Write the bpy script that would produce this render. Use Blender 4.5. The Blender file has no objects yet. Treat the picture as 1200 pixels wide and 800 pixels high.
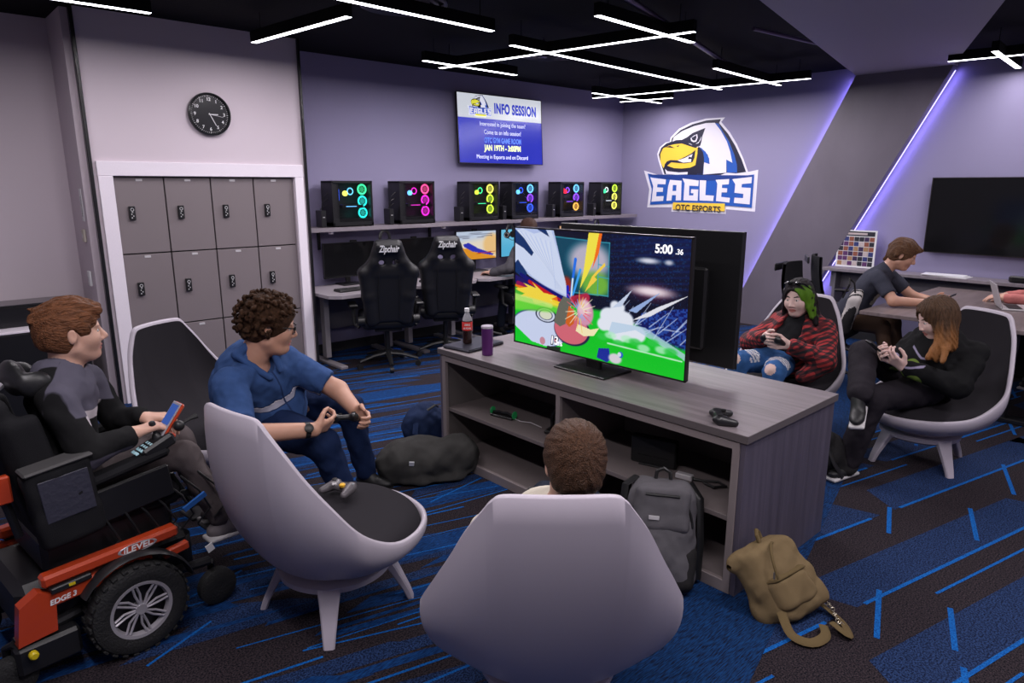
EXPO = -0.25
import bpy, bmesh, math, random
import numpy as np
from mathutils import Vector, Matrix, Euler
SC = bpy.context.scene
COL = SC.collection
PI = math.pi
R = math.radians
random.seed(7)

# ---------------------------------------------------------------- materials
MATS = {}
def mat(name, col, rough=.5, metal=0.0, bump=0.0, bscale=200.0, var=0.0, vscale=8.0, emit=None, estr=0.0,
        trans=0.0, alpha=1.0, spec=.5, coat=0.0, sheen=0.0, stretch=None, ior=1.45):
    if name in MATS: return MATS[name]
    if rough >= .8 and spec == .5: spec = .12
    m = bpy.data.materials.new(name); m.use_nodes = True
    nt = m.node_tree; b = nt.nodes['Principled BSDF']
    b.inputs['Base Color'].default_value = (*col, 1)
    b.inputs['Roughness'].default_value = rough
    b.inputs['Metallic'].default_value = metal
    b.inputs['Specular IOR Level'].default_value = spec
    b.inputs['Coat Weight'].default_value = coat
    b.inputs['Sheen Weight'].default_value = sheen
    b.inputs['Transmission Weight'].default_value = trans
    b.inputs['IOR'].default_value = ior
    b.inputs['Alpha'].default_value = alpha
    if emit:
        b.inputs['Emission Color'].default_value = (*emit, 1); b.inputs['Emission Strength'].default_value = estr
    tc = nt.nodes.new('ShaderNodeTexCoord')
    src = tc.outputs['Object']
    if stretch:
        mp = nt.nodes.new('ShaderNodeMapping'); mp.inputs['Scale'].default_value = stretch
        nt.links.new(src, mp.inputs['Vector']); src = mp.outputs['Vector']
    if var > 0:
        n = nt.nodes.new('ShaderNodeTexNoise'); n.inputs['Scale'].default_value = vscale; n.inputs['Detail'].default_value = 6
        nt.links.new(src, n.inputs['Vector'])
        mr = nt.nodes.new('ShaderNodeMapRange'); mr.inputs['From Min'].default_value = .3; mr.inputs['From Max'].default_value = .7
        mr.inputs['To Min'].default_value = 1 - var; mr.inputs['To Max'].default_value = 1 + var
        nt.links.new(n.outputs['Fac'], mr.inputs['Value'])
        mx = nt.nodes.new('ShaderNodeVectorMath'); mx.operation = 'SCALE'
        mx.inputs[0].default_value = col
        nt.links.new(mr.outputs['Result'], mx.inputs['Scale'])
        nt.links.new(mx.outputs['Vector'], b.inputs['Base Color'])
    if bump > 0:
        n2 = nt.nodes.new('ShaderNodeTexNoise'); n2.inputs['Scale'].default_value = bscale; n2.inputs['Detail'].default_value = 3
        nt.links.new(src, n2.inputs['Vector'])
        bp = nt.nodes.new('ShaderNodeBump'); bp.inputs['Strength'].default_value = bump; bp.inputs['Distance'].default_value = .01
        nt.links.new(n2.outputs['Fac'], bp.inputs['Height'])
        nt.links.new(bp.outputs['Normal'], b.inputs['Normal'])
    MATS[name] = m
    return m

def tag(o, label=None, cat=None, group=None, kind=None):
    if label: o['label'] = label
    if cat: o['category'] = cat
    if group: o['group'] = group
    if kind: o['kind'] = kind
    return o

def thing(name, label, cat, loc=(0, 0, 0), rotz=0.0, group=None):
    o = bpy.data.objects.new(name, None); COL.objects.link(o)
    o.empty_display_size = .1
    o.location = loc; o.rotation_euler = (0, 0, rotz)
    return tag(o, label, cat, group)

# ---------------------------------------------------------------- mesh builder
def rotm(rx=0, ry=0, rz=0): return Euler((rx, ry, rz)).to_matrix()

class MB:
    def __init__(s): s.v = []; s.f = []; s.m = []; s.mi = 0; s.M = None
    def mat(s, i): s.mi = i; return s
    def add(s, vs, fs):
        n = len(s.v)
        if s.M is not None: vs = [tuple(s.M @ Vector(v)) for v in vs]
        s.v += [tuple(v) for v in vs]
        s.f += [tuple(i + n for i in f) for f in fs]; s.m += [s.mi] * len(fs)
        return s
    def box(s, c, d, rot=None, bev=0.0):
        hx, hy, hz = d[0]/2, d[1]/2, d[2]/2
        b = min(bev, hx*.98, hy*.98, hz*.98)
        if b <= 0:
            vs = [(x, y, z) for x in (-hx, hx) for y in (-hy, hy) for z in (-hz, hz)]
            fs = [(0,1,3,2),(4,6,7,5),(0,4,5,1),(2,3,7,6),(0,2,6,4),(1,5,7,3)]
        else:
            vs = []; ix = {}
            for sx in (-1,1):
                for sy in (-1,1):
                    for sz in (-1,1):
                        for k in range(3):
                            p = [sx*(hx-b), sy*(hy-b), sz*(hz-b)]
                            p[k] = (sx*hx, sy*hy, sz*hz)[k]
                            ix[(sx,sy,sz,k)] = len(vs); vs.append(tuple(p))
            fs = []
            for k in range(3):
                a, c2 = [(1,2),(2,0),(0,1)][k]
                for sg in (-1,1):
                    q = []
                    for (u, w) in ((-1,-1),(1,-1),(1,1),(-1,1)):
                        t = [0,0,0]; t[k]=sg; t[a]=u; t[c2]=w; q.append(ix[(*t,k)])
                    fs.append(tuple(q) if sg > 0 else tuple(q[::-1]))
            for k in range(3):   # edges parallel to axis k
                a, c2 = [(1,2),(2,0),(0,1)][k]
                for u in (-1,1):
                    for w in (-1,1):
                        t0=[0,0,0]; t0[a]=u; t0[c2]=w; t0[k]=-1; t1=list(t0); t1[k]=1
                        q = [ix[(*t0,a)], ix[(*t1,a)], ix[(*t1,c2)], ix[(*t0,c2)]]
                        fs.append(tuple(q) if u*w < 0 else tuple(q[::-1]))
            for sx in (-1,1):
                for sy in (-1,1):
                    for sz in (-1,1):
                        q = [ix[(sx,sy,sz,k)] for k in range(3)]
                        fs.append(tuple(q) if sx*sy*sz > 0 else tuple(q[::-1]))
        Mr = rot if rot is not None else Matrix.Identity(3)
        cv = Vector(c)
        return s.add([Mr @ Vector(v) + cv for v in vs], fs)
    def ring(s, pts_rows, closed_u=True, cap0=False, cap1=False):
        n = len(pts_rows[0]); vs = [p for r in pts_rows for p in r]; fs = []
        for i in range(len(pts_rows)-1):
            for j in range(n if closed_u else n-1):
                k = (j+1) % n
                fs.append((i*n+j, i*n+k, (i+1)*n+k, (i+1)*n+j))
        if cap0: fs.append(tuple(range(n))[::-1])
        if cap1: fs.append(tuple((len(pts_rows)-1)*n + j for j in range(n)))
        return s.add(vs, fs)
    def tube(s, pts, r, n=10, cap=True, rs=None, flat=None):
        P = [Vector(p) for p in pts]; rows = []
        up = None
        for i, p in enumerate(P):
            t = (P[min(i+1, len(P)-1)] - P[max(i-1, 0)]).normalized()
            if up is None:
                a = Vector((0,0,1)) if abs(t.z) < .9 else Vector((1,0,0))
                up = (a - t*a.dot(t)).normalized()
            else:
                up = (up - t*up.dot(t)).normalized()
            sd = t.cross(up)
            rr = rs[i] if rs else r
            fl = flat or 1.0
            rows.append([tuple(p + sd*math.cos(2*PI*j/n)*rr + up*math.sin(2*PI*j/n)*rr*fl) for j in range(n)])
        return s.ring(rows, True, cap, cap)
    def cyl(s, a, b, r, n=20, r2=None, cap=True):
        return s.tube([a, b], r, n, cap, rs=[r, r if r2 is None else r2])
    def lathe(s, prof, c=(0,0,0), n=32, rot=None, cap0=True, cap1=True):
        Mr = rot if rot is not None else Matrix.Identity(3); cv = Vector(c); rows = []
        for (r, z) in prof:
            rows.append([tuple(Mr @ Vector((r*math.cos(2*PI*j/n), r*math.sin(2*PI*j/n), z)) + cv) for j in range(n)])
        return s.ring(rows, True, cap0, cap1)
    def torus(s, c, Rr, r, rot=None, n=32, k=8, flat=1.0):
        Mr = rot if rot is not None else Matrix.Identity(3); cv = Vector(c); rows = []
        for i in range(n+1):
            a = 2*PI*i/n
            rows.append([tuple(Mr @ Vector(((Rr+r*math.cos(2*PI*j/k))*math.cos(a), (Rr+r*math.cos(2*PI*j/k))*math.sin(a), r*flat*math.sin(2*PI*j/k))) + cv) for j in range(k)])
        return s.ring(rows)
    def prism(s, poly, h, fn=None, rot=None, c=(0,0,0)):
        """polygon in xy extruded 0..h along z"""
        Mr = rot if rot is not None else Matrix.Identity(3); cv = Vector(c)
        n = len(poly)
        vs = [Mr @ Vector((x, y, z)) + cv for z in (0, h) for (x, y) in poly]
        fs = [tuple(range(n))[::-1], tuple(range(n, 2*n))] + [(i, (i+1) % n, n+(i+1) % n, n+i) for i in range(n)]
        return s.add(vs, fs)
    def sphere(s, c, r, n=16, m=10, rot=None, half=False):
        rx, ry, rz = (r, r, r) if not hasattr(r, '__len__') else r
        Mr = rot if rot is not None else Matrix.Identity(3); cv = Vector(c); rows = []
        for i in range(m+1):
            t = -PI/2 + PI*i/m if not half else PI/2*i/m
            ct = max(math.cos(t), 1e-4)
            rows.append([tuple(Mr @ Vector((rx*ct*math.cos(2*PI*j/n), ry*ct*math.sin(2*PI*j/n), rz*math.sin(t))) + cv) for j in range(n)])
        return s.ring(rows, True, True, True)
    def build(s, name, mats, parent=None, smooth=35, recalc=True, offset=None):
        me = bpy.data.meshes.new(name)
        vs = s.v
        if offset is not None: vs = [(x-offset[0], y-offset[1], z-offset[2]) for x, y, z in vs]
        me.from_pydata(vs, [], s.f)
        if not hasattr(mats, '__len__'): mats = [mats]
        for m in mats: me.materials.append(m)
        me.polygons.foreach_set('material_index', s.m)
        if recalc:
            bm = bmesh.new(); bm.from_mesh(me); bmesh.ops.recalc_face_normals(bm, faces=bm.faces); bm.to_mesh(me); bm.free()
        if smooth:
            me.polygons.foreach_set('use_smooth', [True]*len(me.polygons))
            me.set_sharp_from_angle(angle=R(smooth))
        me.update()
        o = bpy.data.objects.new(name, me); COL.objects.link(o)
        if parent is not None: o.parent = parent
        return o

def smooth_path(P, n=5):
    P = [Vector(p) for p in P]; out = []
    for i in range(len(P)-1):
        p0 = P[max(i-1, 0)]; p1 = P[i]; p2 = P[i+1]; p3 = P[min(i+2, len(P)-1)]
        for j in range(n):
            u = j/n; out.append(tuple(.5*((2*p1)+(p2-p0)*u+(2*p0-5*p1+4*p2-p3)*u*u+(3*p1-p0-3*p2+p3)*u**3)))
    out.append(tuple(P[-1])); return out

def copy_tree(o, parent=None):
    c = o.copy(); COL.objects.link(c)
    if parent is not None: c.parent = parent
    for ch in [x for x in bpy.data.objects if x.parent == o]:
        copy_tree(ch, c)
    return c

def text_mesh(name, body, size, m, parent=None, loc=(0,0,0), rot=(0,0,0), ext=.0008, align='CENTER', sx=1.0, off=0.0, shear=0.0, space=1.0):
    cu = bpy.data.curves.new(name, 'FONT'); cu.body = body; cu.size = size; cu.extrude = ext
    cu.align_x = align; cu.align_y = 'CENTER'; cu.offset = off; cu.shear = shear; cu.space_character = space
    t = bpy.data.objects.new(name+'_tmp', cu); COL.objects.link(t)
    dg = bpy.context.evaluated_depsgraph_get()
    me = bpy.data.meshes.new_from_object(t.evaluated_get(dg))
    bpy.data.objects.remove(t); bpy.data.curves.remove(cu)
    me.materials.clear(); me.materials.append(m)
    me.transform(Matrix.Diagonal((sx, 1, 1, 1)))
    o = bpy.data.objects.new(name, me); COL.objects.link(o)
    if parent is not None: o.parent = parent
    o.location = loc; o.rotation_euler = rot
    return o

def join(objs, name, parent=None):
    """merge mesh objects (same parent space) into one"""
    bm = bmesh.new(); mats = []
    for o in objs:
        me = o.data.copy(); me.transform(o.matrix_basis)
        base = []
        for m in me.materials:
            if m not in mats: mats.append(m)
            base.append(mats.index(m))
        for p in me.polygons: p.material_index = base[p.material_index] if base else 0
        bm.from_mesh(me); bpy.data.meshes.remove(me)
    me = bpy.data.meshes.new(name); bm.to_mesh(me); bm.free()
    for m in mats: me.materials.append(m)
    for o in objs: bpy.data.objects.remove(o)
    r = bpy.data.objects.new(name, me); COL.objects.link(r)
    if parent is not None: r.parent = parent
    return r

# ---------------------------------------------------------------- implicit surfaces (soft bodies)
def V(*a): return np.array(a if len(a) > 1 else a[0], dtype=np.float64)
def nrm(v): v = np.asarray(v, float); return v/np.linalg.norm(v)

class SDF:
    def __init__(s): s.ops = []; s.lo = np.full(3, 1e9); s.hi = np.full(3, -1e9); s.disp = None
    def _bb(s, lo, hi): s.lo = np.minimum(s.lo, lo); s.hi = np.maximum(s.hi, hi)
    def cone(s, a, b, r1, r2=None, k=.01, sub=False):
        a = np.asarray(a, float); b = np.asarray(b, float); r2 = r1 if r2 is None else r2
        if not sub:
            m = max(r1, r2); s._bb(np.minimum(a, b)-m, np.maximum(a, b)+m)
        ba = b-a; l2 = max(ba@ba, 1e-9)
        def f(p):
            pa = p-a; t = np.clip((pa@ba)/l2, 0, 1)
            q = pa-t[:, None]*ba
            return np.sqrt((q*q).sum(1)) - (r1+(r2-r1)*t)
        s.ops.append((f, k, sub, np.minimum(a, b)-max(r1, r2), np.maximum(a, b)+max(r1, r2))); return s
    def ell(s, c, r, ax=None, k=.01, sub=False):
        c = np.asarray(c, float); r = np.asarray(r if hasattr(r, '__len__') else (r, r, r), float)
        A = np.eye(3) if ax is None else np.asarray(ax, float)   # rows = axes
        if not sub:
            e = np.sqrt(((A*r[:, None])**2).sum(0)); s._bb(c-e, c+e)
        def f(p):
            q = (p-c)@A.T
            k0 = np.sqrt(((q/r)**2).sum(1)); k1 = np.sqrt(((q/(r*r))**2).sum(1))
            return k0*(k0-1)/np.maximum(k1, 1e-6)
        e = np.sqrt(((A*r[:, None])**2).sum(0))
        s.ops.append((f, k, sub, c-e, c+e)); return s
    def rbox(s, c, h, rr, ax=None, k=.01, sub=False):
        c = np.asarray(c, float); h = np.asarray(h, float)
        A = np.eye(3) if ax is None else np.asarray(ax, float)
        if not sub:
            e = (np.abs(A)*h[:, None]).sum(0); s._bb(c-e, c+e)
        def f(p):
            q = np.abs((p-c)@A.T)-(h-rr)
            return np.sqrt((np.maximum(q, 0)**2).sum(1)) + np.minimum(q.max(1), 0) - rr
        e = (np.abs(A)*h[:, None]).sum(0)
        s.ops.append((f, k, sub, c-e, c+e)); return s
    def cut(s, c, n, k=.002):
        """remove everything on the side n points to"""
        c = np.asarray(c, float); n = nrm(n)
        def f(p): return -((p-c)@n)
        s.ops.append((f, k, True, None, None)); return s
    def cutcap(s, a, n, rad, k=.002):
        """remove what lies beyond plane (a,n), within rad of a"""
        a = np.asarray(a, float); n = nrm(n)
        def f(p):
            return np.maximum(-((p-a)@n), np.sqrt(((p-a)**2).sum(1))-rad)
        s.ops.append((f, k, True, None, None)); return s
    def merge(s, o): s.ops += o.ops; s._bb(o.lo, o.hi); return s
    def __call__(s, p, cull=False):
        d = np.full(len(p), 1e3)
        if cull: pl, ph = p.min(0)-.10, p.max(0)+.10
        for f, k, sub, ol, oh in s.ops:
            if cull and ol is not None and ((ol > ph).any() or (oh < pl).any()): continue
            e = f(p)
            if sub:
                if k > 0:
                    h = np.clip(.5-.5*(e+d)/k, 0, 1); d = d+( -e-d)*h + k*h*(1-h)
                else: d = np.maximum(d, -e)
            else:
                if k > 0:
                    h = np.clip(.5+.5*(e-d)/k, 0, 1); d = e*(1-h)+d*h - k*h*(1-h)
                    
                else: d = np.minimum(d, e)
        if s.disp is not None:
            near = np.abs(d) < .06
            if near.any(): d[near] += s.disp(p[near])
        return d
    def mesh(s, h):
        pad = 4*h+.006
        lo = s.lo-pad; hi = s.hi+pad; B = 8
        n = np.ceil((hi-lo)/h/B).astype(int)*B
        nb = n//B
        gx = [lo[i]+h*(np.arange(nb[i])*B+B/2) for i in range(3)]
        G = np.stack(np.meshgrid(*gx, indexing='ij'), -1).reshape(-1, 3)
        dc = s(G)
        act = (np.abs(dc) < B*h*.5*1.75*1.35+.008).reshape(nb)
        val = np.where(dc.reshape(nb) > 0, 1.0, -1.0).astype(np.float32)
        full = np.repeat(np.repeat(np.repeat(val, B, 0), B, 1), B, 2)
        full = np.pad(full, ((0,1),)*3, constant_values=1.0)
        idx = np.argwhere(act)
        o = np.arange(B+1)
        loc = np.stack(np.meshgrid(o, o, o, indexing='ij'), -1).reshape(-1, 3)
        CH = 24
        for c0 in range(0, len(idx), CH):
            ii = (idx[c0:c0+CH, None, :]*B + loc[None]).reshape(-1, 3)
            d = s(lo+ii*h, True)
            full[ii[:,0], ii[:,1], ii[:,2]] = d
        return nets(full, lo, h)

def nets(F, lo, h):
    nx, ny, nz = F.shape
    S = F < 0
    act = np.zeros((nx-1, ny-1, nz-1), np.int16)
    corners = [(i,j,k) for i in (0,1) for j in (0,1) for k in (0,1)]
    for (i,j,k) in corners: act += S[i:nx-1+i, j:ny-1+j, k:nz-1+k]
    cells = np.argwhere((act > 0) & (act < 8))
    acc = np.zeros((len(cells), 3)); cnt = np.zeros(len(cells))
    for (i,j,k) in corners:
        for ax in range(3):
            if (i,j,k)[ax] == 1: continue
            e = [i,j,k]; e[ax] = 1
            a = F[cells[:,0]+i, cells[:,1]+j, cells[:,2]+k]; b = F[cells[:,0]+e[0], cells[:,1]+e[1], cells[:,2]+e[2]]
            x = (a < 0) != (b < 0)
            t = np.where(x, a/np.where(x, a-b, 1), 0)
            p = np.tile(np.array([i,j,k], float), (len(cells), 1)); p[:, ax] += t
            acc[x] += p[x]; cnt[x] += 1
    vv = lo + (cells + acc/np.maximum(cnt, 1)[:, None])*h
    id_ = -np.ones((nx-1, ny-1, nz-1), np.int64); id_[cells[:,0], cells[:,1], cells[:,2]] = np.arange(len(cells))
    quads = []
    for ax in range(3):
        sl0 = [slice(None)]*3; sl1 = [slice(None)]*3
        sl0[ax] = slice(0, -1); sl1[ax] = slice(1, None)
        A = S[tuple(sl0)]; Bq = S[tuple(sl1)]
        e = np.argwhere(A != Bq)
        u, w = [(1,2),(2,0),(0,1)][ax]
        ok = (e[:,u] > 0) & (e[:,w] > 0) & (e[:,u] < F.shape[u]-1) & (e[:,w] < F.shape[w]-1)
        e = e[ok]
        def gid(du, dw):
            q = e.copy(); q[:,u] -= du; q[:,w] -= dw; return id_[q[:,0], q[:,1], q[:,2]]
        Q = np.stack([gid(0,0), gid(1,0), gid(1,1), gid(0,1)], 1)
        inside = A[e[:,0], e[:,1], e[:,2]]
        Q[~inside] = Q[~inside][:, ::-1]
        quads.append(Q[(Q >= 0).all(1)])
    return vv, np.concatenate(quads)

def np_mesh(name, parts, mats, parent=None, off=(0,0,0), matfn=None, smooth=True, relax=1, fields=None):
    """parts: list of (verts, quads) or (verts, quads, mat_index)"""
    vs = []; fs = []; ms = []; n = 0
    for p in parts:
        v, q = p[0], p[1]
        for _ in range(relax):       # light Laplacian relax
            a = np.zeros_like(v); c = np.zeros(len(v))
            for i in range(4):
                np.add.at(a, q[:, i], v[q[:, (i+1) % 4]]); np.add.at(c, q[:, i], 1)
            v = v*.5 + .5*a/np.maximum(c, 1)[:, None]
        if len(p) > 2: mi = np.full(len(q), p[2])
        elif matfn is not None: mi = matfn(v[q].mean(1))
        else: mi = np.zeros(len(q), int)
        vs.append(v); fs.append(q+n); ms.append(mi); n += len(v)
    v = np.concatenate(vs)-np.asarray(off, float); q = np.concatenate(fs); mi = np.concatenate(ms).astype(np.int32)
    me = bpy.data.meshes.new(name)
    me.vertices.add(len(v)); me.vertices.foreach_set('co', v.astype(np.float32).ravel())
    me.loops.add(q.size); me.loops.foreach_set('vertex_index', q.astype(np.int32).ravel())
    me.polygons.add(len(q)); me.polygons.foreach_set('loop_start', np.arange(0, q.size, 4, dtype=np.int32))
    me.polygons.foreach_set('loop_total', np.full(len(q), 4, np.int32))
    me.polygons.foreach_set('material_index', mi)
    me.polygons.foreach_set('use_smooth', [True]*len(q))
    if not hasattr(mats, '__len__'): mats = [mats]
    for m in mats: me.materials.append(m)
    me.update(calc_edges=True)
    if fields:
        vw = v+np.asarray(off, float)
        for nm, fn in fields.items():
            at = me.attributes.new(nm, 'FLOAT', 'POINT'); at.data.foreach_set('value', fn(vw).astype(np.float32))
    o = bpy.data.objects.new(name, me); COL.objects.link(o)
    if parent is not None: o.parent = parent
    return o

def mask_mat(name, base, layers, **k):
    """cloth or hair dyed in zones: layers = (attribute, colour, softness)"""
    m = mat(name, base, **k); nt = m.node_tree; b = nt.nodes['Principled BSDF']
    prev = b.inputs['Base Color'].links[0].from_socket if b.inputs['Base Color'].links else None
    for at, col, soft in layers:
        a = nt.nodes.new('ShaderNodeAttribute'); a.attribute_name = at
        r = nt.nodes.new('ShaderNodeMapRange'); r.inputs['From Min'].default_value = -soft; r.inputs['From Max'].default_value = soft; nt.links.new(a.outputs['Fac'], r.inputs['Value'])
        x = nt.nodes.new('ShaderNodeMix'); x.data_type = 'RGBA'; nt.links.new(r.outputs['Result'], x.inputs[0])
        if prev is None: x.inputs[6].default_value = (*base, 1)
        else: nt.links.new(prev, x.inputs[6])
        x.inputs[7].default_value = (*col, 1); prev = x.outputs[2]
    nt.links.new(prev, b.inputs['Base Color'])
    return m

def waves(p, f=1.0, seed=0.0):
    x, y, z = p[:,0]*f, p[:,1]*f, p[:,2]*f
    a = np.sin(21*x+3.1*np.sin(13*y+seed)+2*np.sin(17*z+seed*2)+seed)
    b = np.sin(19*y+2.7*np.sin(15*z+1.3+seed)+1.8*np.sin(23*x)+seed*1.7)
    c = np.sin(27*z+2.2*np.sin(18*x+seed)+2.1*np.sin(16*y+2.1)+seed*.6)
    return (a+b+c)/3
# ================================================================ ROOM
WA = 6.60      # long wall behind the desks (y)
WL = 6.10      # locker bay face (y)
WB = 8.25      # logo wall (x)
CEIL = 3.02
m_wall = mat('wall_paint', (.25,.228,.365), .75, bump=.03, bscale=900)
m_walll = mat('wall_paint_pale', (.62,.54,.60), .75, bump=.03, bscale=900)
m_ceil = mat('ceiling_black', (.006,.006,.009), .8, bump=.2, bscale=60)
m_black = mat('black_trim', (.01,.01,.012), .25)
m_white = mat('white_trim', (.80,.74,.82), .6, var=.03, vscale=60, stretch=(6,6,1))
m_wdk = mat('wall_paint_dark', (.25,.23,.28), .8)
m_base = mat('baseboard_black', (.02,.02,.024), .6)

def struct(name, mb, m, smooth=0):
    o = mb.build(name, m, None, smooth=smooth); o['kind'] = 'structure'; return o

# ---- carpet
def carpet_material(name, c1, c2, sc=420, stripe=None, contrast=(.35,.65)):
    m = bpy.data.materials.new(name); m.use_nodes = True; nt = m.node_tree; b = nt.nodes['Principled BSDF']
    b.inputs['Roughness'].default_value = .95; b.inputs['Specular IOR Level'].default_value = .15
    tc = nt.nodes.new('ShaderNodeTexCoord'); mp = nt.nodes.new('ShaderNodeMapping')
    nt.links.new(tc.outputs['Object'], mp.inputs['Vector'])
    if stripe: mp.inputs['Rotation'].default_value = (0, 0, stripe[0]); mp.inputs['Scale'].default_value = stripe[1]
    n = nt.nodes.new('ShaderNodeTexNoise'); n.inputs['Scale'].default_value = sc; n.inputs['Detail'].default_value = 2
    nt.links.new(mp.outputs['Vector'], n.inputs['Vector'])
    cr = nt.nodes.new('ShaderNodeValToRGB')
    cr.color_ramp.elements[0].position = contrast[0]; cr.color_ramp.elements[0].color = (*c1, 1)
    cr.color_ramp.elements[1].position = contrast[1]; cr.color_ramp.elements[1].color = (*c2, 1)
    nt.links.new(n.outputs['Fac'], cr.inputs['Fac'])
    nt.links.new(cr.outputs['Color'], b.inputs['Base Color'])
    bp = nt.nodes.new('ShaderNodeBump'); bp.inputs['Strength'].default_value = .5; bp.inputs['Distance'].default_value = .004
    nt.links.new(n.outputs['Fac'], bp.inputs['Height']); nt.links.new(bp.outputs['Normal'], b.inputs['Normal'])
    return m
c_brown = carpet_material('carpet_brown', (.003,.003,.006), (.036,.026,.031), 150, None, (.38,.62))
c_navy = carpet_material('carpet_navy', (.002,.005,.022), (.019,.043,.125), 150, None, (.38,.62))
c_line = carpet_material('carpet_bright_blue', (.002,.05,.22), (.006,.12,.42), 150)
c_band = carpet_material('carpet_blue_striped', (.003,.006,.022), (.005,.038,.135), 30, (R(-14), (.8, 8, 1)), (.36,.62))
c_mid = carpet_material('carpet_mid_blue', (.002,.012,.055), (.005,.048,.18), 40, (R(14), (.8, 7, 1)), (.38,.62))

def clip_poly(poly, a, b, c):
    """keep a*x+b*y+c >= 0"""
    out = []
    for i in range(len(poly)):
        p, q = poly[i], poly[(i+1) % len(poly)]
        dp = a*p[0]+b*p[1]+c; dq = a*q[0]+b*q[1]+c
        if dp >= 0: out.append(p)
        if (dp >= 0) != (dq >= 0):
            t = dp/(dp-dq); out.append((p[0]+(q[0]-p[0])*t, p[1]+(q[1]-p[1])*t))
    return out
FX0, FX1, FY0, FY1 = -1.6, WB, -1.6, WA+.8
def clip_room(poly):
    for abc in ((1,0,-FX0), (-1,0,FX1), (0,1,-FY0), (0,-1,FY1)):
        if poly: poly = clip_poly(poly, *abc)
    return poly
fl = MB()
fl.add([(FX0,FY0,0),(FX1,FY0,0),(FX1,FY1,0),(FX0,FY1,0)], [(0,1,2,3)])
def fpoly(poly, mi, z, clips=()):
    poly = clip_room(poly)
    for c in clips:
        if poly: poly = clip_poly(poly, *c)
    if poly and len(poly) >= 3:
        fl.mat(mi); fl.add([(x, y, z) for x, y in poly], [tuple(range(len(poly)))])
# seam through (2.07,.99) heading 13.7 degrees
sa = R(13.7); sn = (-math.sin(sa), math.cos(sa)); s0 = sn[0]*2.07+sn[1]*.99
RIGHT = (-sn[0], -sn[1], s0)            # camera-right side of the seam
LEFT = (sn[0], sn[1], -(s0+.62))        # beyond the striped band
BAND = (sn[0], sn[1], -s0)
def strip(o, d, l0, l1, w0, w1):
    c, s_ = math.cos(d), math.sin(d)
    return [(o[0]+c*l-s_*w, o[1]+s_*l+c*w) for l, w in ((l0,w0),(l1,w0),(l1,w1),(l0,w1))]
rng = random.Random(3)
da = R(-12.9)
fpoly([(FX0,FY0),(FX1,FY0),(FX1,FY1),(FX0,FY1)], 3, .0004, (BAND, (-sn[0], -sn[1], s0+.62)))
# right field: parallel planks
w = -5.2; o0 = (2.6, .9); i = 0
rows = []
while w < 6.5:
    hw = rng.choice((.17,.2,.2,.23)); rows.append((w, w+hw)); w += hw
for ri, (a_, b_) in enumerate(rows):
    l = -7.0 - rng.random()*1.2
    k = ri % 2
    while l < 8:
        ln = rng.uniform(.9, 2.1)
        if k == 0:
            p = strip(o0, da, l, l+ln, a_, b_)
            sk = rng.choice((.12, .12, -.10))
            p[2] = (p[2][0]-math.cos(da)*sk, p[2][1]-math.sin(da)*sk); p[3] = (p[3][0]-math.cos(da)*sk, p[3][1]-math.sin(da)*sk)
            fpoly(p, 1, .0008, (RIGHT,))
            fpoly(strip(o0, da, l+.05, l+ln-.08, a_-.008, a_+.009), 2, .0013, (RIGHT,))
        else:
            if rng.random() < .5: fpoly(strip(o0, da, l, l+ln*.5, (a_+b_)/2, (a_+b_)/2+.013), 2, .0013, (RIGHT,))
        if rng.random() < .85:
            q = l+rng.uniform(.2, ln-.2)
            c0 = (o0[0]+math.cos(da)*q-math.sin(da)*b_, o0[1]+math.sin(da)*q+math.cos(da)*b_)
            fpoly(strip(c0, R(198.5), -.08, rng.uniform(.22,.5), 0, .022), 2, .0011, (RIGHT,))
        l += ln*rng.uniform(1.0, 1.15)
for i in range(620):
    o = (rng.uniform(-1.6, 7.8), rng.uniform(.4, 7.2)); d = da+R(rng.gauss(-1.5, 3)); l = rng.uniform(.5, 1.8)
    wd_ = rng.uniform(.02, .10); p = strip(o, d, 0, l, 0, wd_); sk = rng.uniform(.05, .3)
    p[2] = (p[2][0]-math.cos(d)*sk, p[2][1]-math.sin(d)*sk); p[3] = (p[3][0]+math.cos(d)*sk*.5, p[3][1]+math.sin(d)*sk*.5)
    fpoly(p, 4 if rng.random() < .6 else 1, .0008+.0000005*i, (LEFT,))
# left field: dense thin blue lines, slightly varying headings
for i in range(330):
    o = (rng.uniform(-1.4, 7.5), rng.uniform(.6, 7.0)); d = da+R(rng.gauss(-1.5, 3.5)); l = rng.uniform(.5, 1.7)
    fpoly(strip(o, d, 0, l, 0, rng.choice((.007,.009,.012))), 2, .0012+.00001*(i % 20), (LEFT,))
for i in range(60):
    o = (rng.uniform(-1.4, 7.5), rng.uniform(.6, 7.0)); d = R(rng.uniform(2, 24)); l = rng.uniform(.25, .7)
    fpoly(strip(o, d, 0, l, 0, .012), 2, .0015+.00001*(i % 20), (LEFT,))
floor = fl.build('floor', [c_brown, c_navy, c_line, c_band, c_mid], None, smooth=0, recalc=False); floor['kind'] = 'structure'
sub = MB().box(((FX0+FX1)/2, (FY0+FY1)/2, -.06), (FX1-FX0+.4, FY1-FY0+.4, .1))
floor_slab = sub.build('floor_slab', m_base, None, smooth=0); floor_slab['kind'] = 'structure'

# ---- walls
struct('wall_back', MB().box(((3.02+WB)/2+.1, WA+.05, CEIL/2), (WB-3.02+.3, .1, CEIL)), m_wall)
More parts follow.
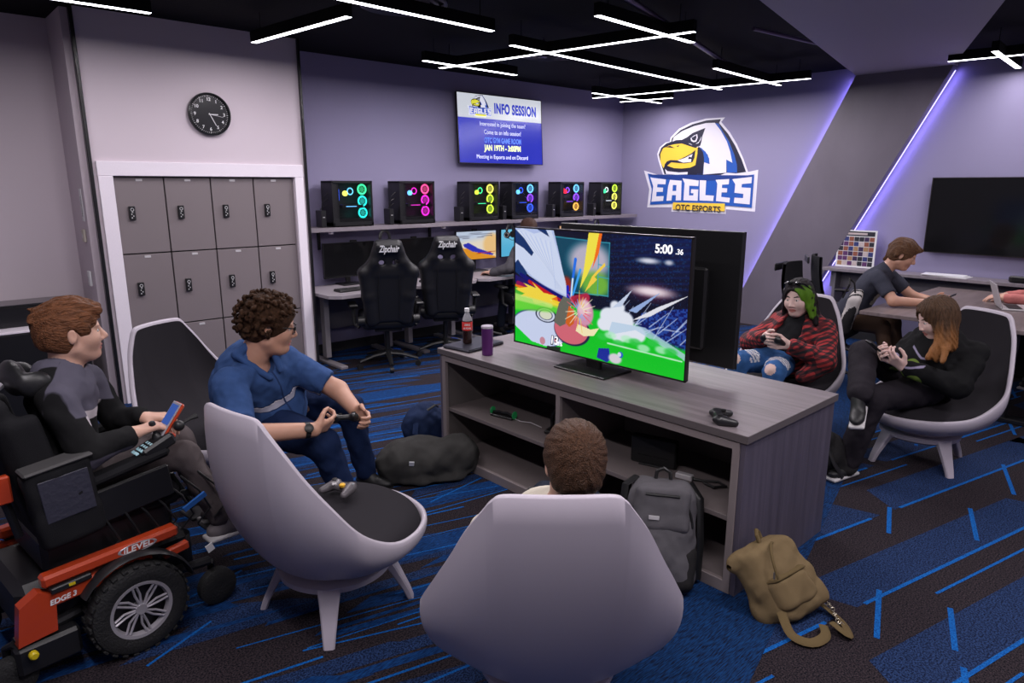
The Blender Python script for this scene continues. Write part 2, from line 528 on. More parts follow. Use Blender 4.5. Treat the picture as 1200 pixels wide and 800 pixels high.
# locker bay: wall above/around lockers, with recess opening
LX0, LX1 = 1.262, 2.985; ox0, ox1, otop = 1.395, 2.872, 1.822
bay = MB()
bay.box(((LX0+LX1)/2, WL+.05, (otop+CEIL)/2), (LX1-LX0, .1, CEIL-otop))
bay.box(((LX0+ox0)/2, WL+.05, otop/2), (ox0-LX0, .1, otop))
bay.box(((LX1+ox1)/2, WL+.05, otop/2), (LX1-ox1, .1, otop))
bay.box((LX1-.04, (WL+WA)/2+.08, CEIL/2), (.08, WA-WL-.04, CEIL))
bay.box((LX0-.02, 6.45, CEIL/2), (.08, .52, CEIL))
struct('wall_locker_bay', bay, m_walll)
# white casing round the locker opening
tr = MB()
tr.box(((LX0+LX1)/2, WL-.011, otop+.055), (LX1-LX0-.05, .022, .11), bev=.003)
tr.box(((LX0+ox0)/2+.012, WL-.011, otop/2+.0), (ox0-LX0-.03, .022, otop), bev=.003)
tr.box(((LX1+ox1)/2-.012, WL-.011, otop/2+.0), (LX1-ox1-.03, .022, otop), bev=.003)
struct('trim_1', tr, m_white)
struct('trim_2', MB().box((LX0-.016, WL-.02, CEIL/2), (.026, .05, CEIL), bev=.004), m_black)
struct('trim_3', MB().box((LX1+.004, WL-.012, CEIL/2), (.02, .04, CEIL), bev=.004), m_black)
struct('wall_left', MB().box((-.3, 6.75, CEIL/2), (3.2, .1, CEIL)), m_walll)
lw = MB(); lw.box((-1.65, 2.5, CEIL/2), (.1, 8.6, CEIL)); struct('wall_far_left', lw, m_wdk)
struct('wall_logo', MB().box((WB+.05, 3.0, CEIL/2), (.1, 9.4, CEIL)), m_wall)
struct('wall_front', MB().box((3.3, -1.65, CEIL/2), (10.1, .1, CEIL)), m_wdk)
struct('ceiling', MB().box((3.3, 2.6, CEIL+.05), (10.2, 9.2, .1)), m_ceil)
struct('baseboard_back', MB().box((5.6, WA-.006, .05), (5.2, .012, .1)), m_base)
struct('baseboard_logo', MB().box((WB-.006, 3.0, .05), (.012, 7, .1)), m_base)
bl = MB(); bl.box((LX0-.062, 6.42, .06), (.012, .5, .12)); struct('baseboard_left', bl, m_base)

# ---- slanted wall panel with LED strips behind its edges
m_lam = mat('dark_laminate', (.125,.108,.140), .55, var=.10, vscale=3, bump=.05, bscale=40, stretch=(1,1,.5))
px0, px1 = WB-.13, WB-.035
# at z: left edge y = 4.67-.445z ; right edge y = 3.80-.485z
def slab_yz(pts, x0, x1, mb):
    n = len(pts); vs = [(x0, y, z) for y, z in pts]+[(x1, y, z) for y, z in pts]
    fs = [tuple(range(n)), tuple(range(n, 2*n))[::-1]]+[(i, (i+1) % n, n+(i+1) % n, n+i) for i in range(n)]
    return mb.add(vs, fs)
pl = slab_yz([(4.655,0),(3.80,0),(2.36,2.92),(3.30,2.92)], px0, px1, MB())
struct('wall_slanted_panel', pl, m_lam)
so = MB()
# ceiling soffit that carries the band across the ceiling towards the viewer
z0, z1 = 2.92, 2.66
A0, A1 = (WB-.13, 3.30, z0), (WB-.13, 2.36, z0)
B0, B1 = (2.6, 1.72, z1), (3.0, .55, z1)
vs = [A0, A1, B1, B0, (WB-.13,3.30,CEIL), (WB-.13,2.36,CEIL), (3.0,.55,CEIL), (2.6,1.95,CEIL)]
so.add(vs, [(0,1,2,3),(4,7,6,5),(0,3,7,4),(1,5,6,2),(3,2,6,7),(0,4,5,1)])
so.box((WB-.065, 2.83, (z0+CEIL)/2), (.13, .94, CEIL-z0))
struct('ceiling_soffit', so, mat('soffit_lit_grey', (.40,.36,.45), .6))  # colour lightened to stand in for light the bars don't cast upward
m_led = mat('led_blue_violet', (.3,.25,1), .5, emit=(.42,.36,1.0), estr=5)
def led_strip(y0, z0_, y1, z1_, nm):
    mb = MB().tube([(px1+.012, y0, z0_), (px1+.012, y1, z1_)], .0038, 6)
    return mb
def uv(yz0, yz1, d):  # inset helper
    return (yz0[0]+d, yz0[1]), (yz1[0]+d, yz1[1])
l1 = led_strip(4.60-.02, .05, 3.325-.02, 2.88, 'a'); l2 = led_strip(3.80-.030, .05, 2.40-.030, 2.88, 'b')
t = l1.build('led_strip', m_led); tag(t, 'violet LED strip behind the left edge of the slanted wall panel', 'light strip', 'LED strips behind the slanted panel')
t = l2.build('led_strip', m_led); tag(t, 'violet LED strip behind the right edge of the slanted wall panel', 'light strip', 'LED strips behind the slanted panel')
for (ya, za, yb, zb) in ((4.62,.05,3.345,2.88), (3.755,.05,2.355,2.88)):
    L = bpy.data.lights.new('edge_light', 'AREA'); L.shape = 'RECTANGLE'; ln = math.hypot(yb-ya, zb-za)
    L.size = ln; L.size_y = .02; L.energy = 4.5; L.color = (.36,.30,1.0)
    o = bpy.data.objects.new('edge_light', L); COL.objects.link(o)
    d = Vector((0, yb-ya, zb-za)).normalized(); out = Vector((0, 1 if ya > 4 else -1, 0)); out = (out-d*out.dot(d)).normalized()
    zax = (Vector((-.5, 0, 0))-out*.9).normalized()   # light shines along -z of its frame -> outwards and to the wall
    zax = (-(out*.85+Vector((.52,0,0)))).normalized()
    yax = zax.cross(d).normalized()
    Mx = Matrix((d, yax, zax)).transposed().to_4x4(); Mx.translation = Vector((WB-.05, (ya+yb)/2, (za+zb)/2))+out*.012
    o.matrix_world = Mx

# ---- linear LED pendants: (x0,y0,x1,y1)
m_alu = mat('fixture_black', (.005,.005,.006), .8)
m_diff = mat('led_diffuser', (1,1,1), .5, emit=(.93,.93,1.0), estr=9)
BZ = 2.82
bars = [('a', 0.126, 5.061, 1.486, 5.036),
        ('b', 2.342, 5.502, 2.461, 4.255),
        ('c', 1.196, 3.878, 3.437, 3.953),
        ('d', 3.752, 5.25, 4.91, 5.3),
        ('e', 4.104, 5.477, 4.507, 2.984),
        ('f', 3.865, 4.23, 7.353, 4.482),
        ('g', 3.626, 3.147, 4.835, 3.217),
        ('h', 6.005, 3.739, 7.529, 3.865),
        ('i', 6.874, 5.993, 7.29, 3.412),
        ('j', 6.496, 5.665, 7.957, 5.741),
        ('k', 7.453, 6.018, 7.579, 5.288),
        ('l', 7.22, 2.15, 7.45, 0.7),
        ('m', 6.95, 1.737, 8.1, 1.813),
        ('n', 0.9, 0.6, 2.1, 0.66),  # this and the bars below are unseen, added to light the near chairs
        ('o', 0.1, 2.6, 0.25, 0.2),
        ('p', 3.9, -0.2, 6.2, -0.1),
        ('q', 2.4, 0.9, 2.55, -1.2)]
desc = dict(a='at the top left edge of the picture', b='in front of the lockers', c='longest overhead near the wall clock, running along the lockers',
  d='short, above the left side of the wall screen', e='long one crossing two others above the wall screen', f='longest of all, running over the two back-to-back TVs',
  g='short, above the TVs', h='short, ending near the dark ceiling band', i='long, running from the room corner to the ceiling band', j='nearest the room corner, slanting across its longer neighbour',
  k='shortest, at the tail of the corner cluster', l='over the meeting table, running away to the right', m='cut by the right edge of the picture', n='overhead out of view, added to light the near armchairs', o='overhead out of view at the near left, added for its light',
  p='overhead out of view at the near right, added for its light', q='overhead out of view between the near armchairs, added for its light')
LED_E = .72
for nm, x0, y0, x1, y1 in bars:
    ln = math.hypot(x1-x0, y1-y0); an = math.atan2(y1-y0, x1-x0); c = ((x0+x1)/2, (y0+y1)/2)
    t = thing('pendant_light', 'black linear LED light bar '+desc[nm], 'ceiling light', (c[0], c[1], BZ), an, 'linear LED pendants')
    MB().box((0,0,.041), (ln,.055,.08), bev=.003).build('housing', m_alu, t)
    MB().box((0,0,.0005), (ln-.006,.046,.003)).build('diffuser', m_diff, t)
    for s in (-1, 1):
        MB().cyl((s*(ln/2-.12),0,.07), (s*(ln/2-.12),0,CEIL-BZ), .0025, 6).build('cable', m_alu, t)
    L = bpy.data.lights.new('bar_light', 'AREA'); L.shape = 'RECTANGLE'; L.size = ln; L.size_y = .046; L.energy = 21*ln*LED_E*(1.5 if nm in 'nopq' else .72 if nm in 'ijkhlm' else 1.0); L.color = (1.0,.93,.97)
    o = bpy.data.objects.new('bar_light', L); COL.objects.link(o); o.location = (c[0], c[1], BZ-.0025); o.rotation_euler = (0, 0, an)

# ---- round ceiling diffusers, pipes
m_vent = mat('vent_black', (.12,.11,.13), .45, metal=.3)
for vx, vy, wh in ((2.95,4.35,'nearest the lockers'), (5.05,4.95,'above the wall screen')):
    t = thing('ceiling_vent', 'round black ringed ceiling vent '+wh, 'vent', (vx, vy, CEIL), 0, 'round ceiling vents')
    for k, rr in enumerate((.30,.24,.18,.12,.06)):
        MB().lathe([(rr, -.001), (rr+.012, -.03-.004*k), (rr+.004, -.045-.006*k), (rr-.012, -.03-.004*k)], (0,0,0), 36, cap0=False, cap1=False).build('ring', m_vent, t)
m_pipe = mat('pipe_violet_grey', (.10,.07,.13), .35, metal=.6)
def pipe(name, pts, r, label, cat='pipe', m=None):
    o = MB().tube(pts, r, 10).build(name, m or m_pipe, None, smooth=60); tag(o, label, cat); return o
pts = []
for k in range(9):
    a = PI/2*k/8; pts.append((5.95+.25*math.sin(a)-.25, 2.62, 2.80-.0+.22*(math.cos(a))-.22+.0))
pipe('conduit', [(4.9,2.75,2.86),(5.9,2.66,2.86),(6.02,2.65,2.88),(6.08,2.645,2.93),(6.10,2.64,3.02)], .014, 'thin bent metal conduit beside the dark ceiling band', 'pipe')
pipe('sprinkler_pipe', [(1.2,2.2,2.93),(7.9,4.35,2.93)], .022, 'long dark sprinkler pipe running under the ceiling')
#pipe('duct', [(2.0,5.3,2.86),(7.8,5.65,2.86)], .11, 'round dark air duct along the desk wall ceiling', 'duct', m_ceil)
t = thing('fire_sprinkler', 'small sprinkler hanging from the ceiling above the wall screen', 'sprinkler', (4.6,4.6,2.92))
MB().cyl((0,0,.1),(0,0,-.05),.01,8).build('stem', m_pipe, t); MB().cyl((0,0,-.05),(0,0,-.056),.028,12).build('deflector', m_pipe, t)
# ================================================================ LOCKERS
m_lock = mat('locker_grey', (.19,.16,.17), .5, bump=.02, bscale=300)
m_lockdark = mat('locker_gap', (.01,.01,.012), .5)
m_tagp = mat('number_plate', (.6,.58,.6), .4, metal=.3)
m_lk = mat('lock_black', (.012,.012,.014), .35)
m_lkw = mat('lock_white_print', (.6,.6,.62), .5)
t = thing('locker_bank', 'built-in bank of twelve grey lockers with black keypad locks under the wall clock', 'lockers', ((ox0+ox1)/2, WL+.02, 0))
W = ox1-ox0-.004; cw = W/4; rh = .607
MB().box((0,.25,otop/2),(W-.002,.44,otop-.004)).build('body', m_lockdark, t)
for r in range(3):
    for c in range(4):
        cx = -W/2+cw*(c+.5); zc = otop-.004-rh*(r+.5)
        d = MB().box((cx, .012, zc), (cw-.010, .02, rh-.010), bev=.002).build('locker_door', m_lock, t)
        MB().box((cx, .001, zc+rh/2-.026), (.048,.004,.018), bev=.001).build('number_plate', m_tagp, d)
        lk = MB(); lx = cx-cw/2+.105; lz = zc-.0+ (.02 if r else .02)
        lk.box((lx, -.010, lz), (.046,.026,.108), bev=.004)
        lk.mat(1)
        lk.torus((lx, -.024, lz+.028), .011, .0022, rot=rotm(PI/2), n=16, k=5)
        for q in range(3): lk.box((lx-.006+.012*(q%2), -.0235, lz-.008-.014*q), (.006,.002,.009))
        lk.box((lx, -.0235, lz+.008), (.010,.002,.006))
        lk.build('keypad_lock', [m_lk, m_lkw], d)
# ================================================================ SLANTED ARMCHAIRS
m_shell = mat('chair_shell_grey', (.43,.39,.45), .42, spec=.4)
m_uph = mat('upholstery_charcoal', (.022,.020,.024), .9, bump=.25, bscale=1400)
def catmull(P, per=6):
    n = len(P); out = []
    for i in range(n):
        p0, p1, p2, p3 = [np.array(P[(i+k-1) % n], float) for k in range(4)]
        for j in range(per):
            u = j/per
            out.append(.5*((2*p1)+(-p0+p2)*u+(2*p0-5*p1+4*p2-p3)*u*u+(-p0+3*p1-3*p2+p3)*u**3))
    return out
half = [(.385,0,.362),(.36,.15,.362),(.285,.265,.368),(.17,.345,.376),(.03,.388,.395),(-.09,.402,.45),(-.19,.398,.53),(-.265,.35,.64),(-.325,.298,.745),(-.37,.25,.845),(-.40,.198,.925),(-.408,.178,.952),(-.415,.148,.968),(-.428,.05,.972)]
rim = half + [(x, -y, z) for x, y, z in half[::-1][:-1]]
def make_chair(label, loc, rz, base=0.0):
    t = thing('lounge_chair', label, 'chair', loc, rz, 'moulded grey lounge chairs round the console')
    rp = catmull(rim, 4); n = len(rp)
    def bez(P, u): 
        P = [np.array(p, float) for p in P]
        while len(P) > 1: P = [P[i]*(1-u)+P[i+1]*u for i in range(len(P)-1)]
        return P[0]
    zb = .225
    rows = []
    def prof(p, th):
        x, y, z = p; az = math.atan2(y, x+.02); c, s = math.cos(az), math.sin(az)
        hz = z-zb; bk = max(0, min(1, (z-.40)/.5))
        P1 = (x*(1.02+.02*bk)-.012*bk, y*1.03, z-hz*.38); P2 = (x*.90-.0*bk, y*.92, zb+hz*(.16-.10*bk)+.02)
        return [p, P1, P2, (.215*c, .215*s, zb+.012), (.18*c, .18*s, zb)]
    NU = 16
    for k in range(NU+1): rows.append([tuple(bez(prof(p, 0), k/NU)) for p in rp])
    # rim lip + inner wall
    def inset(p, a, dz):
        x, y, z = p; L = math.hypot(x+.02, y); return (x-(x+.02)/L*a, y-y/L*a, z+dz)
    inner = [[inset(p, .006, .006) for p in rp], [inset(p, .016, .006) for p in rp], [inset(p, .023, -.002) for p in rp], [inset(p, .026, -.03) for p in rp]]
    rows = inner[::-1]+rows
    mb = MB().ring(rows, True, False, True); sh = mb.build('shell', m_shell, t, smooth=50)
    # upholstery
    rows = []
    for k in range(19):
        u = k/18; r = []
        for p in rp:
            q0 = np.array(inset(p, .027, -.012)); x, y, z = q0
            bk = max(0, min(1, (z-.40)/.45))
            zz = .412
            q1 = np.array(((x*(.93+.07*bk)) , y*.95, zz+.036*(1-bk)+(z-zz)*.30*bk)); q2 = np.array((x*.62, y*.62, zz+.022))
            q3 = np.array((0, 0, zz+.015))
            b = bez([q0, q1, q2, q3], u*.985)
            if u < .12: b[2] += 0
            r.append(tuple(b))
        rows.append(r)
    MB().ring(rows, True, False, True).build('upholstery', m_uph, t, smooth=60)
    MB().lathe([(.15,.17),(.215,.172),(.232,.185),(.235,.208),(.222,.216),(.19,.219),(.19,.226),(.15,.226)], n=48).build('swivel_base', m_shell, t, smooth=40)
    for k in range(4):
        a = PI/4+k*PI/2+base; Mz = rotm(0,0,a)
        sec = []
        for (rad, z, wd, th) in ((.16,.213,.105,.05),(.205,.208,.095,.05),(.235,.16,.078,.040),(.265,.10,.064,.034),(.292,.045,.052,.030),(.308,.0,.044,.028)):
            n_ = 3
            pts = [(rad+th/2, wd/2-.006), (rad+th/2-.006, wd/2), (rad-th/2+.006, wd/2), (rad-th/2, wd/2-.006), (rad-th/2, -wd/2+.006), (rad-th/2+.006, -wd/2), (rad+th/2-.006, -wd/2), (rad+th/2, -wd/2+.006)]
            sec.append([tuple(Mz @ Vector((px, py, z))) for px, py in pts])
        MB().ring(sec, True, True, True).build('leg', m_shell, t, smooth=20)
    return t
CH = {}
CH['A'] = make_chair('empty grey lounge chair on four legs with a game controller on its dark seat', (1.22, 2.44, 0), R(10))
CH['B'] = make_chair('grey lounge chair in the foreground seen from behind, cut by the bottom of the picture', (1.46, 1.415, 0), R(47.5))
CH['C'] = make_chair('grey lounge chair behind the man in the blue polo shirt, in front of the lockers', (1.30, 3.92, 0), R(-62))
CH['D'] = make_chair('grey lounge chair under the person in the red plaid shirt', (4.58, 2.20, 0), R(178))
CH['E'] = make_chair('grey lounge chair under the person with long hair and black hoodie', (4.80, 1.31, 0), R(152), R(37))

# ================================================================ CONSOLE
KX0, KX1, KY0, KY1, KZ = 2.51, 3.37, 1.305, 3.42, .745
def wood(name, c, stretch, var=.22, rough=.42, vs=6):
    return mat(name, c, rough, var=var, vscale=vs, bump=.06, bscale=30, stretch=stretch)
m_ktop = wood('greywood_top', (.17,.145,.155), (5,.35,1))
m_kend = wood('greywood_end', (.085,.073,.10), (5,5,.25))
m_kedge = mat('edge_dark', (.10,.085,.088), .5)
m_kfr = mat('taupe_frame', (.22,.185,.185), .5)
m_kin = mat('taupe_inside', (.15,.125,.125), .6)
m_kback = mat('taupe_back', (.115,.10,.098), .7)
t = thing('media_console', 'long grey wood console cabinet with open shelves carrying two big TVs', 'cabinet', ((KX0+KX1)/2, (KY0+KY1)/2, 0))
ox, oy = (KX0+KX1)/2, (KY0+KY1)/2; Dx, Dy = KX1-KX0, KY1-KY0
b = MB().box((0,0,KZ-.018), (Dx+.02,Dy+.02,.036), bev=.002); b.build('top', [m_ktop], t)
e = MB()
for s_ in (-1, 1): e.box((s_*(Dx/2+.0105),0,KZ-.018),(.002,Dy+.018,.033))
for s_ in (-1, 1): e.box((0,s_*(Dy/2+.0105),KZ-.018),(Dx+.018,.002,.033))
e.build('top_edge_band', m_kedge, t)
MB().box((0,-Dy/2+.012,(KZ-.04)/2),(Dx,.024,KZ-.04),bev=.001).build('end_panel', m_kend, t)
MB().box((0,Dy/2-.012,(KZ-.04)/2),(Dx,.024,KZ-.04),bev=.001).build('end_panel', m_kend, t)
MB().box((Dx/2-.01,0,(KZ-.04)/2),(.02,Dy-.05,KZ-.04)).build('rear_panel', m_kend, t)
MB().box((-.02+.16,0,.38),(.02,Dy-.05,.62)).build('middle_back', m_kback, t)
fy = -Dx/2+.012
fr = MB(); divy = 2.378-oy
zt = KZ-.040
fr.box((fy-.004,0,zt-.019),(.024,Dy-.05,.034),bev=.002)          # top rail
fr.box((fy-.004,0,.028),(.024,Dy-.05,.056),bev=.002)
for y, w_ in ((-Dy/2+.042,.034),(Dy/2-.042,.034),(divy,.030)): fr.box((fy-.0045,y,zt/2),(.0245,w_,zt-.004),bev=.002)
fr.build('face_frame', m_kfr, t)
MB().box((-.14,divy,zt/2),(Dx-.30,.02,zt-.06)).build('divider', m_kin, t)
MB().box((-.14,-Dy/2+.036,zt/2),(Dx-.30,.022,zt-.06)).build('side_lining', m_kback, t)
MB().box((-.14,Dy/2-.036,zt/2),(Dx-.30,.022,zt-.06)).build('side_lining', m_kback, t)
dpt = .52; sx = -Dx/2+.02+dpt/2
for (ya, yb, z) in ((-Dy/2+.05, divy-.012, .350),(divy+.012, Dy/2-.05, .360),(-Dy/2+.05, divy-.012, .05),(divy+.012, Dy/2-.05, .05)):
    MB().box((sx,(ya+yb)/2,z-.012),(dpt,yb-ya,.024),bev=.002).build('shelf', m_kin, t)
holes = MB()
for k in range(14):
    for dx in (.07,.35): holes.cyl((-Dx/2+.02+dx,Dy/2-.0475,.40+.022*k),(-Dx/2+.02+dx,Dy/2-.0465,.40+.022*k),.003,8)
holes.build('shelf_pin_holes', m_kedge, t)

# ================================================================ DESKS + PC SHELF
m_desk = mat('desk_top_grey', (.30,.27,.30), .45, var=.06, vscale=5, stretch=(.5,5,1))
m_dleg = mat('desk_leg_grey', (.24,.22,.24), .45)
m_dside = mat('desk_screen', (.13,.12,.14), .6)
def desk(x0, x1, nm):
    t = thing('desk', nm, 'desk', ((x0+x1)/2, 6.18, 0), 0, 'computer desks along the back wall')
    w_ = x1-x0; tp = MB()
    poly = [(-w_/2+.09,-.42),(w_/2-.09,-.42),(w_/2,-.33),(w_/2,.36),(-w_/2,.36),(-w_/2,-.33)]
    tp.prism(poly, .03, c=(0,0,.705)); tp.build('desktop', m_desk, t)
    for s_ in (-1, 1):
        x = s_*(w_/2-.12)
        MB().box((x,0,.385),(.055,.085,.64),bev=.004).build('leg', m_dleg, t)
        MB().box((x,-.02,.018),(.075,.66,.032),bev=.006).build('foot', m_dleg, t)
    MB().box((0,.05,.68),(w_-.2,.06,.045)).build('crossbar', m_dleg, t)
    MB().box((0,.30,.48),(w_-.06,.018,.40)).build('modesty_panel', m_dside, t)
    return t
for i, (a_, b_, nm) in enumerate(((3.02,3.98,'grey desk nearest the lockers, with the dark switched-off screen'),(4.0,4.83,'grey desk behind the second racing chair'),
    (4.85,5.78,'grey desk under the orange lit screen'),(5.8,6.75,'grey desk under the pale blue screen, half hidden by the TV'),(6.77,7.7,'grey desk in the room corner, hidden behind the TVs'))): desk(a_, b_, nm)
m_shelf = mat('shelf_grey_laminate', (.20,.175,.20), .5, var=.1, vscale=5, stretch=(.6,6,1))
t = thing('wall_shelf', 'long grey wall shelf carrying six glowing gaming computers', 'shelf', (5.6, 6.42, 1.34))
MB().box((.03,0,-.02),(5.15,.35,.04),bev=.002).build('board', m_shelf, t)
for x in (3.32,4.72,6.05,7.25):
    MB().box((x-5.6,-.12,-.052),(.03,.045,.026),bev=.002).build('bracket', m_white, t)
    MB().box((x-5.6,.15,-.14),(.028,.02,.20)).build('bracket', m_black, t)

# ================================================================ MEETING TABLE + LEDGE
m_tab = wood('table_greybrown', (.16,.125,.125), (.5,5,1), rough=.38)
t = thing('meeting_table', 'grey brown meeting table where two people work', 'table', (6.885, 1.35, 0))
MB().box((0,0,.727),(2.02,1.62,.03),bev=.003).build('tabletop', m_tab, t)
for s_ in (-1, 1):
    MB().box((s_*.78,0,.36),(.09,.5,.70),bev=.006).build('leg', m_lk, t)
    MB().box((s_*.78,0,.02),(.12,1.1,.035),bev=.006).build('foot', m_lk, t)
t = thing('counter', 'wall counter with a grey ledge under the big dark wall screen', 'counter', (8.09, 1.3, 0))
MB().box((-.01,.1,.818),(.30,3.95,.032),bev=.002).build('countertop', m_shelf, t)
MB().box((.05,.1,.70),(.02,3.9,.205)).build('apron', m_dside, t)
for y in (-1.8, 0, 1.95): MB().box((.02,y,.40),(.24,.03,.80)).build('support', m_dside, t)
# low black cabinet at far left
m_bc = mat('black_cabinet', (.012,.012,.015), .3)
t = thing('black_cabinet', 'low black cabinet with pale top edges at the far left wall', 'cabinet', (.35, 6.42, 0))
MB().box((0,0,.33),(1.5,.46,.66),bev=.004).build('body', m_bc, t)
MB().box((0,.02,.675),(1.54,.5,.018),bev=.003).build('lower_top', m_white, t)
MB().box((0,.10,.765),(1.5,.30,.155),bev=.004).build('upper_box', m_bc, t)
MB().box((0,.10,.852),(1.5,.30,.012),bev=.002).build('glass_top', mat('smoked_glass', (.03,.03,.035), .1), t)

# ================================================================ TASK CHAIRS
m_rub = mat('black_plastic', (.012,.012,.013), .4)
m_fab = mat('black_fabric', (.016,.016,.018), .85, bump=.3, bscale=900)
m_lea = mat('black_leather', (.010,.010,.012), .42, bump=.1, bscale=300)
m_blue = mat('blue_plastic', (.01,.10,.62), .35)
m_txtw = mat('white_print', (.75,.75,.77), .5)
def star_base(t, rz=0, blue=True, r=.30):
    b = MB()
    for k in range(5):
        a = rz+k*2*PI/5; c, s = math.cos(a), math.sin(a)
        b.tube([(0,0,.13),(c*r*.5,s*r*.5,.115),(c*r,s*r,.075)], .022, 8, rs=[.032,.024,.017], flat=.8)
    b.lathe([(.03,.09),(.04,.10),(.04,.16),(.025,.17),(.022,.38)], n=16)
    b.build('star_base', m_rub, t)
    for k in range(5):
        a = rz+k*2*PI/5; c, s = math.cos(a)*r, math.sin(a)*r
        for sg in (-1,1):
            pass
        MB().cyl((c-s*.06,s+c*.06,.028),(c+s*.06,s-c*.06,.028),.028,14).build('caster', m_rub, t)
        if blue and k == 2: MB().box((math.cos(a)*r*.62,math.sin(a)*r*.62,.1265),(.13,.016,.006),rot=rotm(0,.26,a)).build('blue_inlay', m_blue, t)
def racing_chair(label, loc, rz):
    t = thing('gaming_chair', label, 'chair', loc, rz, 'black racing style chairs at the desks')
    star_base(t, PI)
    st = SDF(); st.rbox((.03,0,.46),(.25,.25,.055),.05,k=.02); st.rbox((.03,.22,.49),(.24,.04,.05),.035,k=.03); st.rbox((.03,-.22,.49),(.24,.04,.05),.035,k=.03)
    v, q = st.mesh(.012); np_mesh('seat', [(v, q)], m_lea, t)
    MB().box((0,0,.39),(.30,.26,.03),bev=.008).build('seat_plate', m_rub, t)
    ax = [nrm((math.cos(R(12)),0,math.sin(R(12)))), (0,1,0), nrm((-math.sin(R(12)),0,math.cos(R(12))))]
    def pt(w, z): return V(-.22, w, .50) + ax[2]*z
    bk = SDF()
    for (z0_, w0, z1_, w1, r) in ((.0,.16,.25,.19,.06),(.25,.19,.48,.22,.06),(.48,.22,.58,.13,.055),(.58,.13,.68,.10,.05)):
        for s_ in (-1,1): bk.cone(pt(s_*w0,z0_), pt(s_*w1,z1_), r, r, k=.03)
    bk.rbox(pt(0,.26),(.035,.20,.28),.03,ax,k=.03); bk.rbox(pt(0,.56),(.035,.14,.12),.03,ax,k=.03); bk.rbox(pt(0,.72),(.05,.13,.07),.045,ax,k=.03)
    for s_ in (-1,1): bk.ell(pt(s_*.062,.575),(.2,.030,.022),[ax[0],nrm((0,1,.35*s_)),nrm((0,-.35*s_,1))],k=.006,sub=True)
    v, q = bk.mesh(.011); back = np_mesh('backrest', [(v, q)], m_lea, t)
    pl = SDF(); pl.rbox(pt(0,.715)+ax[0]*-.01,(.055,.125,.062),.045,ax,k=.02); v, q = pl.mesh(.011); np_mesh('head_pillow', [(v, q)], m_lea, t)
    seam = MB()
    for s_ in (-1,1): seam.tube([tuple(pt(s_*.09,.03)-ax[0]*.066+ax[0]*.028), tuple(pt(s_*.10,.30)-ax[0]*.040), tuple(pt(s_*.09,.50)-ax[0]*.040)], .004, 6)
    seam.build('seam', m_rub, t)
    tm = text_mesh('chair_print', 'Zipchair', .085, m_txtw, t, loc=tuple(pt(0,.72)-ax[0]*.0695), ext=.002, shear=.25, off=.0022, sx=.62)
    Mr = Matrix((Vector((0,-1,0)), Vector(ax[2]), -Vector(ax[0]))).transposed(); tm.rotation_euler = Mr.to_euler()
    for s_ in (-1,1):
        MB().tube([(-.05,s_*.27,.41),(-.02,s_*.31,.44),(-.02,s_*.32,.60)],.018,8).build('arm_post', m_rub, t)
        MB().box((.02,s_*.32,.625),(.25,.085,.03),bev=.012).build('armrest', m_rub, t)
        MB().cyl((-.21,s_*.23,.50),(-.21,s_*.29,.50),.045,16).build('hinge_cover', m_rub, t)
    return t
racing_chair('black racing chair nearest the lockers with white writing on its head pillow', (3.55, 5.70, 0), R(64))
racing_chair('black racing chair with white writing in front of the orange lit screen', (4.28, 5.72, 0), R(58))
m_mesh = mat('black_mesh', (.014,.014,.016), .8, bump=.4, bscale=1500)
def task_chair(label, loc, rz, hgt=1.0):
    t = thing('office_chair', label, 'chair', loc, rz, 'black office chairs at the meeting table')
    star_base(t, .3, blue=False)
    st = SDF(); st.rbox((.02,0,.47),(.24,.24,.045),.04,k=.02); v, q = st.mesh(.014); np_mesh('seat', [(v, q)], m_fab, t)
    rows = []
    for k in range(11):
        z = .56+.05*k*hgt; wd = .19+.05*math.sin(k/10*PI*.9); r = []
        for j in range(9):
            u = -1+j/4; r.append((-.25-.010*k+.05*u*u-.03*math.sin(k/10*PI), u*wd, z))
        rows.append(r)
    back = rows+[[(x-.028,y,z) for x,y,z in r] for r in rows[::-1]]
    MB().ring([ [p for p in r] for r in back]+[back[0]], False).build('backrest', m_mesh, t, smooth=60)
    MB().tube([(-.02,0,.40),(-.24,0,.42),(-.33,0,.55),(-.37,0,.80)],.022,8).build('back_spine', m_rub, t)
    for s_ in (-1,1):
        MB().tube([(0,s_*.25,.42),(0,s_*.28,.46),(0,s_*.285,.66)],.018,8).build('arm_post', m_rub, t)
        MB().box((.03,s_*.28,.675),(.26,.08,.026),bev=.01).build('armrest', m_rub, t)
    MB().box((-.42,0,1.02*hgt),(.02,.30,.07),bev=.008).build('top_frame', m_rub, t)
    return t
task_chair('black office chair holding the person in the dark polo shirt', (6.20, 2.58, 0), R(-84))
task_chair('empty black office chair against the wall counter behind the person in the dark polo', (7.15, 2.75, 0), R(-60))
task_chair('black office chair under the person in the pink sleeves at the right edge', (7.52, .62, 0), R(105))
task_chair('black office chair tucked at the near side of the meeting table, behind the lounge chair', (6.05, .55, 0), R(15))
racing_chair('black racing chair under the person in the grey hoodie at the desks', (5.42, 5.66, 0), R(72))
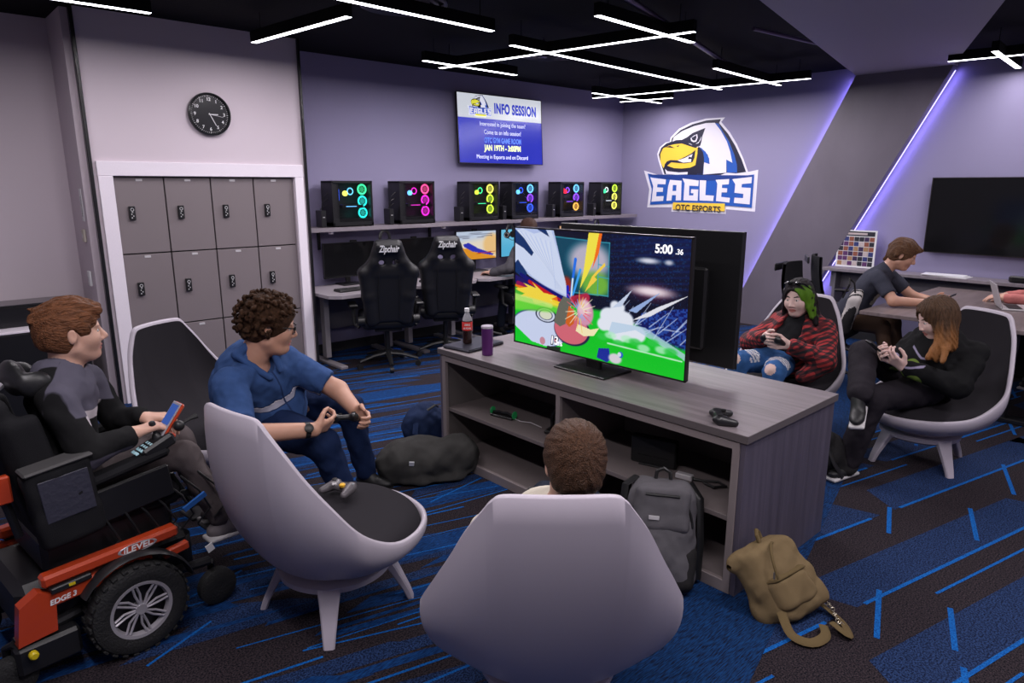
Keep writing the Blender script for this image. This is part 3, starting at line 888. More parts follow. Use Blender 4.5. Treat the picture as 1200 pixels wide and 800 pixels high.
# ================================================================ SCREEN PICTURES (grid mesh with a colour per face)
def screen_material(name, strength):
    m = bpy.data.materials.new(name); m.use_nodes = True; nt = m.node_tree; b = nt.nodes['Principled BSDF']
    b.inputs['Base Color'].default_value = (.01,.01,.01,1); b.inputs['Roughness'].default_value = .25
    a = nt.nodes.new('ShaderNodeVertexColor'); a.layer_name = 'picture'
    nt.links.new(a.outputs['Color'], b.inputs['Emission Color']); b.inputs['Emission Strength'].default_value = strength
    return m
m_scr = screen_material('screen_picture', 1.0)
def screen(name, w, h, nx, ny, fn, parent, loc, rot, strength=1.0):
    """fn(u,v)->(n,3) linear colours; u right 0..1, v up 0..1"""
    xs = np.linspace(-w/2, w/2, nx+1); zs = np.linspace(-h/2, h/2, ny+1)
    X, Z = np.meshgrid(xs, zs, indexing='ij'); v = np.stack([X.ravel(), Z.ravel(), np.zeros(X.size)], 1)
    i, j = np.meshgrid(np.arange(nx), np.arange(ny), indexing='ij'); a = (i*(ny+1)+j).ravel()
    q = np.stack([a, a+ny+1, a+ny+2, a+1], 1)
    me = bpy.data.meshes.new(name); me.vertices.add(len(v)); me.vertices.foreach_set('co', v.astype(np.float32).ravel())
    me.loops.add(q.size); me.loops.foreach_set('vertex_index', q.astype(np.int32).ravel())
    me.polygons.add(len(q)); me.polygons.foreach_set('loop_start', np.arange(0, q.size, 4, dtype=np.int32)); me.polygons.foreach_set('loop_total', np.full(len(q), 4, np.int32))
    me.update(calc_edges=True)
    ca = me.color_attributes.new('picture', 'FLOAT_COLOR', 'POINT')
    c = fn(v[:,0]/w+.5, v[:,1]/h+.5); c = np.clip(c, 0, 1)**2.2
    ca.data.foreach_set('color', np.concatenate([c, np.ones((len(c),1))], 1).astype(np.float32).ravel())
    me.materials.append(m_scr if strength == 1.0 else screen_material(name+'_m', strength))
    o = bpy.data.objects.new(name, me); COL.objects.link(o); o.parent = parent; o.location = loc; o.rotation_euler = rot
    return o
def sm(a, b, x): t = np.clip((x-a)/(b-a), 0, 1); return t*t*(3-2*t)
def lay(c, m, col): return c*(1-m[:,None]) + np.array(col)*m[:,None]
def hseg(u, v, a, b, w0, w1=None, soft=.004):
    """mask of a tapered streak"""
    w1 = w0 if w1 is None else w1
    ax, ay = a; bx, by = b; A = 1.77
    du, dv = (bx-ax)*A, by-ay; L2 = du*du+dv*dv
    t = np.clip(((u-ax)*A*du+(v-ay)*dv)/L2, 0, 1)
    d = np.hypot((u-ax)*A-t*du, (v-ay)-t*dv)
    return 1-sm(0, soft, d-(w0+(w1-w0)*t))
def blob(u, v, c, r, soft=.01, asp=1.0):
    d = np.hypot((u-c[0])*1.77/asp, v-c[1]); return 1-sm(0, soft, d-r)
def poly_mask(u, v, P):
    ins = np.zeros(len(u), bool); n = len(P)
    for i in range(n):
        x0, y0 = P[i]; x1, y1 = P[(i+1) % n]
        if y0 == y1: continue
        c = ((y0 > v) != (y1 > v)) & (u < (x1-x0)*(v-y0)/(y1-y0)+x0); ins ^= c
    return ins.astype(float)
def vnoise(u, v, fu, fv, sd=0):
    iu = np.floor(u*fu).astype(int); iv = np.floor(v*fv).astype(int)
    h = np.sin(iu*127.1+iv*311.7+sd*74.7)*43758.5453; return h-np.floor(h)
# v here: 0 bottom .. 1 top
def game_main(u, v):
    n = len(u); c = np.zeros((n,3))+np.array([.02,.05,.16])
    # dark blue stadium with rows of lights
    c = lay(c, sm(.45,.9,u)*sm(.55,1,v)*.8, (.02,.10,.30))
    dots = (vnoise(u, v, 150, 85) > .86)*1.0*((v > .48)&(u > .56)); c = lay(c, dots*.22, (.10,.45,.65))
    bands = (np.sin((v*1.0-u*.18)*150) > .3)*1.0*((v > .62)&(u > .6)); c = lay(c, bands*.25, (.05,.2,.5))
    # seats lower right
    st = (vnoise(u, v, 120, 70, 3) > .5)*1.0*poly_mask(u, v, [(.78,.44),(1,.52),(1,.20),(.86,.27),(.74,.33)])
    c = lay(c, poly_mask(u, v, [(.78,.44),(1,.52),(1,.20),(.86,.27),(.74,.33)]), (.03,.09,.38)); c = lay(c, st*.5, (.25,.45,.85))
    c = lay(c, blob(u, v, (.82,.60), .03, .09, 2.6)*.30, (.75,.25,.35)); c = lay(c, blob(u, v, (.82,.605), .008, .05, 5)*.95, (1,.93,.96))
    c = lay(c, blob(u, v, (.80,.825), .004, .030, 4.5)*.9, (.95,.95,1)); c = lay(c, blob(u, v, (.90,.825), .004, .026, 2)*.8, (.95,.95,1))
    # big screen in the stadium
    bs = poly_mask(u, v, [(.25,.95),(.595,.93),(.595,.52),(.27,.50)]); c = lay(c, bs, (.02,.28,.38))
    c = lay(c, bs*blob(u, v, (.48,.78), .09, .1, 1.5), (.75,.72,.8))
    c = lay(c, bs*blob(u, v, (.52,.60), .06, .08, 1.5), (.45,.72,.25))
    c = lay(c, bs*blob(u, v, (.345,.55), .06, .05, .8), (.60,.18,.12))
    for (a, b) in (((.25,.95),(.595,.93)),((.595,.93),(.595,.52)),((.27,.505),(.595,.525)),((.535,.93),(.535,.53)),((.595,.75),(.535,.76)),((.595,.66),(.535,.665))): c = lay(c, hseg(u, v, a, b, .0025)*.8, (.25,.65,.75))
    # field
    fe = .415-.20*sm(.55,1,u)+.012*np.sin(u*9); c = lay(c, (1-sm(fe-.02, fe+.02, v)), (.06,.80,.16))
    c = lay(c, blob(u, v, (.03,.40), .07, .08, 2.2)*.85, (.35,.85,.22))
    # white circle, red platform
    c = lay(c, blob(u, v, (.17,.16), .155, .01, 2.1), (.25,.30,.50)); c = lay(c, blob(u, v, (.165,.155), .147, .01, 2.1), (.82,.86,.98))
    c = lay(c, (1-sm(-.05,.03,u-.02))*(1-sm(.10,.12,v))*1.0, (.12,.80,.18))
    c = lay(c, poly_mask(u, v, [(0,.14),(.12,.03),(.3,0),(0,0)]), (.06,.82,.18))
    c = lay(c, blob(u, v, (.385,.20), .128, .008, 1.52), (.15,.15,.28)); c = lay(c, blob(u, v, (.38,.205), .12, .006, 1.52), (.86,.42,.48))
    # rings at left
    for rr, col in ((.063,(.18,.2,.3)),(.054,(.85,.88,.96)),(.042,(.3,.32,.45)),(.036,(.88,.9,.8))): c = lay(c, blob(u, v, (.215,.285), rr, .004, 1.9), col)
    # huge pale burst at top left
    B = [(.0,.97),(.05,1.0),(.13,.96),(.245,1.0),(.28,.86),(.34,.60),(.36,.47),(.30,.50),(.22,.53),(.12,.60),(.03,.70),(0,.72)]
    c = lay(c, poly_mask(u, v, [(0,1),(0,.70),(.10,.60),(.25,.50),(.36,.46),(.30,.80),(.26,1)]), (.72,.78,.95))
    c = lay(c, poly_mask(u, v, B)*.85, (.86,.90,1.0))
    for P in ([(.0,.99),(.06,.92),(.13,.80),(.115,.77),(.06,.83),(.0,.87)],[(.02,.73),(.085,.62),(.075,.585),(.035,.59),(0,.62),(0,.70)],[(.15,1),(.235,.94),(.21,1)],[(.20,.50),(.29,.43),(.32,.385),(.26,.42),(.19,.48)]): c = lay(c, poly_mask(u, v, P), (.03,.20,.42))
    for a, b, w0, w1, col in (((.04,.60),(.34,.42),.012,.035,(.05,.06,.45)),((.0,.56),(.22,.47),.03,.012,(.12,.08,.40)),((.10,.55),(.34,.40),.010,.020,(.80,.08,.15)),((.02,.52),(.30,.42),.018,.012,(.55,.05,.35)),
        ((.0,.50),(.27,.42),.004,.038,(.95,.45,.10)),((.02,.47),(.30,.385),.008,.028,(1,.85,.20)),((.10,.45),(.24,.40),.02,.03,(1,.95,.45))): c = lay(c, hseg(u, v, a, b, w0, w1, .01), col)
    zz = poly_mask(u, v, [(.0,.47),(.09,.50),(.06,.53),(.15,.50),(.12,.55),(.20,.47),(.29,.46),(.24,.42),(.31,.38),(.2,.385),(.14,.36),(.12,.40),(.03,.41),(.07,.44)]); c = lay(c, zz, (1,.88,.28))
    c = lay(c, hseg(u, v, (.0,.33),(.33,.35), .030, .010, .03)*.8, (.45,.88,.25)); c = lay(c, hseg(u, v, (.0,.40),(.25,.37), .02, .01, .02)*.8, (.8,.95,.5))
    # yellow + orange bolt from the top
    c = lay(c, poly_mask(u, v, [(.475,1.0),(.545,1.0),(.53,.86),(.47,.66),(.43,.55),(.45,.70)]), (1,.93,.30))
    c = lay(c, poly_mask(u, v, [(.535,1.0),(.552,1.0),(.535,.84),(.50,.72)]), (1,.45,.10))
    c = lay(c, poly_mask(u, v, [(.57,.78),(.50,.66),(.46,.53),(.53,.64),(.515,.66),(.575,.755)]), (1,.85,.30))
    # blue beams + dark swirl + red sparks in the centre
    for a, b, w, col in (((.40,.78),(.365,.38),.012,(.15,.45,.95)),((.43,.70),(.35,.30),.010,(.25,.65,1)),((.385,.62),(.37,.30),.006,(.9,.97,1)),((.355,.55),(.36,.28),.012,(.10,.12,.75))): c = lay(c, hseg(u, v, a, b, w, w*.4, .006), col)
    c = lay(c, poly_mask(u, v, [(.27,.24),(.30,.40),(.33,.47),(.385,.45),(.37,.36),(.345,.24),(.31,.21)]), (.42,.42,.38))
    c = lay(c, poly_mask(u, v, [(.345,.25),(.365,.40),(.40,.36),(.40,.26),(.37,.22)]), (.85,.40,.12))
    c = lay(c, hseg(u, v, (.39,.455),(.47,.485), .020, .028, .02), (.72,.16,.28)); c = lay(c, blob(u, v, (.42,.44), .03, .03), (.62,.12,.25))
    # plain pink impact glow instead of any figure
    c = lay(c, blob(u, v, (.465,.36), .088, .03, .85), (.86,.60,.72)); c = lay(c, blob(u, v, (.455,.40), .04, .05), (.95,.78,.84))
    c = lay(c, poly_mask(u, v, [(.41,.20),(.42,.26),(.50,.235),(.55,.26),(.52,.19),(.46,.17)]), (1,.95,.75))
    for k in range(26):
        a_ = k*2.399; r0, r1 = .05+.02*math.sin(k*3.1), .13+.05*math.sin(k*1.7)
        p0 = (.43+r0*math.cos(a_)*.56, .37+r0*math.sin(a_)); p1 = (.43+r1*math.cos(a_)*.56, .37+r1*math.sin(a_))
        c = lay(c, hseg(u, v, p0, p1, .004, .0008, .003)*.85, ((1,.95,.8),(.95,.4,.45),(.5,.75,1),(1,.8,.3))[k % 4])
    for k in range(14):
        c = lay(c, hseg(u, v, (.02+.017*k,.98-.006*k), (.33-.004*k,.52), .0010, .0022, .003)*.5, (.62,.70,.92) if k % 2 else (.97,.98,1))
    for k in range(18):
        x_ = .60+.022*k; c = lay(c, hseg(u, v, (x_, .30+.05*math.sin(k*2.1)), (x_+.09, .38+.09*math.sin(k*1.3)+.05), .003, .0008, .003)*.7, (.85,.90,1))
    # white smoke + streaks on the right
    for cx, cy, r in ((.60,.37,.055),(.645,.40,.05),(.69,.36,.055),(.62,.31,.05),(.70,.29,.06),(.76,.27,.05),(.66,.24,.05),(.575,.30,.04),(.665,.45,.022),(.635,.46,.025)): c = lay(c, blob(u, v, (cx, cy), r, .025, 1.25), (.93,.95,1))
    c = lay(c, poly_mask(u, v, [(.66,.33),(.82,.42),(1.0,.61),(.86,.50),(.72,.36)]), (.93,.93,.97)); c = lay(c, poly_mask(u, v, [(.62,.44),(.725,.60),(.67,.46)]), (.8,.85,.95)); c = lay(c, poly_mask(u, v, [(.71,.44),(.87,.61),(.75,.43)]), (.6,.7,.9))
    c = lay(c, poly_mask(u, v, [(.60,.22),(.75,.30),(.98,.16),(1,.14),(1,.19),(.80,.33),(.62,.33)])*.8, (.75,.85,.95))
    for k in range(9):
        cx = .57+.045*k; c = lay(c, blob(u, v, (cx, .20+.03*math.sin(k*2.3)), .018, .02, 2)*.8, (.75,.98,.82) if k % 2 else (.20,.82,.30))
    # pitch line
    c = lay(c, hseg(u, v, (.60,.155),(.985,.135), .0035), (.75,.98,.80))
    # panel of colour where the counters are
    c = lay(c, poly_mask(u, v, [(.225,.02),(.315,.035),(.315,-.0),(.225,-.0)])*.9, (.10,.10,.10))
    c = lay(c, blob(u, v, (.195,.055), .030, .006), (.80,.55,.62)); c = lay(c, blob(u, v, (.285,.085), .016, .004), (.9,.1,.15))
    c = lay(c, poly_mask(u, v, [(.54,.02),(.55,.10),(.61,.115),(.62,.03),(.60,.0)]), (.10,.18,.62)); c = lay(c, blob(u, v, (.645,.045), .030, .02, 1.6), (.88,.85,.90)); c = lay(c, blob(u, v, (.675,.085), .022, .004), (.15,.40,.80)); c = lay(c, blob(u, v, (.668,.085), .016, .004), (.85,.92,.95))
    return c
def game_other(u, v):
    c = np.zeros((len(u),3))+np.array([.05,.25,.55]); c = lay(c, 1-sm(.35,.45,v), (.08,.70,.25)); c = lay(c, blob(u, v, (.5,.5), .2, .2), (.8,.8,.95)); return c
def game_orange(u, v):
    c = np.zeros((len(u),3))+np.array([.98,.93,.85]); c = lay(c, sm(.45,.75,v-.2*u), (.80,.86,.95)); c = lay(c, blob(u, v, (.9,.5), .3, .2), (1,.82,.55))
    c = lay(c, poly_mask(u, v, [(.0,.45),(.25,.40),(1,.05),(1,0),(0,0)]), (.95,.62,.15)); c = lay(c, poly_mask(u, v, [(.15,.55),(.3,.6),(.55,.38),(.95,.15),(.9,.1),(.4,.28),(.2,.45)]), (.18,.20,.75))
    for k in range(5): c = lay(c, hseg(u, v, (.05,.75+.05*k),(.9,.80+.03*k), .003), (.4,.4,.5))
    c = lay(c, hseg(u, v, (.5,.2),(.98,.24), .012), (.75,.2,.1)); return c
def game_cyan(u, v):
    c = np.zeros((len(u),3))+np.array([.35,.75,.92]); c = lay(c, sm(.2,.9,v)*.5, (.6,.9,1)); c = lay(c, blob(u, v, (.5,.35), .12, .1), (.9,.95,1)); return c
def app_white(u, v):
    c = np.zeros((len(u),3))+np.array([.85,.85,.88]); c = lay(c, (u < .3)*1.0, (.95,.75,.55)); c = lay(c, (vnoise(u, v, 20, 12) > .6)*.5, (.5,.35,.3)); return c

m_tvb = mat('tv_black', (.009,.009,.010), .32)
m_tvg = mat('tv_gloss', (.006,.006,.007), .12)
m_tvm = mat('tv_metal_dark', (.035,.03,.032), .35, metal=.7)
def tv(name, label, loc, rz, w, h, fn, nx, ny, stand=True, zc=0.0, strength=1.0, group=None, tilt=0.0, stand_h=.09):
    """screen faces local -y ; loc = base point"""
    t = thing(name, label, 'television' if w > .8 else 'monitor', loc, rz, group)
    Mt = rotm(tilt)
    b = MB(); b.box(Mt @ Vector((0,.014,0))+Vector((0,0,zc)), (w,.022,h), rot=Mt, bev=.004); b.box(Mt @ Vector((0,.035,-.08*h))+Vector((0,0,zc)), (w*.72,.04,h*.62), rot=Mt, bev=.012)
    b.build('housing', m_tvb, t)
    fr = MB(); bz = .008
    for s_ in (-1,1):
        fr.box(Mt @ Vector((s_*(w/2-bz/2),.0005,0))+Vector((0,0,zc)), (bz,.012,h), rot=Mt); fr.box(Mt @ Vector((0,.0005,s_*(h/2-bz/2)))+Vector((0,0,zc)), (w,.012,bz), rot=Mt)
    fr.build('bezel', m_tvm if w > 1 else m_tvb, t)
    if fn is None:
        MB().box(Mt @ Vector((0,.0015,0))+Vector((0,0,zc)), (w-2*bz,.004,h-2*bz), rot=Mt).build('screen', m_tvg, t)
        s = None
    else:
        p = Mt @ Vector((0,-.0015,0)); s = screen('screen', w-2*bz, h-2*bz, nx, ny, fn, t, (p.x, p.y, p.z+zc), (PI/2+tilt, 0, 0), strength)
    if stand:
        if w > .8:
            MB().box((0,.02,.006),(.37,.24,.012),bev=.004).build('stand_base', m_tvb, t)
            MB().box((0,.035,zc-h/2+.0-(stand_h)/2+.05),(.10,.03,stand_h+.10),bev=.006).build('stand_neck', m_tvb, t)
        else:
            MB().box((0,.02,.006),(.24,.20,.012),bev=.004).build('stand_base', m_tvb, t)
            MB().box((0,.06,(zc)/2+.03),(.05,.025,zc+.02),bev=.004).build('stand_neck', m_tvb, t)
    return t, s
# main TV faces -X (towards the viewer): local -y -> world -x : rz = -90deg
T1, S1 = tv('television', 'large TV on the console showing a bright green and white fighting game', (2.80, 2.415, KZ+.0005), R(-90), 1.235, .705, game_main, 420, 240, zc=.415)
m_hud = mat('hud_white', (.9,.9,.92), .5, emit=(.9,.92,.95), estr=.85)
m_hudd = mat('hud_shadow', (.02,.02,.03), .5)
for ch, sz, x, z in (('5:00', .060, .455, .286), ('.36', .036, .545, .279)):
    text_mesh('clock_digits', ch, sz, m_hud, T1, loc=(x,-.004,.415+z), rot=(PI/2,0,0), ext=.0004, off=.0016 if sz > .05 else .0006, space=1.0)
text_mesh('damage_digits', '13', .068, m_hudd, T1, loc=(-.276,-.0030,.415-.292), rot=(PI/2,0,0), ext=.0002, off=.0060, shear=.12)
text_mesh('damage_digits', '13', .066, m_hud, T1, loc=(-.276,-.004,.415-.290), rot=(PI/2,0,0), ext=.0004, off=.0016, shear=.12)
text_mesh('damage_digits', '.5%', .032, m_hud, T1, loc=(-.232,-.004,.415-.303), rot=(PI/2,0,0), ext=.0004, off=.0008, shear=.12)
T2, S2 = tv('television', 'large TV seen from behind, back to back with the bright one', (3.15, 2.345, KZ+.0005), R(90), 1.235, .70, game_other, 60, 34, zc=.43)
MB().box((0,.052,.40),(.62,.03,.36),bev=.012).build('rear_cover', m_tvb, T2)

# ---- wall screen with the info slide
TW, SW = tv('wall_screen', 'wall-mounted screen with a blue and white information slide', (5.79, 6.50, 2.405), 0, 1.375, .80, lambda u, v: lay(np.zeros((len(u),3))+np.array([.0,.16,.86]), ((v > .655)*1.0), (.93,.95,1)), 40, 120, stand=False, tilt=-R(3), strength=.8)
MB().box((0,.07,0),(.4,.06,.3)).build('wall_mount', m_black, TW)
m_sb = mat('slide_blue', (.01,.03,.5), .5, emit=(.01,.03,.5), estr=.8); m_sw = mat('slide_white', (.8,.85,.95), .5, emit=(.75,.8,1), estr=.7)
m_sl = mat('slide_lightblue', (.1,.2,.7), .5, emit=(.08,.22,.75), estr=.8); m_sy = mat('slide_yellow', (.85,.95,.45), .5, emit=(.85,.95,.4), estr=.75)
def wtext(s_, wd, ht, m, x, z, **k):
    o = text_mesh('slide_text', s_, .1, m, TW, ext=.0004, **k)
    bb = np.array([v.co[:] for v in o.data.vertices]); lo, hi = bb.min(0), bb.max(0)
    sx_, sy_ = wd/(hi[0]-lo[0]), ht/(hi[1]-lo[1]); c = (lo+hi)/2
    o.data.transform(Matrix.Diagonal((sx_, sy_, 1, 1)) @ Matrix.Translation((-c[0], -c[1], 0)))
    Mt = rotm(-R(3)); p = Mt @ Vector((x,-.004,z)); o.location = p; o.rotation_euler = (PI/2-R(3),0,0)
wtext('INFO SESSION', .70, .125, m_sb, .235, .250, off=.0045, space=1.1)
wtext('Interested in joining the team?', .74, .062, m_sw, .02, .055)
wtext('Come to an info session!', .60, .052, m_sw, .01, -.030)
wtext('OTC GYM GAME ROOM', .60, .065, m_sl, .01, -.125, off=.003)
wtext('JAN 19TH - 3:00PM', .60, .090, m_sy, .0, -.222, off=.004)
wtext('Meeting in Esports and on Discord', .84, .062, m_sw, .0, -.325)

# ---- dark wall screen on the logo wall
TB, _ = tv('wall_screen', 'big switched-off black screen over the wall counter', (WB-.075, 1.62, 1.445), R(-90), 1.62, .77, None, 0, 0, stand=False)
MB().box((0,.055,0),(.5,.03,.35)).build('wall_mount', m_black, TB)
MB().box((.10,.02,.405),(.14,.05,.035),bev=.006).build('camera_bar', m_tvb, TB)

# ---- monitors
mons = [('thin dark monitor on the desk nearest the lockers',3.58,None,.60,.36),('dark monitor between the two racing chairs',4.42,None,.56,.36),('monitor lit with an orange and white racing picture',5.30,game_orange,.60,.35),
        ('monitor glowing pale blue beside the big TV edge',5.98,game_cyan,.58,.35),('monitor with a pale page, peeking over the TV backs',7.05,app_white,.62,.36)]
for i, (lb, x, fn, w_, h_) in enumerate(mons):
    t, s = tv('monitor', lb, (x, 6.42, .7355), R(-4 if i == 2 else 0), w_, h_, fn, 80, 46, zc=.26 if i < 2 else .31, strength=.9, group='monitors on the desks')
    MB().box((-.02 if i else .06,.015,(.26 if i < 2 else .31)+h_/2+.008),(.075,.03,.024),bev=.006).build('webcam', m_rub, t)

# ---- gaming computers on the shelf
m_glass = mat('tinted_glass', (.01,.01,.012), .04, alpha=.25, spec=.4)
m_case = mat('pc_case_black', (.010,.010,.012), .35)
m_board = mat('pc_board', (.008,.009,.012), .5)
def glow(name, c, s=3.0): return mat('glow_'+name, c, .5, emit=c, estr=s)
G = dict(cyan=glow('cyan',(.02,.75,.65)), green=glow('green',(.05,.9,.35)), blue=glow('blue',(.03,.10,.9)), ice=glow('ice',(.15,.55,1.0)), mag=glow('magenta',(.75,.02,.55)), pink=glow('pink',(.95,.08,.30)),
         lime=glow('lime',(.55,.85,.05)), yel=glow('yellow',(.85,.85,.12)), vio=glow('violet',(.25,.06,.95)), red=glow('red',(.95,.02,.05)), wht=glow('white',(.75,.8,.95)), org=glow('orange',(.95,.45,.08)))
G2 = {k: mat('dim_'+k, (.02,.02,.02), .4, emit=G[k].node_tree.nodes['Principled BSDF'].inputs['Emission Color'].default_value[:3], estr=1.0) for k in G}
def pc(label, x, cols, w_=.46):
    """cols: three front fans, top fans, cooler, ram"""
    t = thing('desktop_computer', label, 'computer', (x, 6.40, 1.341), 0, 'gaming computers on the wall shelf')
    h_ = .455; d = .225
    f = MB(); f.box((0,0,h_-.012),(w_,d,.024),bev=.003); f.box((0,0,.028),(w_,d,.035),bev=.003); f.box((w_/2-.012,0,h_/2),(.024,d,h_),bev=.003); f.box((-w_/2+.008,0,h_/2),(.016,d,h_-.02)); f.box((0,d/2-.006,h_/2),(w_-.01,.012,h_-.02))
    f.box((0,-.01,.055),(w_-.03,d-.03,.05)); f.box((-w_/2+.05,-d/2+.03,h_/2),(.07,.02,h_-.06))
    f.build('case', m_case, t)
    MB().box((.03,.085,.28),(w_-.12,.006,.30)).build('motherboard', m_board, t)
    fans = cols[0]
    for k, cn in enumerate(fans):
        z = h_-.085-.118*k
        fm = MB(); fm.torus((w_/2-.085, -.045, z), .046, .009, rot=rotm(PI/2), n=24, k=6); fm.build('fan_ring', G[cn], t)
        fb = MB()
        for j in range(7):
            a = 2*PI*j/7; fb.box((w_/2-.085+.022*math.cos(a),-.045,z+.022*math.sin(a)),(.036,.004,.014),rot=rotm(0,-a,0))
        fb.cyl((w_/2-.085,-.055,z),(w_/2-.085,-.035,z),.016,12); fb.build('fan_blades', G2[cn], t)
    for k, cn in enumerate(cols[1]):
        MB().torus((w_/2-.185-.10*k,.02,h_-.105),.032,.006,rot=rotm(PI/2),n=20,k=6).build('fan_ring', G[cn], t)
    MB().cyl((-.03,.0,h_-.125),(-.03,-.018,h_-.125),.027,20).build('cooler', G[cols[2]], t)
    rm = MB()
    for k in range(4): rm.box((-.115+.009*k,.04,h_-.14),(.004,.06,.11))
    rm.build('memory_stick', G[cols[3]], t)
    gp = MB().box((.03,.0,.20),(.24,.11,.035),bev=.003); gp.build('graphics_card', m_case, t)
    MB().box((.01,-.056,.20),(.12,.002,.006)).build('card_light', G[cols[1][0]], t)
    MB().box((.03,-d/2+.002,h_/2+.01),(w_-.085,.004,h_-.075)).build('side_window', m_glass, t)
    for sx_ in (-1,1):
        for sy_ in (-1,1): MB().box((sx_*(w_/2-.05),sy_*.07,.005),(.05,.03,.01)).build('foot', m_rub, t)
    cb = MB()
    for k in range(4): cb.tube([(-w_/2,.02*k-.03,.34-.06*k),(-w_/2-.05-.01*k,.02*k-.03,.30-.06*k),(-w_/2-.06,.02,.12),(-w_/2-.03,.05,.008)],.0035,6)
    cb.build('rear_cables', m_rub, t)
    a = thing('power_box', 'small black power box '+label.split('computer ')[1].replace('glowing','beside the computer glowing').replace('with','beside the computer with'), 'power box', (x-w_/2-.085, 6.38, 1.341), 0, 'black boxes beside the computers')
    MB().box((0,0,.085),(.055,.12,.165),bev=.005).build('body', m_case, a); MB().box((.0,-.061,.10),(.02,.003,.008)).build('indicator', m_tagp, a)
    return t
pc('gaming computer glowing teal and green, nearest the lockers', 3.58, (('green','cyan','cyan'),('ice',),'yel','blue'))
pc('gaming computer glowing magenta, second from the lockers', 4.37, (('pink','mag','mag'),('mag',),'ice','vio'))
pc('gaming computer glowing yellow green, left below the wall screen', 5.32, (('yel','lime','lime'),('green',),'lime','mag'))
pc('gaming computer glowing blue and violet, under the wall screen', 5.99, (('ice','vio','blue'),('blue',),'ice','blue'))
pc('gaming computer with one big red ring and violet fans', 6.85, (('ice','vio','org'),('vio','red'),'red','red'))
pc('gaming computer glowing pale yellow green, nearest the room corner', 7.66, (('lime','yel','yel'),('wht',),'green','green'))

# ---- keyboards, mice, headsets
m_key = mat('key_black', (.02,.02,.022), .5)
def keyboard(label, x, y, rz):
    t = thing('keyboard', label, 'keyboard', (x, y, .7355), rz, 'keyboards on the desks')
    MB().box((0,0,.009),(.44,.14,.018),bev=.003).build('base', m_rub, t)
    k = MB()
    for r in range(5):
        for c in range(15): k.box((-.203+.029*c,-.054+.027*r,.021),(.024,.022,.008),bev=.001)
    k.build('keys', m_key, t)
keyboard('black keyboard on the desk nearest the lockers', 3.42, 6.02, 0)
keyboard('black keyboard on the desk behind the second racing chair', 4.42, 6.00, 0)
keyboard('black keyboard at the hand of the person in the grey hoodie', 5.33, 5.99, 0)
keyboard('black keyboard on the desk under the pale blue screen', 6.25, 6.0, 0)
def headset(label, loc, rz, mount=True):
    t = thing('headset', label, 'headset', loc, rz, 'black headsets at the desks')
    pts = [(math.cos(a)*.085, 0, math.sin(a)*.10) for a in [PI*k/14 for k in range(15)]]
    MB().tube(pts, .010, 8, rs=[.008]+[.013]*13+[.008], flat=1.6).build('headband', m_rub, t)
    for s_ in (-1,1):
        MB().lathe([(.02,-.016),(.038,-.014),(.042,0),(.036,.014),(.02,.016)], (s_*.075,0,-.03), 20, rot=rotm(0,PI/2,0)).build('ear_cup', m_lea, t)
        MB().torus((s_*.092,0,-.03),.026,.0022,rot=rotm(0,PI/2,0),n=20,k=5).build('silver_ring', m_tagp, t)
    MB().tube([(-.08,0,-.06),(-.07,-.06,-.09),(-.03,-.09,-.09)],.004,6).build('microphone_arm', m_rub, t)
for lb, x in (('black headset hanging under the shelf above the first racing chair',3.93),('black headset hanging under the shelf beside the orange lit screen',5.72),('black headset hanging at the corner end of the shelf',7.35)):
    headset(lb, (x, 6.28, 1.19), R(20))
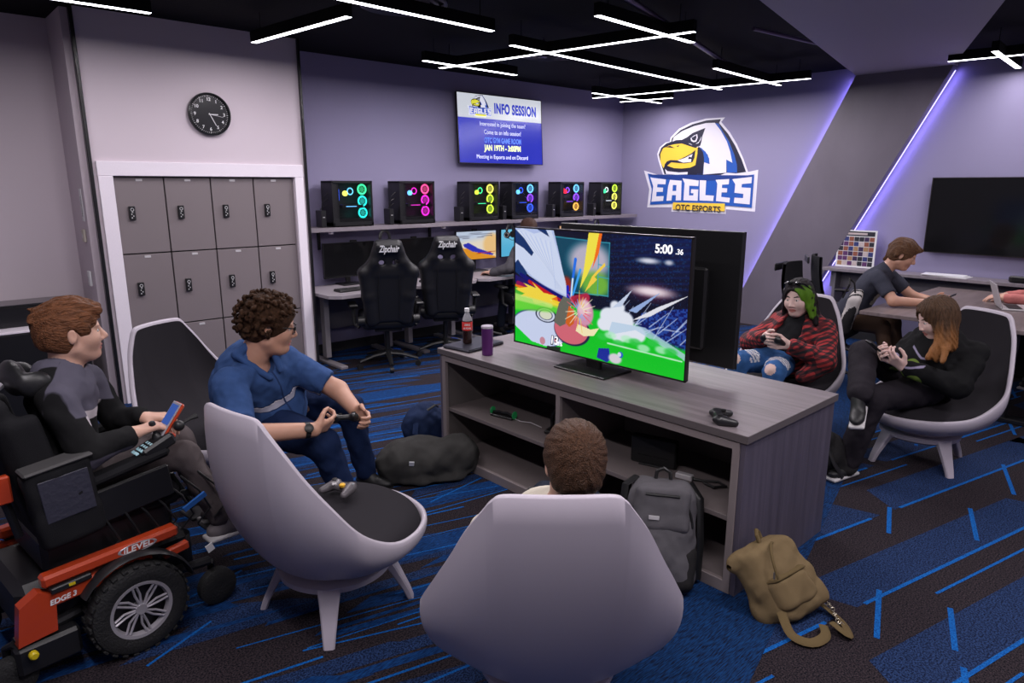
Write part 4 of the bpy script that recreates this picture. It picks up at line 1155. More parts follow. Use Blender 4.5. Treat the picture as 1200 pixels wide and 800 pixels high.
# emblem outline: metres right / up from the emblem centre
LOGO = [
  ('white', [(-0.596,-0.076),(-0.697,0.15),(-0.72,0.232),(-0.682,0.322),(-0.59,0.382),(-0.517,0.391),(-0.51,0.444),(-0.377,0.555),(-0.193,0.622),(0.033,0.658),(0.313,0.654),(0.261,0.602),(0.396,0.465),(0.509,0.313),(0.611,0.134),(0.69,-0.033),(0.826,-0.007),(0.826,-0.527),(0.415,-0.506),(0.416,-0.566),(-0.434,-0.558),(-0.432,-0.5),(-0.852,-0.509),(-0.829,-0.252),(-0.936,0.01)]),
  ('dark', [(-0.58,-0.046),(-0.655,0.118),(-0.691,0.221),(-0.656,0.311),(-0.572,0.368),(-0.492,0.39),(-0.485,0.433),(-0.352,0.534),(-0.168,0.599),(0.045,0.635),(0.254,0.636),(0.231,0.589),(0.371,0.448),(0.485,0.295),(0.591,0.117),(0.662,-0.033),(0.521,-0.049),(0.392,-0.038),(0.307,-0.066),(-0.146,-0.071)]),
  ('white', [(-0.475,0.389),(-0.454,0.448),(-0.327,0.519),(-0.143,0.574),(0.037,0.601),(0.17,0.597),(0.265,0.491),(0.362,0.352),(0.419,0.224),(0.464,0.083),(0.371,0.128),(0.383,-0.038),(0.038,-0.057),(0.045,0.102),(0.131,0.077),(0.093,0.196),(-0.009,0.286),(-0.078,0.298),(-0.343,0.407),(-0.415,0.406)]),
  ('blue', [(0.17,0.593),(0.225,0.582),(0.287,0.49),(0.394,0.351),(0.481,0.184),(0.53,0.053),(0.537,-0.04),(0.392,-0.038),(0.371,0.128),(0.464,0.077),(0.419,0.224),(0.362,0.352),(0.269,0.49)]),
  ('dark', [(0.225,0.586),(0.274,0.546),(0.376,0.438),(0.487,0.291),(0.592,0.111),(0.662,-0.033),(0.542,-0.044),(0.522,0.09),(0.481,0.184),(0.394,0.351),(0.286,0.493)]),
  ('dark', [(-0.415,0.4),(-0.319,0.406),(-0.239,0.437),(-0.16,0.485),(0.034,0.541),(-0.007,0.43),(-0.014,0.369),(-0.029,0.316),(-0.101,0.299),(-0.186,0.351),(-0.317,0.371)]),
  ('blue', [(-0.028,0.297),(0.058,0.236),(0.119,0.148),(0.128,0.077),(0.045,0.102),(0.043,-0.049),(-0.054,-0.052),(-0.033,0.142)]),
  ('dark', [(-0.056,0.317),(0.018,0.237),(0.041,0.16),(0.045,0.102),(0.038,-0.049),(-0.194,-0.05),(-0.202,-0.015),(-0.062,0.065),(-0.048,0.201)]),
  ('white', [(-0.184,0.419),(-0.135,0.451),(-0.085,0.468),(-0.073,0.423),(-0.092,0.372),(-0.134,0.366),(-0.172,0.384)]),
  ('dark', [(-0.17,0.422),(-0.098,0.457),(-0.091,0.418),(-0.112,0.385),(-0.149,0.39)]),
  ('white', [(-0.019,0.438),(-0.049,0.37),(-0.1,0.342),(-0.054,0.351),(-0.025,0.392)]),
  ('yellow', [(-0.655,0.128),(-0.661,0.23),(-0.621,0.303),(-0.533,0.336),(-0.436,0.352),(-0.316,0.357),(-0.208,0.323),(-0.101,0.29),(-0.064,0.298),(-0.063,0.211),(-0.085,0.066),(-0.165,0.036),(-0.295,0.026),(-0.416,0.033),(-0.529,0.065),(-0.573,0.086),(-0.595,0.036),(-0.627,0.077)]),
  ('dark', [(-0.41,0.327),(-0.351,0.337),(-0.371,0.314)]),
  ('dark', [(-0.586,0.318),(-0.504,0.335),(-0.421,0.3),(-0.512,0.311)]),
  ('dark', [(-0.545,0.126),(-0.484,0.144),(-0.374,0.136),(-0.257,0.178),(-0.154,0.224),(-0.094,0.264),(-0.103,0.164),(-0.13,0.106),(-0.251,0.093),(-0.372,0.102),(-0.47,0.114),(-0.541,0.065),(-0.583,0.011),(-0.578,0.086)]),
  ('white', [(-0.369,0.135),(-0.256,0.164),(-0.137,0.213),(-0.15,0.169),(-0.191,0.182),(-0.203,0.147),(-0.151,0.149),(-0.153,0.11),(-0.276,0.103)]),
  ('white', [(-0.569,0.025),(-0.525,-0.006),(-0.34,-0.025),(-0.196,-0.021),(-0.199,-0.054),(-0.386,-0.056),(-0.547,-0.042)]),
  ('blue', [(-0.862,-0.032),(-0.557,-0.087),(-0.096,-0.114),(0.397,-0.104),(0.781,-0.065),(0.781,-0.476),(0.425,-0.457),(-0.121,-0.433),(-0.46,-0.447),(-0.797,-0.47),(-0.777,-0.252)]),
  ('blue2', [(-0.841,-0.047),(0.772,-0.076),(0.745,-0.098),(0.399,-0.133),(-0.094,-0.142),(-0.556,-0.116),(-0.819,-0.068)]),
  ('white', [(-0.76,-0.096),(-0.543,-0.118),(-0.546,-0.185),(-0.683,-0.181),(-0.686,-0.226),(-0.584,-0.23),(-0.586,-0.288),(-0.693,-0.289),(-0.694,-0.351),(-0.567,-0.346),(-0.573,-0.412),(-0.773,-0.428),(-0.754,-0.21),(-0.813,-0.085)]),
  ('white', [(-0.475,-0.124),(-0.284,-0.137),(-0.277,-0.401),(-0.364,-0.404),(-0.364,-0.331),(-0.428,-0.332),(-0.433,-0.405),(-0.518,-0.411),(-0.5,-0.21)]),
  ('blue', [(-0.422,-0.193),(-0.363,-0.195),(-0.363,-0.274),(-0.424,-0.275)]),
  ('white', [(-0.274,-0.105),(-0.013,-0.135),(-0.015,-0.209),(-0.156,-0.203),(-0.152,-0.333),(-0.086,-0.332),(-0.083,-0.304),(-0.126,-0.301),(-0.124,-0.249),(-0.012,-0.253),(-0.011,-0.403),(-0.238,-0.4),(-0.234,-0.169)]),
  ('white', [(0.002,-0.131),(0.101,-0.135),(0.103,-0.326),(0.23,-0.333),(0.226,-0.403),(0.017,-0.398)]),
  ('white', [(0.242,-0.128),(0.441,-0.118),(0.438,-0.186),(0.343,-0.19),(0.342,-0.232),(0.42,-0.236),(0.42,-0.289),(0.342,-0.289),(0.342,-0.347),(0.469,-0.357),(0.465,-0.418),(0.267,-0.402),(0.272,-0.18)]),
  ('white', [(0.505,-0.118),(0.757,-0.094),(0.755,-0.172),(0.624,-0.183),(0.623,-0.224),(0.752,-0.231),(0.753,-0.436),(0.53,-0.421),(0.533,-0.353),(0.655,-0.358),(0.655,-0.306),(0.528,-0.292),(0.532,-0.186),(0.485,-0.124)]),
  ('yellow', [(-0.404,-0.43),(0.401,-0.431),(0.404,-0.531),(-0.406,-0.528)]),
]

m_lg = {'white': mat('emblem_white', (.74,.72,.80), .5), 'dark': mat('emblem_navy', (.012,.012,.035), .5), 'blue': mat('emblem_blue', (.015,.09,.42), .5), 'blue2': mat('emblem_blue_dark', (.01,.04,.22), .5), 'yellow': mat('emblem_yellow', (.85,.55,.05), .5)}
def emblem(parent, mats, sc, o, step=.0012, names=True):
    for i, (c, P) in enumerate(LOGO):
        mb = MB(); z = step*(i+1)
        n = len(P); vs = [(o[0]+x*sc, o[1]-z, o[2]+y*sc) for x, y in P]; mb.add(vs, [tuple(range(n))])
        ob = mb.build({'white':'white_shape','dark':'navy_shape','blue':'blue_shape','blue2':'blue_shape','yellow':'yellow_shape'}[c], mats[c], parent, smooth=0)
        bm = bmesh.new(); bm.from_mesh(ob.data); bmesh.ops.triangulate(bm, faces=bm.faces, ngon_method='EAR_CLIP')
        bm.to_mesh(ob.data); bm.free()
t = thing('wall_emblem', 'big eagle head team emblem with blue banner lettering on the corner wall', 'wall emblem', (WB-.003, 5.25, 1.95), R(-90))
bk = MB(); P = LOGO[0][1]; n = len(P)
emblem(t, m_lg, 1.0, (0,0,0), .0006)
text_mesh('emblem_print', 'OTC ESPORTS', .112, m_lg['dark'], t, loc=(-.005,-.022,-.508), rot=(PI/2,R(1.3),0), ext=.0004, off=.0022, sx=.95, space=1.05)
m_lgs = {'white': mat('slide_e_white', (.8,.8,.9), .5, emit=(.85,.88,1), estr=.75), 'dark': mat('slide_e_navy', (.01,.01,.03), .5), 'blue': mat('slide_e_blue', (.02,.08,.5), .5, emit=(.02,.08,.5), estr=.6),
  'blue2': mat('slide_e_blue', (.02,.08,.5), .5), 'yellow': mat('slide_e_yellow', (.8,.8,.05), .5, emit=(.85,.8,.05), estr=.8)}
for ob_i, (c, P) in enumerate(LOGO):
    Mt = rotm(-R(3)); z = .003+.0003*(ob_i+1)
    vs = [tuple(Mt @ Vector((-.335+x*.205, -z, .255+y*.205))) for x, y in P]
    ob = MB().add(vs, [tuple(range(len(P)))]).build('slide_emblem', m_lgs[c], TW, smooth=0)
    bm = bmesh.new(); bm.from_mesh(ob.data); bmesh.ops.triangulate(bm, faces=bm.faces, ngon_method='EAR_CLIP'); bm.to_mesh(ob.data); bm.free()
# ================================================================ WALL CLOCK, SWITCHES, SIGN
t = thing('wall_clock', 'round black wall clock with white numerals above the lockers', 'clock', (2.165, WL-.003, 2.325))
m_face = mat('clock_face', (.012,.012,.016), .22); m_glassy = mat('clock_rim', (.02,.02,.022), .25)
RX = rotm(PI/2)
MB().lathe([(.02,0),(.165,0),(.172,.012),(.170,.034),(.160,.040),(.152,.030)], n=64, rot=RX, cap1=False).build('rim', m_glassy, t)
MB().lathe([(.02,.018),(.153,.018),(.153,.020)], n=48, rot=RX).build('dial', m_face, t)
for k in range(12):
    a = PI/2-2*PI*(k+1)/12
    text_mesh('numeral', str(k+1), .036, m_txtw, t, loc=(.118*math.cos(a), -.0215, .118*math.sin(a)), rot=(PI/2,0,0), ext=.0003, off=.0006)
tk = MB()
for k in range(60):
    a = 2*PI*k/60; tk.box((.145*math.cos(a), -.0215, .145*math.sin(a)), (.009 if k%5 else .013,.001,.0015 if k%5 else .003), rot=rotm(0,-a,0))
tk.build('minute_marks', m_txtw, t)
def hand_(ang, l, w_, nm, y):
    a = PI/2-ang; MB().box((math.cos(a)*l*.4, y, math.sin(a)*l*.4), (l,.0015,w_), rot=rotm(0,-a,0)).build(nm, m_txtw, t)
hand_(R(90), .075, .007, 'hour_hand', -.024); hand_(R(153), .11, .005, 'minute_hand', -.026); hand_(R(100), .12, .002, 'second_hand', -.028)
# items on the side face of the locker bay (x = 1.20)
SX = LX0-.062
t = thing('wall_sign', 'small white vertical paper sign beside the black strip at the locker bay', 'sign', (SX, 5.97, 1.6)); t.location = (SX, 6.30, 1.60)
MB().box((-.002,0,0),(.004,.07,.25)).build('paper', m_txtw, t)
text_mesh('sign_print', 'SECURITY', .036, m_rub, t, loc=(-.0045,.0,-.01), rot=(PI/2,-PI/2,-PI/2), ext=.0002)
for zz, lb, hh in ((1.36,'beige wall thermostat under the paper sign',.10),(1.02,'white light switch plate low beside the lockers',.12)):
    t = thing('thermostat' if zz > 1.2 else 'light_switch', lb, 'wall control', (SX, 6.33, zz))
    MB().box((-.009,0,0),(.018,.07,hh),bev=.004).build('cover', m_txtw if zz < 1.2 else mat('beige_plastic',(.55,.50,.44),.5), t)
    MB().box((-.020,0,0),(.004,.018,.035),bev=.001).build('button', m_tagp, t)

# ================================================================ THINGS ON THE CONSOLE
t = thing('laptop', 'closed dark laptop under the cola bottle at the console corner', 'laptop', (2.70, 3.31, KZ), R(8))
MB().box((0,0,.010),(.33,.23,.016),bev=.005).build('body', mat('laptop_dark',(.035,.035,.05),.35,metal=.4), t); MB().box((0,0,.0195),(.325,.225,.003),bev=.001).build('lid', mat('laptop_dark',(.035,.035,.05),.35), t)
m_cola = mat('cola', (.02,.006,.004), .12, coat=.6); m_red = mat('label_red', (.70,.045,.04), .45); m_clear = mat('clear_plastic', (.55,.55,.6), .12, alpha=.5)
t = thing('soda_bottle', 'cola bottle with red label standing on the closed laptop', 'bottle', (2.665, 3.33, KZ+.0215))
MB().lathe([(.012,0),(.028,.002),(.031,.012),(.029,.035),(.031,.065),(.032,.10),(.031,.125),(.0305,.148)], n=28).build('cola', m_cola, t)
MB().lathe([(.031,.148),(.027,.168),(.018,.188),(.0135,.20),(.0135,.210)], n=28).build('neck', m_clear, t)
MB().lathe([(.0325,.088),(.0332,.09),(.0325,.140),(.0320,.142)], n=28, cap0=False, cap1=False).build('paper_label', m_red, t)
MB().lathe([(.0155,.206),(.0155,.226),(.013,.228)], n=20).build('cap', m_txtw, t)
for zz, s_ in ((.125,'ZERO'),(.103,'SUGAR')):
    tx = text_mesh('label_print', s_, .015, m_txtw, t, ext=.0003, off=.0004); Mr = Matrix((Vector((math.sin(yaw0 := R(52)), -math.cos(yaw0), 0)), Vector((0,0,1)), Vector((-math.cos(yaw0), -math.sin(yaw0), 0)))).transposed()
    tx.rotation_euler = Mr.to_euler(); tx.location = (-math.cos(yaw0)*.0336, -math.sin(yaw0)*.0336, zz)
t = thing('tumbler', 'purple metal tumbler with pale lid on the console', 'tumbler', (2.615, 3.075, KZ))
MB().lathe([(.01,0),(.030,0),(.033,.004),(.034,.03),(.036,.165),(.036,.168)], n=32).build('body', mat('purple_metal', (.14,.035,.19), .32, metal=.55), t)
MB().lathe([(.0365,.168),(.0368,.178),(.034,.182),(.01,.182)], n=32).build('lid', mat('lid_pale',(.45,.40,.48),.3), t)
def gamepad(label, loc, rz, m, tilt=(0,0), extra=None, group=None, cat='game controller', sc_=1.0):
    t = thing('game_controller', label, cat, loc, rz, group)
    t.rotation_euler = (tilt[0], tilt[1], rz)
    g = SDF(); s = sc_
    g.rbox((0,.0,.022),(.055*s,.026*s,.014),.012,k=.01)
    for x in (-1,1):
        g.cone((x*.050*s,.008,.020),(x*.066*s,-.052*s,.016),.024*s,.015*s,k=.014); g.cone((x*.046*s,.020,.026),(x*.046*s,.030,.024),.014,.012,k=.01)
    v, q = g.mesh(.0035); np_mesh('shell', [(v, q)], m, t)
    st = [(-.048,.010),(.022,-.018)]
    for x, y in st: MB().lathe([(.010,.028),(.008,.040),(.0115,.043),(.0115,.047),(.007,.048)], (x*s,y*s,0), 16).build('thumbstick', m_rub, t)
    dp = MB(); dp.box((-.022*s,-.018*s,.038),(.022,.007,.005)); dp.box((-.022*s,-.018*s,.038),(.007,.022,.005)); dp.build('direction_pad', m_rub if not extra else m_tagp, t)
    cols = extra or [m_rub]*4
    for k, (dx, dy) in enumerate(((0,.011),(.011,0),(0,-.011),(-.011,0))):
        MB().lathe([(.0046,.034),(.0046,.0395),(.003,.0405)], (.048*s+dx,.010*s+dy,0), 12).build('button', cols[k], t)
    return t
m_pad = mat('gamepad_black', (.014,.014,.016), .35)
gamepad('black game controller lying near the console front corner', (2.585, 1.475, KZ), R(40), m_pad, group=None)
m_gcg = mat('pad_grey', (.10,.09,.10), .35)
gp = gamepad('grey game controller with coloured buttons on the empty seat', (1.315, 2.53, .452), R(-75), m_gcg, tilt=(R(3),R(-4)), extra=[mat('btn_yellow',(.75,.42,.03),.4), mat('btn_teal',(.02,.35,.40),.4), mat('btn_red',(.5,.03,.03),.4), mat('btn_grey',(.3,.3,.3),.4)])
MB().lathe([(.012,.036),(.014,.046),(.009,.050)], (.03,-.02,0), 14).build('thumbstick_cap', mat('btn_yellow',(.75,.42,.03),.4), gp)
# ---- things inside the console
m_grn = mat('green_glow', (.01,.12,.04), .4, emit=(.02,.35,.10), estr=.12)
t = thing('charging_cradle', 'low black charging cradle with green edges on the upper console shelf', 'charger', (2.66, 2.98, .361), R(-80))
MB().box((0,0,.008),(.17,.06,.014),bev=.004).build('base', m_rub, t)
for s_ in (-1,1):
    MB().lathe([(.019,-.003),(.024,-.003),(.024,.003),(.019,.004)], (s_*.085,0,.028), 20, rot=rotm(0,PI/2,0)).build('end_ring', m_grn, t)
MB().tube([(-.08,0,.02),(-.03,0,.03),(0,0,.026),(.03,0,.032),(.08,0,.02)],.008,8).build('crossbar', m_rub, t)
MB().tube([(.09,0,.005),(.14,-.01,.004),(.20,.01,.004),(.30,-.02,.004)],.0028,6).build('cable', m_tagp, t)
t = thing('charging_dock', 'upright black controller dock with small green lights on the console shelf', 'charger', (2.70, 2.56, .361), R(-70))
d = MB(); d.box((0,0,.012),(.13,.10,.022),bev=.006); d.box((0,.03,.08),(.045,.03,.13),bev=.008); d.build('body', m_rub, t)
MB().tube([(-.03,.0,.02),(-.034,0,.09),(-.02,0,.135),(0,0,.15),(.02,0,.135),(.034,0,.09),(.03,0,.02)],.012,10).build('arch', m_tvg, t)
MB().tube([(.02,-.02,.06),(.06,-.03,.055),(.085,.01,.07),(.08,.04,.10)],.009,8).build('holder', m_rub, t)
t = thing('receiver_box', 'tiny black box with two green lights beside the controller dock', 'receiver', (2.585, 2.475, .361), R(-70))
MB().box((0,0,.016),(.075,.05,.03),bev=.006).build('body', m_rub, t)
for s_ in (-1,1): MB().box((s_*.016,-.0255,.018),(.014,.002,.010)).build('light', m_grn, t)
t = thing('game_console', 'flat black games console standing on the lower right shelf', 'games console', (2.76, 1.93, .351), R(-75))
MB().box((0,0,.075),(.24,.05,.145),bev=.006).build('body', m_tvb, t); MB().box((0,-.026,.05),(.16,.002,.004)).build('seam', m_tvg, t); MB().box((0,0,.004),(.14,.08,.008),bev=.002).build('stand', m_rub, t)
t = thing('power_adapter', 'white power adapter with black cable on the lower right console shelf', 'adapter', (2.72, 1.72, .351), R(-80))
MB().box((0,0,.015),(.085,.035,.028),bev=.004).build('body', m_tagp, t)
MB().tube([(.04,0,.012),(.09,.02,.008),(.15,.05,.008),(.20,.02,.010),(.16,-.03,.012),(.10,-.01,.014)],.006,6).build('cable', m_rub, t)
# ---- meeting table items
m_silver = mat('laptop_silver', (.55,.53,.55), .35, metal=.3)
t = thing('laptop', 'open silver laptop in front of the person in pink sleeves', 'laptop', (6.93, 1.32, .7425), R(22))
MB().box((0,0,.008),(.31,.215,.014),bev=.004).build('base', m_silver, t)
MB().box((0,.01,.0155),(.27,.10,.002)).build('keyboard_deck', m_key, t)
Ml = rotm(R(-18)); MB().box(Vector((0,.108,.012))+(Ml @ Vector((0,0,.105))), (.31,.007,.21), rot=Ml, bev=.003).build('lid', m_silver, t)
MB().box(Vector((0,.108,.012))+(Ml @ Vector((0,-.0045,.105))), (.295,.002,.195), rot=Ml).build('screen', mat('reddish_screen',(.16,.06,.08),.2), t)
t = thing('paper_stack', 'white papers lying on the wall counter under the dark screen', 'papers', (8.06, 2.15, .8345), R(88))
for k in range(3): MB().box((.01*k,.004*k,.003+.006*k),(.42-.02*k,.20,.005),rot=rotm(0,0,.05*k)).build('sheet', m_txtw, t)
t = thing('speaker_bar', 'short black bar speaker on the wall counter at the right edge', 'speaker', (8.0, 1.35, .8345), R(90))
MB().box((0,0,.035),(.5,.07,.06),bev=.012).build('body', m_rub, t); MB().box((0,.036,.035),(.44,.003,.04)).build('grille', m_fab, t)
t = thing('photo_board', 'poster board of many small colourful photos standing on the counter', 'poster', (8.13, 3.10, .8345), R(-90))
ph = MB(); ph.box((0,0,.215),(.42,.012,.42)); ph.build('board', m_txtw, t)
pc_ = [mat('photo_%d' % i, c, .5) for i, c in enumerate(((.04,.02,.07),(.25,.08,.05),(.5,.42,.42),(.03,.04,.16),(.35,.2,.1),(.10,.03,.12),(.02,.02,.03)))]
rg = random.Random(5); tiles = MB()
for r in range(6):
    for c in range(7):
        tiles.mat(rg.randrange(7)); tiles.box((-.165+.055*c,-.0072,.05+.055*r),(.05,.002,.048))
tiles.mat(6); tiles.box((0,-.0072,.385),(.38,.002,.05)); tiles.mat(2); tiles.box((0,-.0085,.385),(.22,.001,.022))
tiles.build('photos', pc_, t)

# ================================================================ BAGS
m_can = mat('khaki_canvas', (.175,.125,.065), .85, bump=.35, bscale=700, var=.12, vscale=9)
m_cand = mat('khaki_strap', (.12,.085,.04), .85, bump=.3, bscale=500)
m_gbag = mat('grey_canvas', (.10,.095,.105), .85, bump=.35, bscale=700, var=.12, vscale=12)
m_bbag = mat('black_canvas', (.022,.021,.022), .8, bump=.3, bscale=500, var=.2, vscale=14)
m_nbag = mat('navy_canvas', (.012,.022,.06), .8, bump=.3, bscale=500, var=.2, vscale=14)
m_zip = mat('zip_metal', (.45,.40,.32), .35, metal=.8)
def backpack(name, label, loc, ax, w_, d_, h_, m, ms, seed=0, group=None, pocket=True):
    """ax rows: width, depth(front), up"""
    t = thing(name, label, 'backpack', loc, 0, group); ax = [nrm(a) for a in ax]; W_, D_, U_ = ax
    b = SDF(); o = U_*(h_/2)
    b.rbox(o, (w_/2,d_/2,h_/2), min(w_,d_)*.30, ax, k=.03); b.ell(o+D_*d_*.22-U_*h_*.08,(w_*.46,d_*.45,h_*.42),ax,k=.04)
    b.rbox(o-U_*h_*.32,(w_*.52,d_*.55,h_*.16), .05, ax, k=.03)
    b.disp = lambda p: .007*waves(p, 1.2, seed)+.003*waves(p, 2.9, seed+1)
    v, q = b.mesh(.009); np_mesh('body', [(v, q)], m, t)
    if pocket:
        pk = SDF(); pk.rbox(o+D_*(d_*.48)-U_*h_*.15,(w_*.36,.035,h_*.22),.03,ax,k=.02); pk.disp = lambda p: .004*waves(p, 2.0, seed+2)
        v, q = pk.mesh(.007); np_mesh('front_pocket', [(v, q)], m, t)
        fl_ = SDF(); fl_.rbox(o+D_*(d_*.52)+U_*h_*.05,(w_*.37,.030,h_*.035),.02,ax,k=.02); v, q = fl_.mesh(.006); np_mesh('pocket_flap', [(v, q)], ms, t)
    zl = MB(); pts = []
    for k in range(17):
        a = PI*(k/16); pts.append(tuple(o+W_*(w_*.46*math.cos(a))+U_*(h_*(.12+.34*math.sin(a)))+D_*(d_*.42)))
    zl.tube(pts,.006,6); zl.build('zipper', ms, t)
    MB().tube([tuple(o+W_*.03*s_*w_/.3+U_*(h_*.5+z)-D_*d_*.2) for s_, z in ((-1.2,-.01),(-1,.035),(0,.05),(1,.035),(1.2,-.01))],.009,8).build('top_handle', ms, t)
    return t, (W_, D_, U_)
# khaki backpack lying back against the console end
kb, kax = backpack('backpack', 'khaki canvas backpack leaning on the end of the console', (2.56, 1.07, .005), [(.93,.36,-.05),(-.33,-.80,.50),(-.05,.42,.86)], .195, .10, .32, m_can, m_cand, 2)
for s_, pts in ((-1, [(-.10,-.0,.06),(-.15,-.07,.02),(-.13,-.14,.012),(-.05,-.16,.012),(.0,-.13,.02)]), (1, [(.10,-.02,.06),(.13,-.08,.02),(.09,-.17,.012),(.02,-.22,.015),(.03,-.15,.03)])):
    P = [Vector(p) for p in pts]; MB().tube(smooth_path(P),.020,10,flat=.25).build('shoulder_strap', m_cand, kb, smooth=60)
MB().tube([(.085,.03,.17),(.13,.05,.21),(.095,.08,.25)],.004,6).build('side_cord', m_tagp, kb)
MB().box((-.105,.04,.21),(.008,.006,.03)).build('zip_pull', m_zip, kb)
ch = MB()
for k in range(16): ch.torus((.10+.03*math.sin(k*.35),-.06-.008*k,.05-.0025*k),.008,.002,rot=rotm(k,k*.7,0),n=8,k=4)
ch.build('bead_chain', m_zip, kb)
# grey backpack standing against the console front
gb, _ = backpack('backpack', 'grey backpack with black base standing against the open shelves', (2.345, 1.585, .002), [(.55,-.83,0),(-.80,-.53,.22),(.14,.10,.98)], .29, .20, .47, m_gbag, m_rub, 5, pocket=False)
U_ = nrm((.14,.10,.98)); W_ = nrm((.55,-.83,0)); D_ = nrm((-.80,-.53,.22))
lo = SDF(); lo.rbox(U_*.115,(.155,.115,.115),.06,[W_,D_,U_],k=.02); lo.disp = lambda p: .005*waves(p,1.5,3); v, q = lo.mesh(.009); np_mesh('lower_body', [(v, q)], m_bbag, gb)
fp = SDF(); fp.rbox(U_*.36+D_*.085,(.12,.035,.10),.032,[W_,D_,nrm(U_-D_*.25)],k=.02); fp.disp = lambda p: .004*waves(p,2,1); v, q = fp.mesh(.007); np_mesh('front_pocket', [(v, q)], m_gbag, gb)
MB().tube([tuple(U_*.43+D_*.118+W_*x) for x in (-.07,0,.075)],.006,6).build('pocket_zipper', m_rub, gb)
MB().box(tuple(U_*.33+D_*.124-W_*.03),(.045,.004,.018),rot=Matrix((W_,D_,U_)).transposed(),bev=.001).build('badge', m_tagp, gb)
MB().tube([tuple(U_*.46-D_*.06+W_*.12),tuple(U_*.40-D_*.02+W_*.165),tuple(U_*.2-D_*.02+W_*.175),tuple(U_*.03-D_*.04+W_*.17)],.02,8,flat=.3).build('shoulder_strap', m_rub, gb)
MB().tube([tuple(U_*.47-D_*.06-W_*.12),tuple(U_*.44+D_*.01-W_*.165),tuple(U_*.36+D_*.02-W_*.17)],.018,8,flat=.3).build('shoulder_strap', m_rub, gb)
# dark bag on the floor beside the console, with a navy bag behind it
t = thing('duffel_bag', 'slumped charcoal bag on the carpet at the left end of the console', 'bag', (2.27, 3.27, 0))
s = SDF(); s.ell((.0,0,.115),(.27,.17,.125),[nrm((.80,-.60,0)),nrm((.60,.80,0)),(0,0,1)],k=.05); s.ell((-.13,.05,.10),(.16,.15,.11),k=.06); s.ell((.17,-.10,.12),(.14,.13,.125),k=.05); s.ell((0,0,.03),(.30,.19,.04),[nrm((.80,-.60,0)),nrm((.60,.80,0)),(0,0,1)],k=.03)
s.disp = lambda p: .012*waves(p, .8, 4)+.006*waves(p, 1.9, 2)
s.cut((0,0,.004),(0,0,-1)); v, q = s.mesh(.010); np_mesh('body', [(v, q)], mat('charcoal_cloth', (.038,.037,.036), .85, bump=.3, bscale=500, var=.2, vscale=10), t)
MB().tube([(-.24,-.0,.10),(-.12,-.10,.16),(.05,-.17,.14),(.20,-.22,.10)],.004,6).build('seam', m_rub, t)
MB().box((-.17,-.105,.155),(.030,.006,.038),rot=rotm(.5,.1,-.6),bev=.002).build('white_tag', m_txtw, t)
t = thing('backpack', 'navy backpack leaning on the left end of the console behind the charcoal bag', 'backpack', (2.55, 3.68, 0))
s = SDF(); s.ell((0,0,.15),(.16,.11,.16),k=.03); s.rbox((.02,0,.12),(.13,.10,.12),.06,k=.03); s.disp = lambda p: .010*waves(p,1.2,7)+.005*waves(p,3,1); s.cut((0,0,.004),(0,0,-1)); v, q = s.mesh(.010); np_mesh('body', [(v, q)], m_nbag, t)
MB().tube([(-.10,-.06,.22),(-.14,-.10,.15),(-.12,-.12,.05)],.018,8,flat=.3).build('shoulder_strap', m_nbag, t)
MB().tube([(-.02,-.08,.28),(.03,-.10,.31),(.08,-.06,.28)],.008,8).build('top_handle', m_rub, t)
t = thing('backpack', 'black backpack on the carpet behind the console, near the crossed legs', 'backpack', (4.12, 1.66, 0))
s = SDF(); s.ell((0,0,.13),(.13,.16,.15),k=.03); s.ell((.05,-.12,.06),(.10,.10,.07),k=.04); s.disp = lambda p: .010*waves(p,1.2,9)+.004*waves(p,3,1); s.cut((0,0,.004),(0,0,-1)); v, q = s.mesh(.010); np_mesh('body', [(v, q)], m_bbag, t)
MB().tube([(-.08,-.08,.22),(-.10,-.14,.12),(-.05,-.18,.03)],.016,8,flat=.3).build('shoulder_strap', m_rub, t)
# white striped bag on the office chair
t = thing('tote_bag', 'white and black striped bag hanging by the office chair at the meeting table', 'bag', (6.06, 2.30, .52))
s = SDF(); s.rbox((0,0,.17),(.15,.05,.17),.04,[nrm((.8,.3,.1)),nrm((-.3,.8,.2)),nrm((-.15,-.1,1))],k=.02); s.disp = lambda p: .006*waves(p,1.5,4); v, q = s.mesh(.009)
def _st(c): return ((np.floor((c@np.array([.8,.3,.25])+3)*26) % 3) == 0).astype(int)
np_mesh('body', [(v, q)], [mat('bag_white', (.42,.39,.38), .8, bump=.2, bscale=500), m_bbag], t, matfn=_st)
for s_ in (-1,1): MB().tube([(.06*s_-.06,-.03*s_,.30),(.05*s_-.08,-.02,.42),(-.04,.02,.46)],.008,6).build('handle', m_bbag, t)
